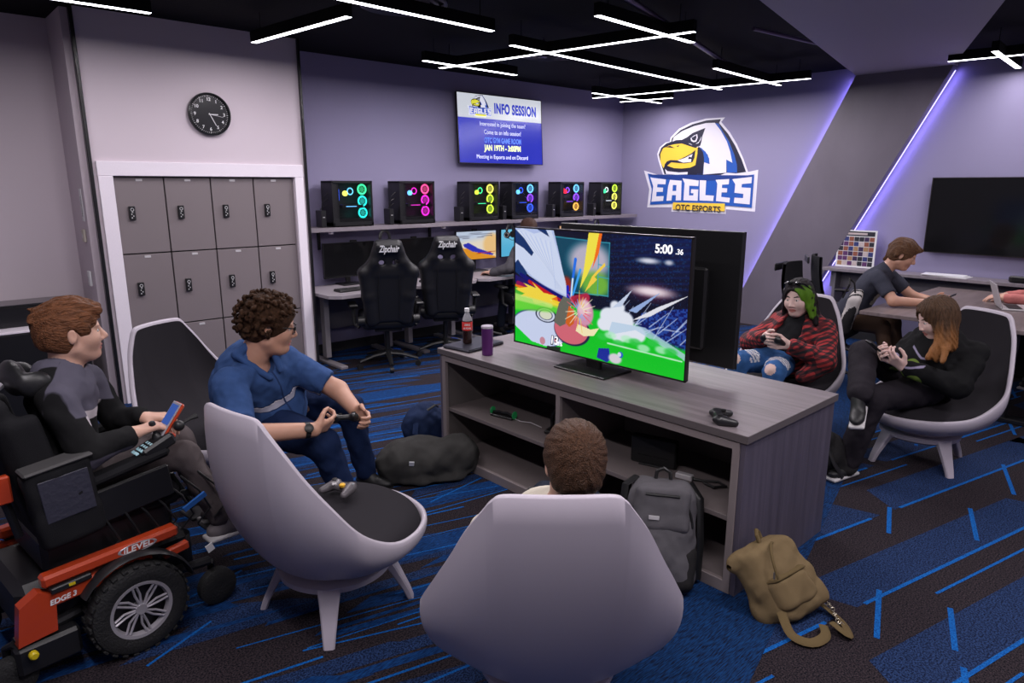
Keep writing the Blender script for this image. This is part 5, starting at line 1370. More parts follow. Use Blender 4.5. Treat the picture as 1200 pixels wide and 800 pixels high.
# ================================================================ POWER WHEELCHAIR
m_orange = mat('shroud_red_orange', (.42,.045,.012), .28, coat=.4)
m_tyre = mat('tyre_rubber', (.013,.013,.014), .75, bump=.5, bscale=120)
m_rimm = mat('rim_silver', (.42,.40,.44), .3, metal=.35)
m_wcb = mat('wheelchair_black', (.010,.010,.012), .45)
m_pad_ = mat('pad_black', (.012,.012,.014), .8, bump=.2, bscale=400)
m_yel = mat('knob_yellow', (.55,.42,.01), .4)
t = thing('power_wheelchair', 'black power wheelchair with red orange base shroud and big silver rimmed drive wheel', 'wheelchair', (.478, 2.983, 0), R(7)); WC = t
for sg in (-1, 1):
    RY = rotm(PI/2) if sg < 0 else rotm(-PI/2)      # wheel axis along y, outer face outwards
    w_ = MB(); prof = [(.112,-.04),(.128,-.044),(.150,-.046),(.168,-.040),(.1775,-.022),(.179,0),(.1775,.022),(.168,.040),(.150,.046),(.128,.044),(.112,.04)]
    w_.lathe(prof, (0,sg*.30,.179), 56, rot=RY, cap0=False, cap1=False)
    for k in range(28):
        a = 2*PI*k/28
        for o_ in (-.026,.026): w_.box((math.cos(a+(.11 if o_ > 0 else 0))*.1765, sg*.30+o_, .179+math.sin(a+(.11 if o_ > 0 else 0))*.1765), (.009,.030,.020), rot=rotm(0,-(a+(.11 if o_ > 0 else 0)),0), bev=.002)
    dw = w_.build('drive_wheel', m_tyre, t, smooth=35)
    r_ = MB(); r_.lathe([(.094,.020),(.100,.040),(.112,.042),(.114,.030)], (0,sg*.30,.179), 48, rot=RY, cap0=False, cap1=False)
    r_.lathe([(.005,.035),(.020,.036),(.024,.028),(.024,.0)], (0,sg*.30,.179), 24, rot=RY)
    for k in range(8):
        a = 2*PI*k/8
        for da_ in (-.06,.06):
            p0 = RY @ Vector((.020*math.cos(a+da_*2), .020*math.sin(a+da_*2), .030)); p1 = RY @ Vector((.060*math.cos(a+da_*2.5+.10), .060*math.sin(a+da_*2.5+.10), .026)); p2 = RY @ Vector((.098*math.cos(a+da_*1.2+.16), .098*math.sin(a+da_*1.2+.16), .036))
            c0 = Vector((0,sg*.30,.179)); r_.tube([tuple(c0+p0),tuple(c0+p1),tuple(c0+p2)], .0048, 6)
    r_.build('wheel_rim', m_rimm, dw, smooth=40)
    MB().lathe([(.005,.004),(.108,.006),(.112,-.03)], (0,sg*.30,.179), 40, rot=RY).build('wheel_disc', m_wcb, dw)
    for xx, rr_ in ((.335,.078),(-.40,.075)):
        c_ = MB().lathe([(.02,-.024),(rr_*.75,-.028),(rr_,-.018),(rr_,.018),(rr_*.75,.028),(.02,.024)], (xx,sg*.235,rr_+.001), 32, rot=rotm(PI/2)); c_.build('caster_wheel', m_tyre, t, smooth=35)
        MB().tube([(xx-.02*(1 if xx > 0 else -1),sg*.235,rr_*2+.045),(xx,sg*.195,rr_*2+.02),(xx,sg*.195,rr_)],.014,8).build('caster_fork', m_wcb, t)
        MB().tube([(xx-.02*(1 if xx > 0 else -1),sg*.235,rr_*2+.05),(0,sg*.20,.22)],.020,8).build('caster_arm', m_wcb, t)
    # shroud, side bars
    sh = MB(); sh.box((-.05,sg*.262,.408),(.47,.055,.045),rot=rotm(0,R(-2),0),bev=.010); sh.box((-.10,sg*.262,.335),(.36,.05,.055),rot=rotm(0,R(-3),0),bev=.008)
    sh.prism([(-.38,.20),(-.26,.21),(-.25,.345),(-.30,.375),(-.36,.34)], .05, rot=rotm(PI/2), c=(0,sg*.262+.025,0)); sh.box((.17,sg*.275,.335),(.10,.03,.035),rot=rotm(0,R(-6),0),bev=.006)
    sh.build('base_shroud', m_orange, t, smooth=25)
    fd = MB(); pts = [(.213*math.cos(a), sg*.30, .179+.213*math.sin(a)) for a in [R(15+10*k) for k in range(14)]]
    fd.tube(pts, .034, 8, flat=.25); fd.build('fender', m_wcb, t)
    b_ = MB(); b_.box((-.20,sg*.285,.368),(.13,.03,.022),rot=rotm(0,R(-3),0),bev=.004); b_.build('latch_cover', m_wcb, t); MB().box((-.29,sg*.25,.135),(.20,.07,.11),bev=.012).build('motor_housing', m_wcb, t)
    MB().lathe([(.012,0),(.015,.004),(.015,.02),(.010,.026)], (-.345,sg*.292,.165), 14, rot=rotm(PI/2*(1 if sg < 0 else -1))).build('release_knob', m_yel, t)
    MB().box((-.20,sg*.302,.370),(.02,.002,.010)).build('warning_sticker', m_yel, t)
    # armrests
    MB().box((.02,sg*.235,.715),(.36,.075,.038),rot=rotm(0,R(-9),0),bev=.014).build('armrest_pad', m_pad_, t)
    MB().tube([(-.16,sg*.235,.66),(-.20,sg*.235,.60),(-.22,sg*.22,.55)],.014,8).build('armrest_post', m_wcb, t)
    MB().box((.03,sg*.235,.60),(.34,.02,.13),rot=rotm(0,R(-6),0),bev=.006).build('side_guard', m_wcb, t)
    MB().tube([(.23,sg*.13,.50),(.34,sg*.13,.48),(.42,sg*.12,.30)],.018,8).build('footrest_hanger', m_wcb, t)
    MB().box((.47,sg*.09,.268),(.20,.13,.014),rot=rotm(0,R(6),0),bev=.004).build('footplate', m_wcb, t)
text_mesh('shroud_print', 'iLEVEL', .034, m_txtw, t, loc=(.03,-.2905,.411), rot=(PI/2,R(-2),0), ext=.0005, off=.0008, sx=1.1, shear=.15)
MB().torus((.03,-.2902,.411),.018,.0016,rot=Matrix.Diagonal((3.6,1,1)).to_3x3() @ rotm(PI/2),n=32,k=5).build('oval_outline', m_rimm, t)
text_mesh('shroud_print', 'EDGE 3', .026, m_txtw, t, loc=(-.23,-.2878,.322), rot=(PI/2,R(-3),0), ext=.0005, off=.0008, shear=.2)
MB().box((-.04,0,.27),(.62,.42,.20),bev=.03).build('chassis', m_wcb, t)
MB().box((-.02,0,.445),(.46,.38,.14),bev=.02).build('seat_lift', m_wcb, t)
s = SDF(); s.rbox((.0,0,.535),(.25,.215,.045),.035,k=.02); v, q = s.mesh(.012); np_mesh('seat_cushion', [(v, q)], m_pad_, t)
axb = [nrm((1,0,.20)), V(0,1,0), nrm((-.20,0,1))]
s = SDF(); s.rbox(V(-.265,0,.80),(.04,.20,.25),.035,axb,k=.02); 
for sg in (-1,1): s.rbox(V(-.225,sg*.19,.84),(.055,.03,.14),.025,axb,k=.03)
v, q = s.mesh(.012); np_mesh('backrest', [(v, q)], m_pad_, t)
s = SDF(); s.ell((-.205,0,1.075),(.035,.12,.065),k=.02)
for sg in (-1,1): s.ell((-.165,sg*.105,1.06),(.055,.028,.05),k=.02)
v, q = s.mesh(.009); np_mesh('headrest', [(v, q)], mat('headrest_leather', (.014,.014,.016), .38), t)
MB().tube([(-.24,0,1.06),(-.30,0,1.02),(-.34,0,.94),(-.33,0,.80)],.014,8).build('headrest_post', m_rimm, t)
bk_ = MB(); bk_.tube([(-.30,.17,.55),(-.37,.17,.95),(-.40,.17,1.0)],.014,8); bk_.tube([(-.30,-.17,.55),(-.37,-.17,.95),(-.40,-.17,1.0)],.014,8); bk_.tube([(-.37,-.17,.93),(-.37,.17,.93)],.012,8); bk_.build('back_frame', m_wcb, t)
for sg in (-1,1): MB().box((-.33,sg*.19,.74),(.05,.03,.10),bev=.006).build('reflector', m_orange, t)
# side bag
s = SDF(); s.rbox((-.175,-.262,.665),(.105,.040,.150),.025,[nrm((1,0,.10)),V(0,1,0),nrm((-.10,0,1))],k=.02); s.disp = lambda p: .004*waves(p, 1.6, 2)
v, q = s.mesh(.008); bg_ = np_mesh('side_bag', [(v, q)], m_pad_, t)
pn = MB(); pn.box((-.172,-.3035,.70),(.155,.004,.155),rot=rotm(0,R(-5),0),bev=.002); pn.build('bag_pocket', mat('bag_navy_panel', (.030,.030,.048), .55, bump=.3, bscale=60), bg_)
fl_ = MB(); fl_.box((-.185,-.262,.815),(.215,.095,.014),rot=rotm(0,R(-6),0),bev=.006); fl_.build('bag_flap', mat('bag_flap_grey', (.05,.048,.05), .7), bg_)
# joystick pod and display
j = MB(); j.box((.165,-.225,.765),(.13,.075,.05),rot=rotm(0,R(-22),0),bev=.01); j.build('joystick_pod', m_wcb, t)
MB().lathe([(.020,0),(.016,.012),(.008,.020),(.007,.045),(.013,.055),(.011,.068),(.004,.072)], (.175,-.215,.792), 18, rot=rotm(0,R(-12),0)).build('joystick', m_rub, t)
bt = MB()
for r_i in range(3):
    for c_i in range(4): bt.box((.085+.018*c_i,-.245+.018*r_i,.757+.0072*c_i),(.012,.011,.006),rot=rotm(0,R(-22),0),bev=.001)
bt.build('keypad_keys', mat('key_glow', (.3,.45,.5), .4, emit=(.35,.6,.7), estr=.35), t)
Md = rotm(0, R(-52), 0)
def dpos(x, y, z): return Vector((.235,-.205,.845))+Md @ Vector((x,y,z))
dsp = MB(); dsp.box(tuple(dpos(0,0,0)),(.150,.070,.016),rot=Md,bev=.006); dsp.build('display_case', m_orange, t, smooth=30)
MB().box(tuple(dpos(0,0,.0095)),(.146,.066,.005),rot=Md,bev=.002).build('display_bezel', m_rimm, t)
MB().box(tuple(dpos(.02,0,.0125)),(.085,.052,.002),rot=Md).build('display_screen', mat('display_blue', (.02,.05,.2), .2, emit=(.05,.12,.45), estr=.6), t)
MB().box((.195,-.215,.765),(.10,.06,.020),rot=rotm(0,R(-38),0),bev=.006).build('display_arm', m_orange, t)
MB().sphere((.245,-.255,.83),.022,14,10).build('clamp_knob', m_rub, t)
MB().tube([(.245,-.25,.83),(.29,-.25,.845),(.32,-.25,.85)],.010,8,rs=[.006,.007,.012]).build('switch_arm', m_rub, t)
cb = MB(); rg = random.Random(2)
for k in range(7):
    x = -.1+.07*k; cb.tube([(x,-.20,.60),(x+.05,-.245,.52+.02*rg.random()),(x+.09,-.24,.44),(x+.04,-.22,.38)],.0045,6)
cb.build('cables', m_rub, t)
MB().box((.27,-.262,.50),(.10,.012,.020),rot=rotm(0,R(-24),0)).build('blue_label', mat('label_blue', (.02,.10,.35), .5), t)
MB().box((.30,-.288,.29),(.030,.003,.035),rot=rotm(0,R(-20),0)).build('white_tag', m_txtw, t)
# ================================================================ PEOPLE
def skin_mat(name, c):
    m = mat(name, c, .5, bump=.05, bscale=350, var=.04, vscale=30); b = m.node_tree.nodes['Principled BSDF']
    b.inputs['Subsurface Weight'].default_value = .08; b.inputs['Subsurface Radius'].default_value = (.02,.008,.004); return m
m_skin = skin_mat('skin_light', (.56,.33,.25)); m_skin2 = skin_mat('skin_warm', (.50,.27,.19)); m_skin3 = skin_mat('skin_pale', (.62,.42,.38))
m_lip = mat('lips', (.42,.15,.13), .45)
m_eyew = mat('eye_white', (.62,.58,.56), .2); m_iris = mat('iris_dark', (.03,.025,.02), .15)
def frame(yaw, pitch=0, roll=0):
    """rows: forward, left, up ; pitch>0 looks down"""
    M = (Matrix.Rotation(R(yaw),3,'Z') @ Matrix.Rotation(R(pitch),3,'Y') @ Matrix.Rotation(R(roll),3,'X'))
    A = np.array(M.transposed()); return A
def build_head(s, c, A, sc=1.0, nose=1.0, jaw=1.0, neck=None, neck_r=.058, soft=False):
    c = V(c)
    def L(x, y, z): return c+sc*(x*A[0]+y*A[1]+z*A[2])
    def el(p, r, k=.01, sub=False): s.ell(L(*p), np.array(r)*sc, A, k=k*sc, sub=sub)
    def co(p, q, r1, r2=None, k=.01, sub=False): s.cone(L(*p), L(*q), r1*sc, (r1 if r2 is None else r2)*sc, k=k*sc, sub=sub)
    el((-.012,0,.035),(.095,.076,.084)); el((.022,0,-.012),(.068,.064,.090),.03)
    co((.005,.045,-.058),(.055,.018,-.094),.026*jaw,.020*jaw,.02); co((.005,-.045,-.058),(.055,-.018,-.094),.026*jaw,.020*jaw,.02)
    el((.068,0,-.094),(.020,.022,.018),.015); el((.045,0,-.06),(.042,.045,.045),.02)
    for y in (-1,1):
        el((.056,y*.038,-.026),(.032,.029,.032) if soft else (.030,.027,.030),.03)                       # cheek
        if not soft: el((.075,y*.032,.026),(.018,.024,.008),.014)                       # brow ridge
        el((.104,y*.032,.006),(.019,.017,.0115),.012,True)                  # socket
    co((.084,0,.014),((.101 if soft else .106)*nose,0,-.025),.008,.0105 if soft else .0118,.012); el((.098,0,-.033),(.013,.0145,.0075),.006)
    for y in (-1,1): el((.094,y*.014,-.034),(.010,.008,.008),.005)
    el((.084,0,-.058),(.012,.024,.007),.005); el((.082,0,-.070),(.011,.020,.0075),.005); el((.097,0,-.0640),(.012,.026,.0022),.003,True)
    for y in (-1,1):
        s.ell(L(-.004,y*.080,-.004), np.array((.018,.007,.031))*sc, frame_mul(A, y*18), k=.006*sc)
        s.ell(L(.002,y*.090,.0), np.array((.009,.006,.017))*sc, frame_mul(A, y*18), k=.004*sc, sub=True)
    if neck is not None:
        s.cone(L(-.028,0,-.06), V(neck), neck_r*sc, neck_r*1.08, k=.025); co((-.03,0,-.05),(.02,0,-.085),.05,.035,.03)
    for y in (-1,1): co((.0845,y*.020,.0125),(.0805,y*.044,.0125),.0048,.0042,.004); co((.082,y*.022,-.005),(.079,y*.042,-.004),.0038,.0034,.004)   # lids
    return L
def frame_mul(A, deg):
    a = R(deg); return np.array([A[0]*math.cos(a)+A[1]*math.sin(a), A[1]*math.cos(a)-A[0]*math.sin(a), A[2]])
def hand(s, wr, d, n, side, curl=(20,35,25), sc=1.0, thumb_in=.4, spread=.0):
    """d wrist->fingers, n palm normal, side=+1 thumb towards d x n"""
    d = nrm(d); n = nrm(n-np.dot(n, d)*d); th = np.cross(d, n)*side
    ks = []
    for i, (o, ln, kx) in enumerate(((.030,.95,.083),(.010,1.05,.088),(-.010,.98,.084),(-.028,.80,.076))):
        b = V(wr)+sc*(d*kx+th*o); ks.append(b)
        s.cone(V(wr)+sc*(th*o*.55+d*.012), b, .0155*sc, .0110*sc, k=.012*sc)
        a = 0; p = b; dd = nrm(d+th*spread*(1.5-i))
        for j, (seg, r1, r2) in enumerate(((.042,.0100,.0088),(.027,.0088,.0080),(.022,.0080,.0066))):
            a += R(curl[j]); q = p+sc*ln*seg*(dd*math.cos(a)+n*math.sin(a)); s.cone(p, q, r1*sc, r2*sc, k=.0025*sc if j else .006*sc); p = q
    b = V(wr)+sc*(d*.022+th*.026+n*.004); t1 = nrm(d*.62+th*.62+n*thumb_in); m = b+sc*t1*.042
    s.cone(b, m, .0165*sc, .0115*sc, k=.012*sc); t2 = nrm(d*.9+th*.15+n*thumb_in*1.2); m2 = m+sc*t2*.030
    s.cone(m, m2, .0110*sc, .0098*sc, k=.004*sc); s.cone(m2, m2+sc*nrm(d+n*thumb_in*.6)*.024, .0098*sc, .0080*sc, k=.003*sc)
def eyes_brows(L, A, sc, root, off, browm, irisoff=(0,0)):
    for y in (-1,1):
        e = MB(); M3 = Matrix(A).transposed()
        e.sphere(tuple(L(.0800,y*.032,.004)), (.0092*sc,.0130*sc,.0082*sc), 14, 10, rot=M3)
        e.mat(1); e.sphere(tuple(L(.0842,y*.032+irisoff[0],.0045+irisoff[1])), (.0062*sc,.0062*sc,.0064*sc), 10, 8, rot=M3)
        e.build('eye', [m_eyew, m_iris], root, offset=off)
        b = SDF(); b.cone(L(.088,y*.014,.025), L(.083,y*.034,.030), .0036*sc, .0038*sc, k=.004); b.cone(L(.083,y*.034,.030), L(.069,y*.052,.025), .0038*sc, .0024*sc, k=.004)
        v, q = b.mesh(.0028); np_mesh('eyebrow', [(v, q)], browm, root, off)
def skin_body(root, off, s_head, L, A, sc, arms, m, hh=.0042, lips=True, hr=.0032, g=1.0):
    """head, neck, torso, limbs and hands as one continuous surface"""
    Jn = J; pel, nk, shL, shR = V(Jn['pelvis']), V(Jn['neck']), V(Jn['shL']), V(Jn['shR']); s = s_head
    up = nrm(nk-pel); lf = nrm(shL-shR); lf = nrm(lf-up*np.dot(lf, up)); fw = np.cross(lf, up); B = np.array([fw, lf, up]); H = np.linalg.norm(nk-pel)
    s.cone(nk+up*.01-fw*.005, nk-up*.09, .048, .07, k=.03)
    s.ell(pel+up*H*.68, (.085*g,.13*g,.17), B, k=.03); s.ell(pel+up*H*.28, (.085*g,.12*g,.17), B, k=.04); s.ell(pel, (.09*g,.13*g,.08), B, k=.03)
    s.cone(mid(shL, nk, .15)-up*.01, mid(shR, nk, .15)-up*.01, .040, k=.03)
    for S in 'LR':
        s.cone(Jn['sh'+S], Jn['el'+S], .040, .036, k=.02); s.cone(Jn['el'+S], Jn['wr'+S], .034, .026, k=.015)
        s.cone(V(Jn['pelvis'])+(V(Jn['kn'+S])-pel)*.12, Jn['kn'+S], .060, .046, k=.03); s.cone(Jn['kn'+S], V(Jn['an'+S])+V(0,0,-.0), .042, .032, k=.02)
    for a in arms: s.merge(a)
    v, q = s.mesh(hh); c0 = L(.09,0,-.064)
    v = v.copy()
    def mf(c):
        cc = c-c0; x = cc@A[0]; y = cc@A[1]; z = cc@A[2]
        return (((y/(.025*sc))**2+(z/(.0125*sc))**2 < 1) & (x > -.02*sc) & (x < .05)).astype(int)
    return np_mesh('body', [(v, q)], [m, m_lip], root, off, matfn=mf)
def mid(a, b, t=.5): return V(a)*(1-t)+V(b)*t
def torso(s, J, g=1.0, depth=1.0, belly=1.0, grow=0.0):
    pel, nk, shL, shR = V(J['pelvis']), V(J['neck']), V(J['shL']), V(J['shR'])
    up = nrm(nk-pel); lf = nrm(shL-shR); lf = nrm(lf-up*np.dot(lf, up)); fw = np.cross(lf, up); A = np.array([fw, lf, up]); H = np.linalg.norm(nk-pel)
    s.ell(pel+up*H*.70+fw*.01, (.115*depth*g+grow,.165*g+grow,.19+grow), A, k=.03)
    s.ell(pel+up*H*.30+fw*.03*belly, (.125*depth*belly*g+grow,.155*g*(.6+.4*belly)+grow,.20+grow), A, k=.05)
    s.ell(pel+up*.0-fw*.01, (.13*depth*g+grow,.165*g+grow,.12+grow), A, k=.04)
    s.cone(mid(shL, nk, .12)-up*.005, mid(shR, nk, .12)-up*.005, .058*g+grow, k=.04)
    s.cone(nk+up*.02-fw*.005, nk-up*.10, .058+grow, .09+grow, k=.05)
    return A
def sleeve(s, sh, el, wr, r=(.062,.050,.040), k=.025, t=1.0):
    s.cone(sh, el, r[0], r[1], k=k)
    if t > 0: s.cone(el, mid(el, wr, t), r[1], r[2], k=.015)
def cloth(amp=.006, f=1.6, seed=0, fine=.002):
    return lambda p: amp*waves(p, f, seed)+fine*waves(p, f*2.7, seed+3)
def trousers(s, J, r=(.088,.066,.060,.052), k=.03, grow=0):
    for S in 'LR':
        hip = V(J['pelvis'])+ (V(J['kn'+S])-V(J['pelvis']))*.10 + (V(J['hip'+S])-V(J['pelvis']) if 'hip'+S in J else 0)
        s.cone(hip, J['kn'+S], r[0], r[1], k=k); s.cone(J['kn'+S], J['an'+S], r[2], r[3], k=.02)
    s.ell(J['pelvis'], (.13,.165,.10), k=.05)
def shoe(root, off, an, d, m, sole, name='shoe', sc=1.0, up=(0,0,1)):
    d = nrm(d); u = nrm(V(up)-d*np.dot(V(up), d)); l = np.cross(u, d); A = np.array([d, l, u]); an = V(an)
    s = SDF(); b = an-u*.045
    s.ell(b+d*.10, (.075,.042,.032), A, k=.02); s.ell(b+d*.0, (.07,.037,.042), A, k=.03); s.cone(an+u*.02, b+d*.05, .040, .036, k=.02); s.cut(b-u*.026, -u)
    v, q = s.mesh(.006); o = np_mesh(name, [(v, q)], m, root, off)
    s2 = SDF(); s2.rbox(b+d*.05-u*.030, (.125,.042,.012), .011, A, k=.01); v, q = s2.mesh(.006); np_mesh('sole', [(v, q)], sole, o, (0,0,0) if False else off); 
    return o
def hair_cap(L, A, sc, face_cut=((.118,0,-.045),(.088,.088,.105)), grow=.014, nape=-.07, low=True):
    s = SDF(); g = grow
    s.ell(L(-.014,0,.036), np.array((.097+g,.078+g,.086+g))*sc, A, k=.01)
    if low: s.ell(L(-.045,0,-.015), np.array((.068+g*.6,.070+g*.6,.075+g*.5))*sc, A, k=.02)
    s.ell(L(*face_cut[0]), np.array(face_cut[1])*sc, A, k=.008, sub=True)
    s.cut(L(0,0,nape), -A[2]-A[0]*.25, k=.01)
    for y in (-1,1): s.ell(L(.004,y*.088,-.012), np.array((.022,.02,.030))*sc, A, k=.006, sub=True)
    return s
def strands(A, c, amp=.004, f=60, seed=0, along=1):
    c = V(c)
    def fn(p):
        q = (p-c)@A.T; x, y, z = q[:,0], q[:,1], q[:,2]
        w = np.sin(f*y+8*np.sin(9*x+seed)+3*z*f*.15)+.6*np.sin(f*1.7*y+5*np.sin(14*z+seed)+seed*2+.4*f*x)
        return -amp*.6*w+amp*.8*np.sin(23*x+17*z+seed)
    return fn
def hairmat(name, c, var=.45, sx=(1,1,1)): return mat(name, c, .5, var=var, vscale=150, bump=.9, bscale=260, stretch=sx, spec=.22)
PE = []
def person_root(label, base): 
    t = thing('person', label, 'person', base); PE.append(t); return t, np.array(base, float)

# ---------------------------------------------------------------- P1 : in the wheelchair
J = dict(pelvis=(.34,2.96,.63), neck=(.435,2.965,1.065), head=(.475,2.965,1.213), shL=(.53,3.13,.985), shR=(.375,2.82,1.0), elR=(.43,2.74,.80), wrR=(.60,2.80,.825), elL=(.61,3.12,.80), wrL=(.68,2.98,.825),
         knR=(.79,2.88,.665), anR=(.90,2.86,.36), knL=(.83,3.07,.665), anL=(.93,3.02,.37))
pt_, off = person_root('person with short auburn hair and black hoodie sitting in the power wheelchair', (.34,2.96,.56))
A = frame(-8, 0, 0); sc = .97; s = SDF(); L = build_head(s, J['head'], A, sc, nose=1.02, neck=J['neck'], neck_r=.052)
arms = []
for S, sd in (('R',1),('L',-1)):
    a = SDF(); d = V(J['wr'+S])-V(J['el'+S]); a.cone(mid(J['el'+S], J['wr'+S], .7), J['wr'+S], .030, .026, k=.01)
    hand(a, J['wr'+S], nrm(V(.9,.12,.12)) if S == 'R' else nrm(V(.85,-.5,-.05)), V(0,0,-1), sd if S == 'R' else sd, curl=(30,40,30)); arms.append(a)
skin_body(pt_, off, s, L, A, sc, arms, m_skin)
hm = hairmat('hair_auburn', (.125,.048,.021), sx=(.18,1,.7))
eyes_brows(L, A, sc, pt_, off, hm)
h = hair_cap(L, A, sc, grow=.016, nape=-.075)
for (p, q, r1, r2) in (((.02,.0,.115),(.095,.03,.088),.022,.012),((.02,-.03,.110),(.092,-.035,.080),.022,.013),((.0,.03,.118),(.09,.0,.092),.022,.012),((-.03,.02,.11),(-.10,.01,.09),.026,.014),((-.05,-.03,.10),(-.115,-.02,.075),.024,.012),((-.06,.0,.09),(-.125,.02,.10),.018,.006),((-.07,-.02,.07),(-.128,-.03,.06),.018,.008),((.05,-.065,.06),(.048,-.074,.01),.014,.009),((.05,.065,.06),(.048,.074,.01),.014,.009)): h.cone(L(*p), L(*q), r1*sc, r2*sc, k=.012)
h.disp = strands(A, J['head'], .0042, 190, 1); v, q = h.mesh(.004); np_mesh('hair', [(v, q)], hm, pt_, off)
m_hood = mat('hoodie_black', (.012,.012,.013), .85, bump=.2, bscale=600); m_hoodg = mat('hoodie_grey', (.10,.095,.125), .85, bump=.2, bscale=600); m_hoodw = mat('hoodie_stripe', (.50,.45,.47), .8)
s = SDF(); At = torso(s, J, .92, .95, .95)
for S in 'LR': sleeve(s, V(J['sh'+S]), V(J['el'+S]), V(J['wr'+S]), (.062,.054,.042), t=.86)
s.cone(V(J['neck'])+V(-.05,-.05,-.01), V(J['neck'])+V(-.05,.06,-.01), .05, .05, k=.03); s.cone(V(J['neck'])+V(-.05,0,0), V(J['neck'])+V(-.10,0,-.08), .055, .04, k=.03)
s.ell(V(J['neck'])+V(.02,0,.045), (.058,.056,.06), k=.012, sub=True)
s.disp = cloth(.006, 1.5, 2)
v, q = s.mesh(.0085); nk = V(J['neck'])
At1 = At; e1 = mid(J['elR'], J['wrR'], .12)
def loc1(c): return (c-nk)@At1[0], (c-nk)@At1[1], (c-nk)@At1[2]
def fg(c): x, y, z = loc1(c); return np.maximum(np.minimum.reduce([z+.125, x-.0, .20-np.abs(y), .22-x]), np.minimum.reduce([-x+.0, z+.07, .09-np.abs(y)]))
def fw_(c): x, y, z = loc1(c); return np.minimum.reduce([z+.158, -.125-z, x-.02, .16-np.abs(y), .19-x])
def fe(c): return np.minimum(.075-np.linalg.norm((c-e1)*V(.55,1,1), axis=1), J['elR'][2]-.005-c[:,2])
np_mesh('hoodie', [(v, q)], mask_mat('hoodie_black_grey', (.010,.010,.011), [('grey',(.085,.080,.11),.002),('elbow',(.07,.065,.09),.002),('stripe',(.42,.38,.41),.0015)], rough=.85, bump=.2, bscale=600), pt_, off, fields={'grey': fg, 'stripe': fw_, 'elbow': fe})
m_tr = mat('trousers_greybrown', (.085,.07,.072), .85, bump=.2, bscale=500)
s = SDF(); trousers(s, J, (.08,.06,.055,.048)); s.disp = cloth(.005, 2.0, 1); v, q = s.mesh(.009); np_mesh('trousers', [(v, q)], m_tr, pt_, off)
m_shg = mat('shoe_grey', (.16,.14,.15), .7); m_shw = mat('sole_white', (.55,.53,.54), .6); m_shb = mat('shoe_black', (.014,.014,.015), .5)
for S in 'LR': shoe(pt_, off, V(J['an'+S])+V(.01,0,-.02), V(.97,.1,-.05), m_shg, m_shw)

# ---------------------------------------------------------------- P2 : blue polo
J = dict(pelvis=(1.40,3.68,.55), neck=(1.315,3.40,.885), head=(1.395,3.345,1.052), shR=(1.135,3.27,.80), shL=(1.50,3.45,.825), elR=(1.09,3.05,.625), wrR=(1.42,2.985,.585), elL=(1.70,3.25,.67), wrL=(1.70,3.065,.60),
         knR=(1.50,3.06,.47), anR=(1.62,3.03,.10), knL=(1.845,3.405,.50), anL=(1.93,3.40,.09), hipR=(1.33,3.64,.53), hipL=(1.50,3.74,.53))
pt_, off = person_root('person with curly hair, glasses and a blue polo shirt, leaning forward with a controller', (1.40,3.55,0))
A = frame(-30, 10, 0); sc = 1.16; s = SDF(); L = build_head(s, J['head'], A, sc, jaw=1.25, neck=J['neck'], neck_r=.066)
s.ell(L(.02,0,-.09), np.array((.05,.05,.03))*sc, A, k=.03)
pc_xy = V(1.585, 3.03, .60)
arms = []
for S, sd in (('R',1),('L',-1)):
    a = SDF(); a.cone(mid(J['sh'+S], J['el'+S], .45), J['el'+S], .056, .052, k=.02); a.cone(J['el'+S], J['wr'+S], .052, .034, k=.02)
    if S == 'R': hand(a, J['wr'+S], V(.93,.22,.0), V(-.1,.62,.4), 1, curl=(22,45,35), sc=1.1, thumb_in=.5)
    else: hand(a, J['wr'+S], V(.05,-.85,-.25), V(-.75,-.3,.1), -1, curl=(25,50,35), sc=1.1, thumb_in=.4)
    arms.append(a)
skin_body(pt_, off, s, L, A, sc, arms, m_skin2)
hm = mat('hair_dark_curly', (.050,.024,.013), .62, var=.5, vscale=60, bump=.9, bscale=220, spec=.15)
eyes_brows(L, A, sc, pt_, off, hm)
h = hair_cap(L, A, sc, face_cut=((.125,0,-.050),(.090,.082,.112)), grow=.022, nape=-.085)
rr = random.Random(11)
for i in range(520):
    a_ = rr.uniform(0, 2*PI); z_ = rr.uniform(-.75, 1); r_ = math.sqrt(1-z_*z_); x_, y_ = r_*math.cos(a_), r_*math.sin(a_)
    g_ = rr.uniform(.97,1.12); p = (-.020+.127*x_*g_, .108*y_*g_, .034+.114*z_*g_)
    if p[0] > .055 and p[2] < .070: continue
    if p[0] > .012 and p[2] < .012: continue
    if p[0] > -.03 and p[2] < -.035: continue
    h.ell(L(*p), rr.uniform(.006,.0115)*sc, k=.0025)
v, q = h.mesh(.0048); np_mesh('hair', [(v, q)], hm, pt_, off, relax=1)
g = MB(); M3 = Matrix(A).transposed(); off_t = tuple(off)
for y in (-1,1):
    P4 = [L(.104,y*.012,.016), L(.104,y*.052,.017), L(.100,y*.052,-.014), L(.106,y*.016,-.016)]
    g.tube([tuple(P4[0]),tuple(P4[1]),tuple(P4[2]),tuple(P4[3]),tuple(P4[0])],.0026*sc,6); g.tube([tuple(L(.102,y*.054,.012)),tuple(L(.05,y*.078,.014)),tuple(L(-.005,y*.086,.008))],.0028*sc,6)
g.tube([tuple(L(.104,-.012,.010)),tuple(L(.107,0,.013)),tuple(L(.104,.012,.010))],.0024*sc,6); g.build('glasses', m_rub, pt_, offset=off)
m_polo = mat('polo_blue', (.035,.075,.20), .85, bump=.3, bscale=450, var=.12, vscale=22); m_pow = mat('polo_stripe', (.42,.42,.50), .8); m_pod = mat('polo_dark', (.018,.035,.10), .8)
s = SDF(); At = torso(s, J, 1.28, 1.30, 1.35)
for S in 'LR': s.cone(V(J['sh'+S]), mid(J['sh'+S], J['el'+S], .82), .088, .078, k=.04)
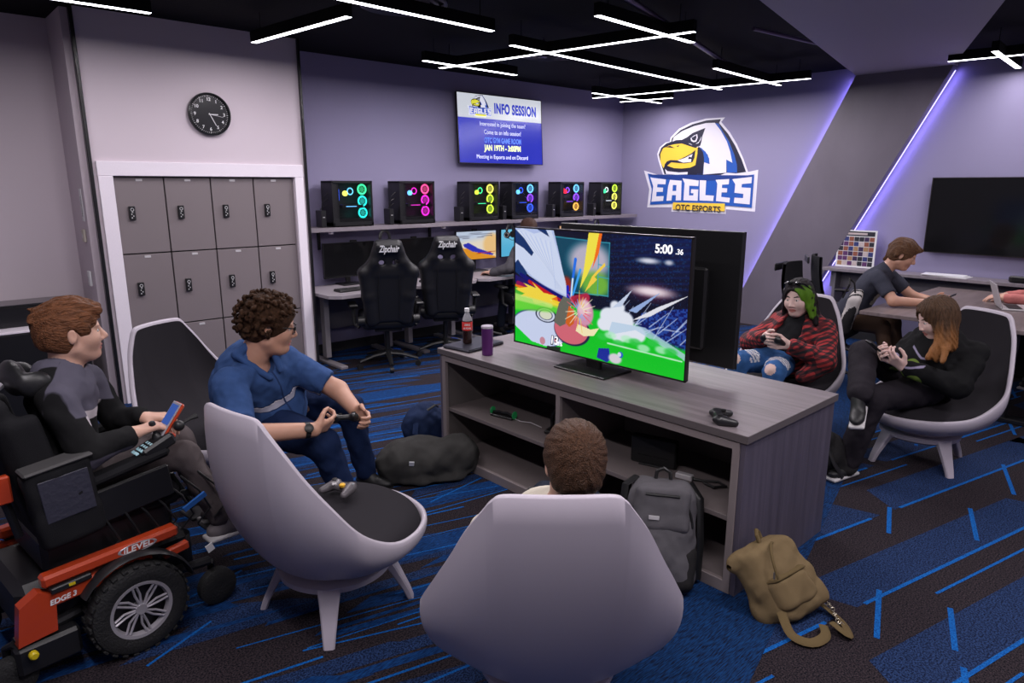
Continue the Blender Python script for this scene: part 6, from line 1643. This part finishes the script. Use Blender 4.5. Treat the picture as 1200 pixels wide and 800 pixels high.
s.ell(V(J['neck'])+At[0]*.055+At[2]*.045, (.07,.062,.085), At, k=.012, sub=True)
s.disp = cloth(.007, 1.3, 5, .003); 
for S in 'LR':
    e = mid(J['sh'+S], J['el'+S], .80); s.cutcap(e, V(J['el'+S])-V(J['sh'+S]), .16)
v, q = s.mesh(.009); nk = V(J['neck']); At2 = At
def g2(c, a, b): z = (c-nk)@At2[2]; x = (c-nk)@At2[0]; y = (c-nk)@At2[1]; zz = z-.9*np.minimum(x-.13, 0); return np.minimum.reduce([zz-a, b-zz, x-.02, .165-np.abs(y)])
def pk(c): z = (c-nk)@At2[2]; x = (c-nk)@At2[0]; y = (c-nk)@At2[1]; return np.minimum.reduce([.005-np.abs(y), z+.22, x-.03])
sh_ = np_mesh('polo_shirt', [(v, q)], mask_mat('polo_blue_striped', (.035,.075,.20), [('line',(.012,.025,.08),.001),('band',(.36,.36,.45),.001),('top',(.62,.60,.66),.001),('placket',(.018,.035,.10),.0015)], rough=.85, bump=.3, bscale=450, var=.12, vscale=22), pt_, off,
    fields={'line': lambda c: g2(c,-.172,-.135), 'band': lambda c: g2(c,-.168,-.142), 'top': lambda c: g2(c,-.146,-.140), 'placket': pk})
co_ = SDF()
for sg in (-1,1): co_.cone(nk+At[1]*sg*.080-At[0]*.03+At[2]*.075, nk+At[1]*sg*.070+At[0]*.07+At[2]*.060, .018, .018, k=.012); co_.cone(nk+At[1]*sg*.070+At[0]*.07+At[2]*.060, nk+At[1]*sg*.035+At[0]*.150+At[2]*.012, .020, .016, k=.012)
co_.cone(nk+At[1]*.08-At[0]*.035+At[2]*.075, nk-At[1]*.08-At[0]*.035+At[2]*.075, .024, .024, k=.012)
v, q = co_.mesh(.006); np_mesh('collar', [(v, q)], m_polo, sh_, (0,0,0) if False else off)
m_jn = mat('jeans_navy', (.010,.020,.062), .85, bump=.25, bscale=500, var=.1, vscale=14)
s = SDF(); trousers(s, J, (.125,.085,.078,.062)); s.disp = cloth(.006, 1.7, 3); v, q = s.mesh(.010); np_mesh('jeans', [(v, q)], m_jn, pt_, off)
for S in 'LR': shoe(pt_, off, V(J['an'+S])+V(.0,.0,-.02), V(.45,-.85,0), m_shb, m_shb)
w_ = MB(); wd = nrm(V(J['wrR'])-V(J['elR'])); wz = Vector(wd); q4 = Vector((0,0,1)).rotation_difference(wz).to_matrix(); wc = mid(J['elR'], J['wrR'], .90)
w_.lathe([(.037,-.012),(.040,-.012),(.040,.012),(.037,.012)], tuple(wc), 24, rot=q4, cap0=False, cap1=False); nn = nrm(V(-.3,-.75,.5)); nn = nrm(nn-wd*np.dot(nn, wd)); q5 = Vector((0,0,1)).rotation_difference(Vector(nn)).to_matrix()
w_.lathe([(.005,0),(.022,0),(.022,.010),(.018,.012)], tuple(wc+nn*.036), 24, rot=q5); w_.build('wristwatch', m_rub, pt_, offset=off)
gamepad('black game controller held by the person in the blue polo', (1.60,3.01,.575), R(150), m_pad, tilt=(R(25),R(0)))

# ---------------------------------------------------------------- P3 : seen from behind in the foreground chair
hd = (1.415,1.270,.945)
J = dict(pelvis=(1.58,1.56,.56), neck=(1.41,1.34,.755), head=hd, shL=(1.25,1.475,.705), shR=(1.54,1.24,.70), elL=(1.44,1.56,.50), wrL=(1.66,1.58,.52), elR=(1.75,1.36,.56), wrR=(1.78,1.58,.56), knL=(1.90,1.86,.48), knR=(1.98,1.70,.48), anL=(1.92,2.10,.12), anR=(2.09,1.87,.12))
pt_, off = person_root('person with short brown hair seen from behind, sunk in the foreground lounge chair', (1.58,1.56,0))
A = frame(50, 12, 0); sc = 1.0; s = SDF(); L = build_head(s, J['head'], A, sc, neck=J['neck'], neck_r=.054)
arms = []
for S, sd in (('R',1),('L',-1)):
    a = SDF(); a.cone(J['el'+S], J['wr'+S], .042, .030, k=.02); hand(a, J['wr'+S], V(.5,.6,.1) , V(-.6*sd,.5*sd,.3), sd, curl=(25,45,35)); arms.append(a)
skin_body(pt_, off, s, L, A, sc, arms, m_skin)
hm = hairmat('hair_brown', (.060,.028,.015), .5)
eyes_brows(L, A, sc, pt_, off, hm)
h = hair_cap(L, A, sc, grow=.016, nape=-.09)
c3 = L(-.085,-.018,.075)
def sw(p):
    q = (p-c3)@A.T; r = np.sqrt(q[:,1]**2+(q[:,2]*.9)**2+q[:,0]**2*.4); an = np.arctan2(q[:,2], q[:,1])
    return (.0011*np.sin(an*17+r*95)+.0010*np.sin(an*31+r*60+1.3))+.0008*np.sin(an*9-r*120)
h.disp = sw; v, q = h.mesh(.0036); np_mesh('hair', [(v, q)], hm, pt_, off)
m_cream = mat('shirt_cream', (.60,.55,.46), .85, bump=.2, bscale=500); m_dk = mat('jeans_dark', (.02,.025,.04), .85, bump=.2, bscale=500)
s = SDF(); At = torso(s, J, .88, .85, .9)
for S in 'LR': sleeve(s, V(J['sh'+S]), V(J['el'+S]), V(J['wr'+S]), (.060,.052,.04), t=.3)
s.disp = cloth(.005, 1.8, 7); v, q = s.mesh(.010); np_mesh('shirt', [(v, q)], m_cream, pt_, off)
s = SDF(); trousers(s, J, (.078,.06,.055,.045)); s.disp = cloth(.005, 1.8, 4); v, q = s.mesh(.011); np_mesh('trousers', [(v, q)], m_dk, pt_, off)
for S in 'LR': shoe(pt_, off, V(J['an'+S])+V(0,0,-.035), V(.65,.75,0), m_shb, m_shw)
gamepad('black game controller held by the person in the foreground lounge chair', (1.76,1.74,.55), R(-40), m_pad, tilt=(R(20),0))

# ---------------------------------------------------------------- P4 : red plaid
J = dict(pelvis=(4.60,2.15,.55), neck=(4.66,2.085,.845), head=(4.575,2.085,.995), shL=(4.68,1.92,.785), shR=(4.66,2.25,.79), elL=(4.50,1.84,.62), wrL=(4.33,2.02,.72), elR=(4.48,2.36,.66), wrR=(4.32,2.17,.745), knL=(4.20,2.03,.555), knR=(4.17,2.27,.585), anL=(4.05,2.0,.12), anR=(4.02,2.25,.12))
pt_, off = person_root('person with green streaked hair and red plaid shirt holding a controller', (4.60,2.15,0))
A = frame(178, 6, 4); sc = 1.0; s = SDF(); L = build_head(s, J['head'], A, sc, nose=.97, jaw=1.02, soft=True, neck=J['neck'], neck_r=.053)
arms = []
for S, sd in (('R',1),('L',-1)):
    a = SDF(); a.cone(mid(J['el'+S], J['wr'+S], .6), J['wr'+S], .034, .027, k=.02)
    hand(a, J['wr'+S], V(-.85, .45 if S == 'L' else -.45, .12), V(-.25, .9 if S == 'L' else -.9, .1), sd, curl=(30,45,35), thumb_in=.5); arms.append(a)
skin_body(pt_, off, s, L, A, sc, arms, m_skin3)
hm = hairmat('hair_black', (.012,.008,.010), .4)
eyes_brows(L, A, sc, pt_, off, hm)
h = hair_cap(L, A, sc, face_cut=((.120,0,-.035),(.085,.073,.118)), grow=.018, nape=-.16)
for y in (-1,1):
    for (p, q, r1, r2) in (((.0,.075,.03),(-.015,.092,-.08),.034,.032),((-.015,.09,-.08),(.0,.115,-.165),.032,.022),((-.05,.06,.0),(-.07,.075,-.15),.045,.035),((.03,.070,.05),(.028,.082,-.05),.022,.020),((.028,.082,-.05),(.03,.10,-.12),.020,.014)): h.cone(L(p[0],y*p[1],p[2]), L(q[0],y*q[1],q[2]), r1*sc, r2*sc, k=.015)
h.disp = strands(A, J['head'], .003, 160, 3); v, q = h.mesh(.0045); hc = V(J['head'])
A4 = A
def f4(c):
    q_ = (c-hc)@A4.T; n_ = .010*np.sin(q_[:,2]*70+4*np.sin(q_[:,0]*60))+.008*np.sin(q_[:,2]*150+q_[:,1]*90); return np.minimum.reduce([q_[:,1]-.034+.9*n_, q_[:,0]-.002+1.3*n_, .088-q_[:,2]+n_, q_[:,2]+.12+n_])
np_mesh('hair', [(v, q)], mask_mat('hair_black_green', (.012,.008,.010), [('green',(.085,.19,.012),.006)], rough=.5, var=.5, vscale=150, bump=.9, bscale=260, spec=.2, stretch=(1,1,.12)), pt_, off, fields={'green': f4})
g = MB()
for y in (-1,1): g.sphere(tuple(L(.062,y*.032,.118)), (.020,.028,.012), 14, 8, rot=M3)
g.tube([tuple(L(.0,.098,.06)),tuple(L(.05,.070,.112)),tuple(L(.07,0,.124)),tuple(L(.05,-.070,.112)),tuple(L(.0,-.098,.06))],.004,6); g.build('sunglasses', m_tvg, pt_, offset=off)
def plaid(name):
    m = bpy.data.materials.new(name); m.use_nodes = True; nt = m.node_tree; b = nt.nodes['Principled BSDF']; b.inputs['Roughness'].default_value = .9
    tc = nt.nodes.new('ShaderNodeTexCoord'); sp = nt.nodes.new('ShaderNodeSeparateXYZ'); 
    mp = nt.nodes.new('ShaderNodeMapping'); mp.inputs['Rotation'].default_value = (.25,.3,.2); nt.links.new(tc.outputs['Object'], mp.inputs['Vector']); nt.links.new(mp.outputs['Vector'], sp.inputs['Vector'])
    def band(sock, f, ph):
        a = nt.nodes.new('ShaderNodeMath'); a.operation = 'MULTIPLY_ADD'; a.inputs[1].default_value = f; a.inputs[2].default_value = ph; nt.links.new(sock, a.inputs[0])
        s_ = nt.nodes.new('ShaderNodeMath'); s_.operation = 'SINE'; nt.links.new(a.outputs[0], s_.inputs[0])
        g_ = nt.nodes.new('ShaderNodeMath'); g_.operation = 'GREATER_THAN'; g_.inputs[1].default_value = .0; nt.links.new(s_.outputs[0], g_.inputs[0]); return g_.outputs[0]
    ad = nt.nodes.new('ShaderNodeMath'); ad.operation = 'ADD'
    xy = nt.nodes.new('ShaderNodeMath'); xy.operation = 'ADD'; nt.links.new(sp.outputs['X'], xy.inputs[0]); nt.links.new(sp.outputs['Y'], xy.inputs[1])
    nt.links.new(band(xy.outputs[0], 165, 0), ad.inputs[0]); nt.links.new(band(sp.outputs['Z'], 175, 1), ad.inputs[1])
    cr = nt.nodes.new('ShaderNodeValToRGB'); cr.color_ramp.interpolation = 'CONSTANT'
    dv = nt.nodes.new('ShaderNodeMath'); dv.operation = 'DIVIDE'; dv.inputs[1].default_value = 2.0; nt.links.new(ad.outputs[0], dv.inputs[0])
    e = cr.color_ramp.elements; e[0].position = 0; e[0].color = (.36,.028,.03,1); e[1].position = .3; e[1].color = (.085,.010,.014,1); n3 = cr.color_ramp.elements.new(.8); n3.color = (.008,.006,.010,1)
    nt.links.new(dv.outputs[0], cr.inputs['Fac']); nt.links.new(cr.outputs['Color'], b.inputs['Base Color']); return m
m_plaid = plaid('plaid_red_black'); m_tee = mat('tee_black', (.012,.012,.014), .9, bump=.2, bscale=600)
s = SDF(); At = torso(s, J, .98, 1.0, 1.1); s.disp = cloth(.004, 1.8, 1); v, q = s.mesh(.009); np_mesh('t_shirt', [(v, q)], m_tee, pt_, off)
s = SDF(); torso(s, J, 1.06, 1.06, 1.12, .006)
for S in 'LR': sleeve(s, V(J['sh'+S]), V(J['el'+S]), V(J['wr'+S]), (.072,.070,.055), t=.84)
nk = V(J['neck']); pl_ = V(J['pelvis']); fc = mid(nk, pl_, .5)+At[0]*.20
s.ell(fc+At[2]*.02, (.17,.085,.27), At, k=.015, sub=True); s.ell(nk+At[2]*.06+At[0]*.03, (.07,.065,.06), At, k=.01, sub=True)
s.cone(V(J['elL'])+V(0,0,-.03), V(4.42,1.93,.50), .07, .05, k=.03)
s.disp = cloth(.008, 1.4, 6, .003); v, q = s.mesh(.008); np_mesh('plaid_shirt', [(v, q)], m_plaid, pt_, off)
m_den = mat('jeans_blue', (.035,.10,.26), .85, bump=.25, bscale=500, var=.25, vscale=12); m_rip = mat('denim_threads', (.62,.60,.62), .9, var=.25, vscale=80, bump=.6, bscale=200)
s = SDF(); trousers(s, J, (.098,.072,.066,.055)); s.disp = cloth(.005, 1.9, 2); v, q = s.mesh(.008)
def f4b(c):
    m = np.zeros(len(c), int)
    for kn in (J['knL'], J['knR']):
        u_ = mid(J['pelvis'], kn, .80); d_ = np.linalg.norm((c-u_)*V(.8,1,1), axis=1); m[(d_ < .085) & (c[:,2] > u_[2]+.01) & (np.sin(c[:,0]*260+3*np.sin(c[:,1]*40)) > -.6)] = 1
        d2 = np.linalg.norm(c-(V(kn)+V(-.045,0,.02)), axis=1); m[d2 < .042] = 2
    return m
np_mesh('jeans', [(v, q)], [m_den, m_rip, m_skin3], pt_, off, matfn=f4b)
for S in 'LR': shoe(pt_, off, V(J['an'+S])+V(0,0,-.035), V(-1,0,0), m_shb, m_shw)
gamepad('black game controller held by the person in the red plaid shirt', (4.245,2.095,.735), R(90), m_pad, tilt=(R(25),0))

# ---------------------------------------------------------------- P5 : black hoodie, long hair
J = dict(pelvis=(4.77,1.30,.555), neck=(4.73,1.23,.82), head=(4.655,1.26,.962), shL=(4.74,1.06,.765), shR=(4.80,1.40,.76), elL=(4.52,1.07,.60), wrL=(4.36,1.32,.70), elR=(4.60,1.46,.64), wrR=(4.36,1.40,.735), knL=(4.25,1.43,.50), anL=(4.18,1.50,.10), knR=(4.36,1.55,.74), anR=(4.05,1.43,.575), hipL=(4.68,1.25,.52), hipR=(4.75,1.40,.55))
pt_, off = person_root('person with long brown hair and black hoodie looking down at a phone, legs crossed', (4.77,1.30,0))
A = frame(133, 22, 4); sc = 1.02; s = SDF(); L = build_head(s, J['head'], A, sc, nose=.98, jaw=1.05, soft=True, neck=J['neck'], neck_r=.052)
arms = []
for S, sd in (('R',1),('L',-1)):
    a = SDF(); a.cone(mid(J['el'+S], J['wr'+S], .6), J['wr'+S], .032, .026, k=.02)
    hand(a, J['wr'+S], V(-.5,.45,.45) if S == 'L' else V(-.6,.25,.25), V(-.3,.5,.6) if S == 'L' else V(-.1,-.7,.5), sd, curl=(35,50,35), thumb_in=.5); arms.append(a)
skin_body(pt_, off, s, L, A, sc, arms, m_skin3)
h1 = hairmat('hair_long_brown', (.075,.040,.022), .35)
eyes_brows(L, A, sc, pt_, off, h1)
h = hair_cap(L, A, sc, face_cut=((.128,0,-.035),(.082,.058,.125)), grow=.016, nape=-.20)
hw = V(J['head'])
for y in (-1,1):
    h.cone(L(.035,y*.055,.075), L(.045,y*.078,-.04), .030, .022, k=.02)
    h.cone(L(.0,y*.07,.05), hw+A[1]*y*.105+V(0,0,-.11)-A[0]*.0, .044, .040, k=.025); h.cone(hw+A[1]*y*.105+V(0,0,-.11), hw+A[1]*y*.15+V(0,0,-.20)+A[0]*.05, .040, .026, k=.02)
    h.cone(L(-.05,y*.05,.03), hw+A[1]*y*.09+V(0,0,-.17)-A[0]*.05, .055, .045, k=.025)
h.cone(hw+A[1]*-.11+V(0,0,-.12), hw+A[1]*-.09+V(0,0,-.17)+A[0]*.09, .032, .02, k=.02); h.cone(hw+A[1]*.11+V(0,0,-.10), hw+A[1]*.15+V(0,0,-.18)+A[0]*.10, .030, .018, k=.02); h.cone(hw-A[1]*.13+V(0,0,-.15), hw-A[1]*.20+V(0,0,-.20)+A[0]*.10, .030, .015, k=.02); h.cone(hw+A[1]*.15+V(0,0,-.15), hw+A[1]*.24+V(0,0,-.20)+A[0]*.06, .028, .014, k=.02)
def st5(p):
    q = (p-hw)@A.T; an = np.arctan2(q[:,1], q[:,0]+.02); return .0026*np.sin(an*34+5*np.sin(p[:,2]*22))+.0018*np.sin(an*61+4*np.sin(p[:,2]*31+1))
h.disp = st5; v, q = h.mesh(.0046)
rg5 = np.random.RandomState(3)
def f5(c):
    an = np.arctan2(c[:,1]-hw[1], c[:,0]-hw[0]); return hw[2]-.055+.022*np.sin(an*11)+.014*np.sin(an*29+2)-c[:,2]
np_mesh('hair', [(v, q)], mask_mat('hair_brown_honey', (.075,.040,.022), [('honey',(.24,.10,.033),.05)], rough=.5, var=.5, vscale=150, bump=.9, bscale=260, spec=.22, stretch=(1,1,.10)), pt_, off, fields={'honey': f5})
m_hb = mat('hoodie_deep_black', (.009,.009,.010), .85, bump=.2, bscale=600); m_pg = mat('print_green', (.16,.22,.05), .7); m_pp = mat('print_lilac', (.28,.25,.36), .7)
s = SDF(); At = torso(s, J, 1.12, 1.15, 1.2)
for S in 'LR': sleeve(s, V(J['sh'+S]), V(J['el'+S]), V(J['wr'+S]), (.078,.072,.050), t=.88)
s.cone(V(J['neck'])-At[0]*.06+At[1]*.06, V(J['neck'])-At[0]*.06-At[1]*.06, .05, .05, k=.03)
s.ell(V(J['neck'])+At[2]*.06+At[0]*.03, (.065,.06,.06), At, k=.01, sub=True)
s.disp = cloth(.008, 1.4, 8, .003); v, q = s.mesh(.009); nk = V(J['neck']); At5 = At
def f5b(c):
    q_ = (c-nk)@At5.T; x, y, z = q_[:,0], q_[:,1], q_[:,2]; return x, y, z
def g5(c): x, y, z = f5b(c); return np.minimum(x-.05, np.maximum(np.minimum(.055-np.hypot(y+.02, z+.15), np.hypot(y+.035, z+.14)-.012), .036-np.hypot(y-.075, z+.14)))
def l5(c): x, y, z = f5b(c); return np.minimum.reduce([x-.05, .006-np.abs(z+.075-.3*np.abs(y)), .09-np.abs(y)])
np_mesh('hoodie', [(v, q)], mask_mat('hoodie_black_print', (.008,.008,.009), [('print_green',(.15,.22,.045),.0015),('print_lilac',(.26,.23,.34),.0015)], rough=.85, bump=.2, bscale=600), pt_, off, fields={'print_green': g5, 'print_lilac': l5})
m_bt = mat('trousers_black', (.020,.017,.022), .85, bump=.2, bscale=500)
s = SDF(); trousers(s, J, (.105,.080,.082,.068)); s.disp = cloth(.005, 1.9, 5); v, q = s.mesh(.009); np_mesh('trousers', [(v, q)], m_bt, pt_, off)
shoe(pt_, off, V(J['anR'])+V(-.02,0,-.045), V(-.78,-.25,-.20), m_shb, m_shw, up=(-.15,.1,1)); shoe(pt_, off, V(J['anL'])+V(0,0,-.01), V(-.95,.2,0), m_shb, m_shw)
t = thing('mobile_phone', 'black phone held by the person with long brown hair', 'phone', (4.27,1.445,.80))
MB().box((0,0,0),(.075,.010,.15),rot=rotm(R(-50),0,R(45)),bev=.003).build('body', m_rub, t); MB().box((-.004,-.004,.002),(.068,.002,.14),rot=rotm(R(-50),0,R(45))).build('screen', m_tvg, t)

# ---------------------------------------------------------------- P6 : dark polo at the table
J = dict(pelvis=(6.34,2.52,.56), neck=(6.47,2.20,1.03), head=(6.50,2.085,1.165), shR=(6.30,2.19,.97), shL=(6.65,2.24,.97), elR=(6.24,2.03,.795), wrR=(6.42,1.81,.785), elL=(6.68,2.03,.795), wrL=(6.56,1.83,.79), knR=(6.26,2.10,.56), anR=(6.26,2.0,.12), knL=(6.52,2.10,.56), anL=(6.52,2.0,.12))
pt_, off = person_root('person with swept brown hair and dark polo shirt leaning on the meeting table', (6.34,2.52,0))
A = frame(-76, 24, 0); sc = 1.04; s = SDF(); L = build_head(s, J['head'], A, sc, neck=J['neck'], neck_r=.05)
arms = []
for S, sd in (('R',1),('L',-1)):
    a = SDF(); a.cone(mid(J['sh'+S], J['el'+S], .4), J['el'+S], .044, .040, k=.02); a.cone(J['el'+S], J['wr'+S], .042, .027, k=.02)
    hand(a, J['wr'+S], V(.35 if S == 'R' else -.45,-.85,.10), V(.6 if S == 'R' else -.6,.1,.5), sd, curl=(15,30,25), thumb_in=.35); arms.append(a)
skin_body(pt_, off, s, L, A, sc, arms, m_skin2)
hm = hairmat('hair_light_brown', (.105,.050,.025), sx=(1,.2,.8))
eyes_brows(L, A, sc, pt_, off, hm)
h = hair_cap(L, A, sc, grow=.018, nape=-.09)
for (p, q, r1, r2) in (((.0,.0,.115),(.10,.03,.085),.028,.018),((.0,-.04,.105),(.095,-.03,.080),.028,.016),((-.06,0,.08),(-.115,0,.03),.03,.024),((-.07,0,.0),(-.10,.02,-.09),.035,.02),((-.03,-.07,.05),(-.04,-.088,-.01),.022,.014)): h.cone(L(*p), L(*q), r1*sc, r2*sc, k=.015)
h.disp = strands(A, J['head'], .003, 130, 5); v, q = h.mesh(.005); np_mesh('hair', [(v, q)], hm, pt_, off)
m_dp = mat('polo_charcoal', (.042,.044,.062), .85, bump=.2, bscale=500); m_dpp = mat('polo_panel', (.30,.28,.24), .8)
s = SDF(); At = torso(s, J, 1.0, 1.0, 1.0)
for S in 'LR': s.cone(V(J['sh'+S]), mid(J['sh'+S], J['el'+S], .8), .068, .062, k=.03)
s.ell(V(J['neck'])+At[2]*.06+At[0]*.04, (.06,.055,.06), At, k=.01, sub=True); s.disp = cloth(.006, 1.5, 9)
for S in 'LR': s.cutcap(mid(J['sh'+S], J['el'+S], .72), V(J['el'+S])-V(J['sh'+S]), .13)
v, q = s.mesh(.010); nk = V(J['neck']); At6 = At
def f6(c):
    q_ = (c-nk)@At6.T; return ((q_[:,0] > .04) & (q_[:,2] < -.10) & (q_[:,2] > -.30) & (np.abs(q_[:,1]+.03) < .045)).astype(int)
np_mesh('polo_shirt', [(v, q)], [m_dp, m_dpp], pt_, off, matfn=f6)
m_kh = mat('trousers_brown', (.10,.06,.04), .85)
s = SDF(); trousers(s, J, (.09,.066,.06,.05)); v, q = s.mesh(.012); np_mesh('trousers', [(v, q)], m_kh, pt_, off)
for S in 'LR': shoe(pt_, off, V(J['an'+S])+V(0,0,-.035), V(.1,-1,0), m_shb, m_shw)
wd = nrm(V(J['wrR'])-V(J['elR'])); q4 = Vector((0,0,1)).rotation_difference(Vector(wd)).to_matrix(); MB().lathe([(.029,-.008),(.033,-.006),(.033,.006),(.029,.008)], tuple(mid(J['elR'], J['wrR'], .80)), 20, rot=q4, cap0=False, cap1=False).build('wristband', m_rub, pt_, offset=off)
t = thing('mobile_phone', 'black phone held over the table by the person in the dark polo', 'phone', (6.48,1.70,.84))
MB().box((0,0,0),(.07,.14,.009),rot=rotm(R(-30),0,R(10)),bev=.003).build('body', m_rub, t)

# ---------------------------------------------------------------- P7 : pink sleeves at the right edge
J = dict(pelvis=(7.50,.74,.56), neck=(7.42,1.06,1.04), head=(7.40,1.20,1.165), shL=(7.24,1.04,.96), shR=(7.60,1.10,.96), elL=(7.22,1.24,.79), wrL=(7.20,1.45,.785), elR=(7.58,1.30,.79), wrR=(7.36,1.48,.785), knL=(7.36,1.18,.55), anL=(7.36,1.2,.12), knR=(7.56,1.20,.55), anR=(7.56,1.22,.12))
pt_, off = person_root('person with short dark hair and pink sleeves at the right edge, behind the laptop', (7.50,.74,0))
A = frame(108, 25, 0); sc = 1.0; s = SDF(); L = build_head(s, J['head'], A, sc, neck=J['neck'], neck_r=.05)
arms = []
for S, sd in (('R',1),('L',-1)):
    a = SDF(); a.cone(mid(J['el'+S], J['wr'+S], .6), J['wr'+S], .032, .026, k=.02); hand(a, J['wr'+S], V(-.1 if S == 'L' else -.5,.85,.0), V(0,0,-1), sd, curl=(20,25,20)); arms.append(a)
skin_body(pt_, off, s, L, A, sc, arms, m_skin)
hm = hairmat('hair_dark_brown', (.05,.025,.018), .4); eyes_brows(L, A, sc, pt_, off, hm)
h = hair_cap(L, A, sc, grow=.022, nape=-.08); h.cone(L(.0,0,.11), L(.10,.0,.09), .035, .026, k=.02); h.disp = strands(A, J['head'], .005, 70, 2); v, q = h.mesh(.006); np_mesh('hair', [(v, q)], hm, pt_, off)
s = SDF(); torso(s, J, .95)
for S in 'LR': sleeve(s, V(J['sh'+S]), V(J['el'+S]), V(J['wr'+S]), (.068,.058,.042), t=.88)
s.disp = cloth(.007, 1.7, 4); v, q = s.mesh(.010); np_mesh('sweatshirt', [(v, q)], mat('pink_cloth', (.50,.17,.16), .85, bump=.2, bscale=500, var=.15, vscale=14), pt_, off)
s = SDF(); trousers(s, J, (.085,.066,.06,.05)); v, q = s.mesh(.013); np_mesh('trousers', [(v, q)], m_dk, pt_, off)
for S in 'LR': shoe(pt_, off, V(J['an'+S])+V(0,0,-.035), V(-1,.1,0), m_shb, m_shw)

# ---------------------------------------------------------------- P8 : at the desk, mostly hidden by the TV
J = dict(pelvis=(5.50,5.62,.56), neck=(5.54,5.72,1.10), head=(5.57,5.80,1.25), shL=(5.38,5.78,1.02), shR=(5.70,5.72,1.02), elL=(5.22,5.74,.83), wrL=(5.10,5.93,.775), elR=(5.78,5.84,.80), wrR=(5.64,6.0,.775), knL=(5.40,6.02,.52), anL=(5.36,6.05,.12), knR=(5.62,6.0,.52), anR=(5.64,6.05,.12))
pt_, off = person_root('person in a grey hoodie at the desks, mostly hidden behind the bright TV', (5.50,5.62,0))
A = frame(80, 5, 0); sc = 1.0; s = SDF(); L = build_head(s, J['head'], A, sc, neck=J['neck'], neck_r=.05)
arms = []
for S, sd in (('R',1),('L',-1)):
    a = SDF(); a.cone(mid(J['el'+S], J['wr'+S], .6), J['wr'+S], .032, .026, k=.02); hand(a, J['wr'+S], V(-.1 if S == 'L' else -.2,.9,.0), V(0,0,-1), sd, curl=(25,25,20)); arms.append(a)
skin_body(pt_, off, s, L, A, sc, arms, m_skin, hh=.005, hr=.004)
hm = hairmat('hair_dark_brown', (.05,.025,.018), .4); eyes_brows(L, A, sc, pt_, off, hm)
h = hair_cap(L, A, sc, grow=.018); v, q = h.mesh(.006); np_mesh('hair', [(v, q)], hm, pt_, off)
s = SDF(); torso(s, J, 1.0)
for S in 'LR': sleeve(s, V(J['sh'+S]), V(J['el'+S]), V(J['wr'+S]), (.072,.062,.048), t=.85)
s.disp = cloth(.007, 1.7, 2); v, q = s.mesh(.011); np_mesh('hoodie', [(v, q)], mat('hoodie_dim_grey', (.065,.062,.072), .85, bump=.2, bscale=500), pt_, off)
s = SDF(); trousers(s, J, (.085,.066,.06,.05)); v, q = s.mesh(.013); np_mesh('trousers', [(v, q)], m_dk, pt_, off)
for S in 'LR': shoe(pt_, off, V(J['an'+S])+V(0,0,-.035), V(0,1,0), m_shb, m_shw)
# ================================================================ CAMERA / WORLD
cam = bpy.data.cameras.new('camera'); cam.sensor_width = 36; cam.lens = 24.0; cam.clip_start = .02
co = bpy.data.objects.new('camera', cam); COL.objects.link(co)
yaw, pitch = R(47.5), R(12.87)
fwv = Vector((math.cos(yaw)*math.cos(pitch), math.sin(yaw)*math.cos(pitch), -math.sin(pitch)))
rt = Vector((math.sin(yaw), -math.cos(yaw), 0)); upv = rt.cross(fwv)
Mx = Matrix((rt, upv, -fwv)).transposed().to_4x4(); Mx.translation = Vector((0, 0, 1.75))
co.matrix_world = Mx
SC.camera = co
w = bpy.data.worlds.new('world'); SC.world = w; w.use_nodes = True
bg = w.node_tree.nodes['Background']; bg.inputs['Color'].default_value = (.05,.045,.07,1); bg.inputs['Strength'].default_value = .3
SC.view_settings.view_transform = 'Standard'; SC.view_settings.look = 'None'
SC.view_settings.exposure = EXPO; SC.view_settings.gamma = 1.0; SC.view_settings.use_curve_mapping = False
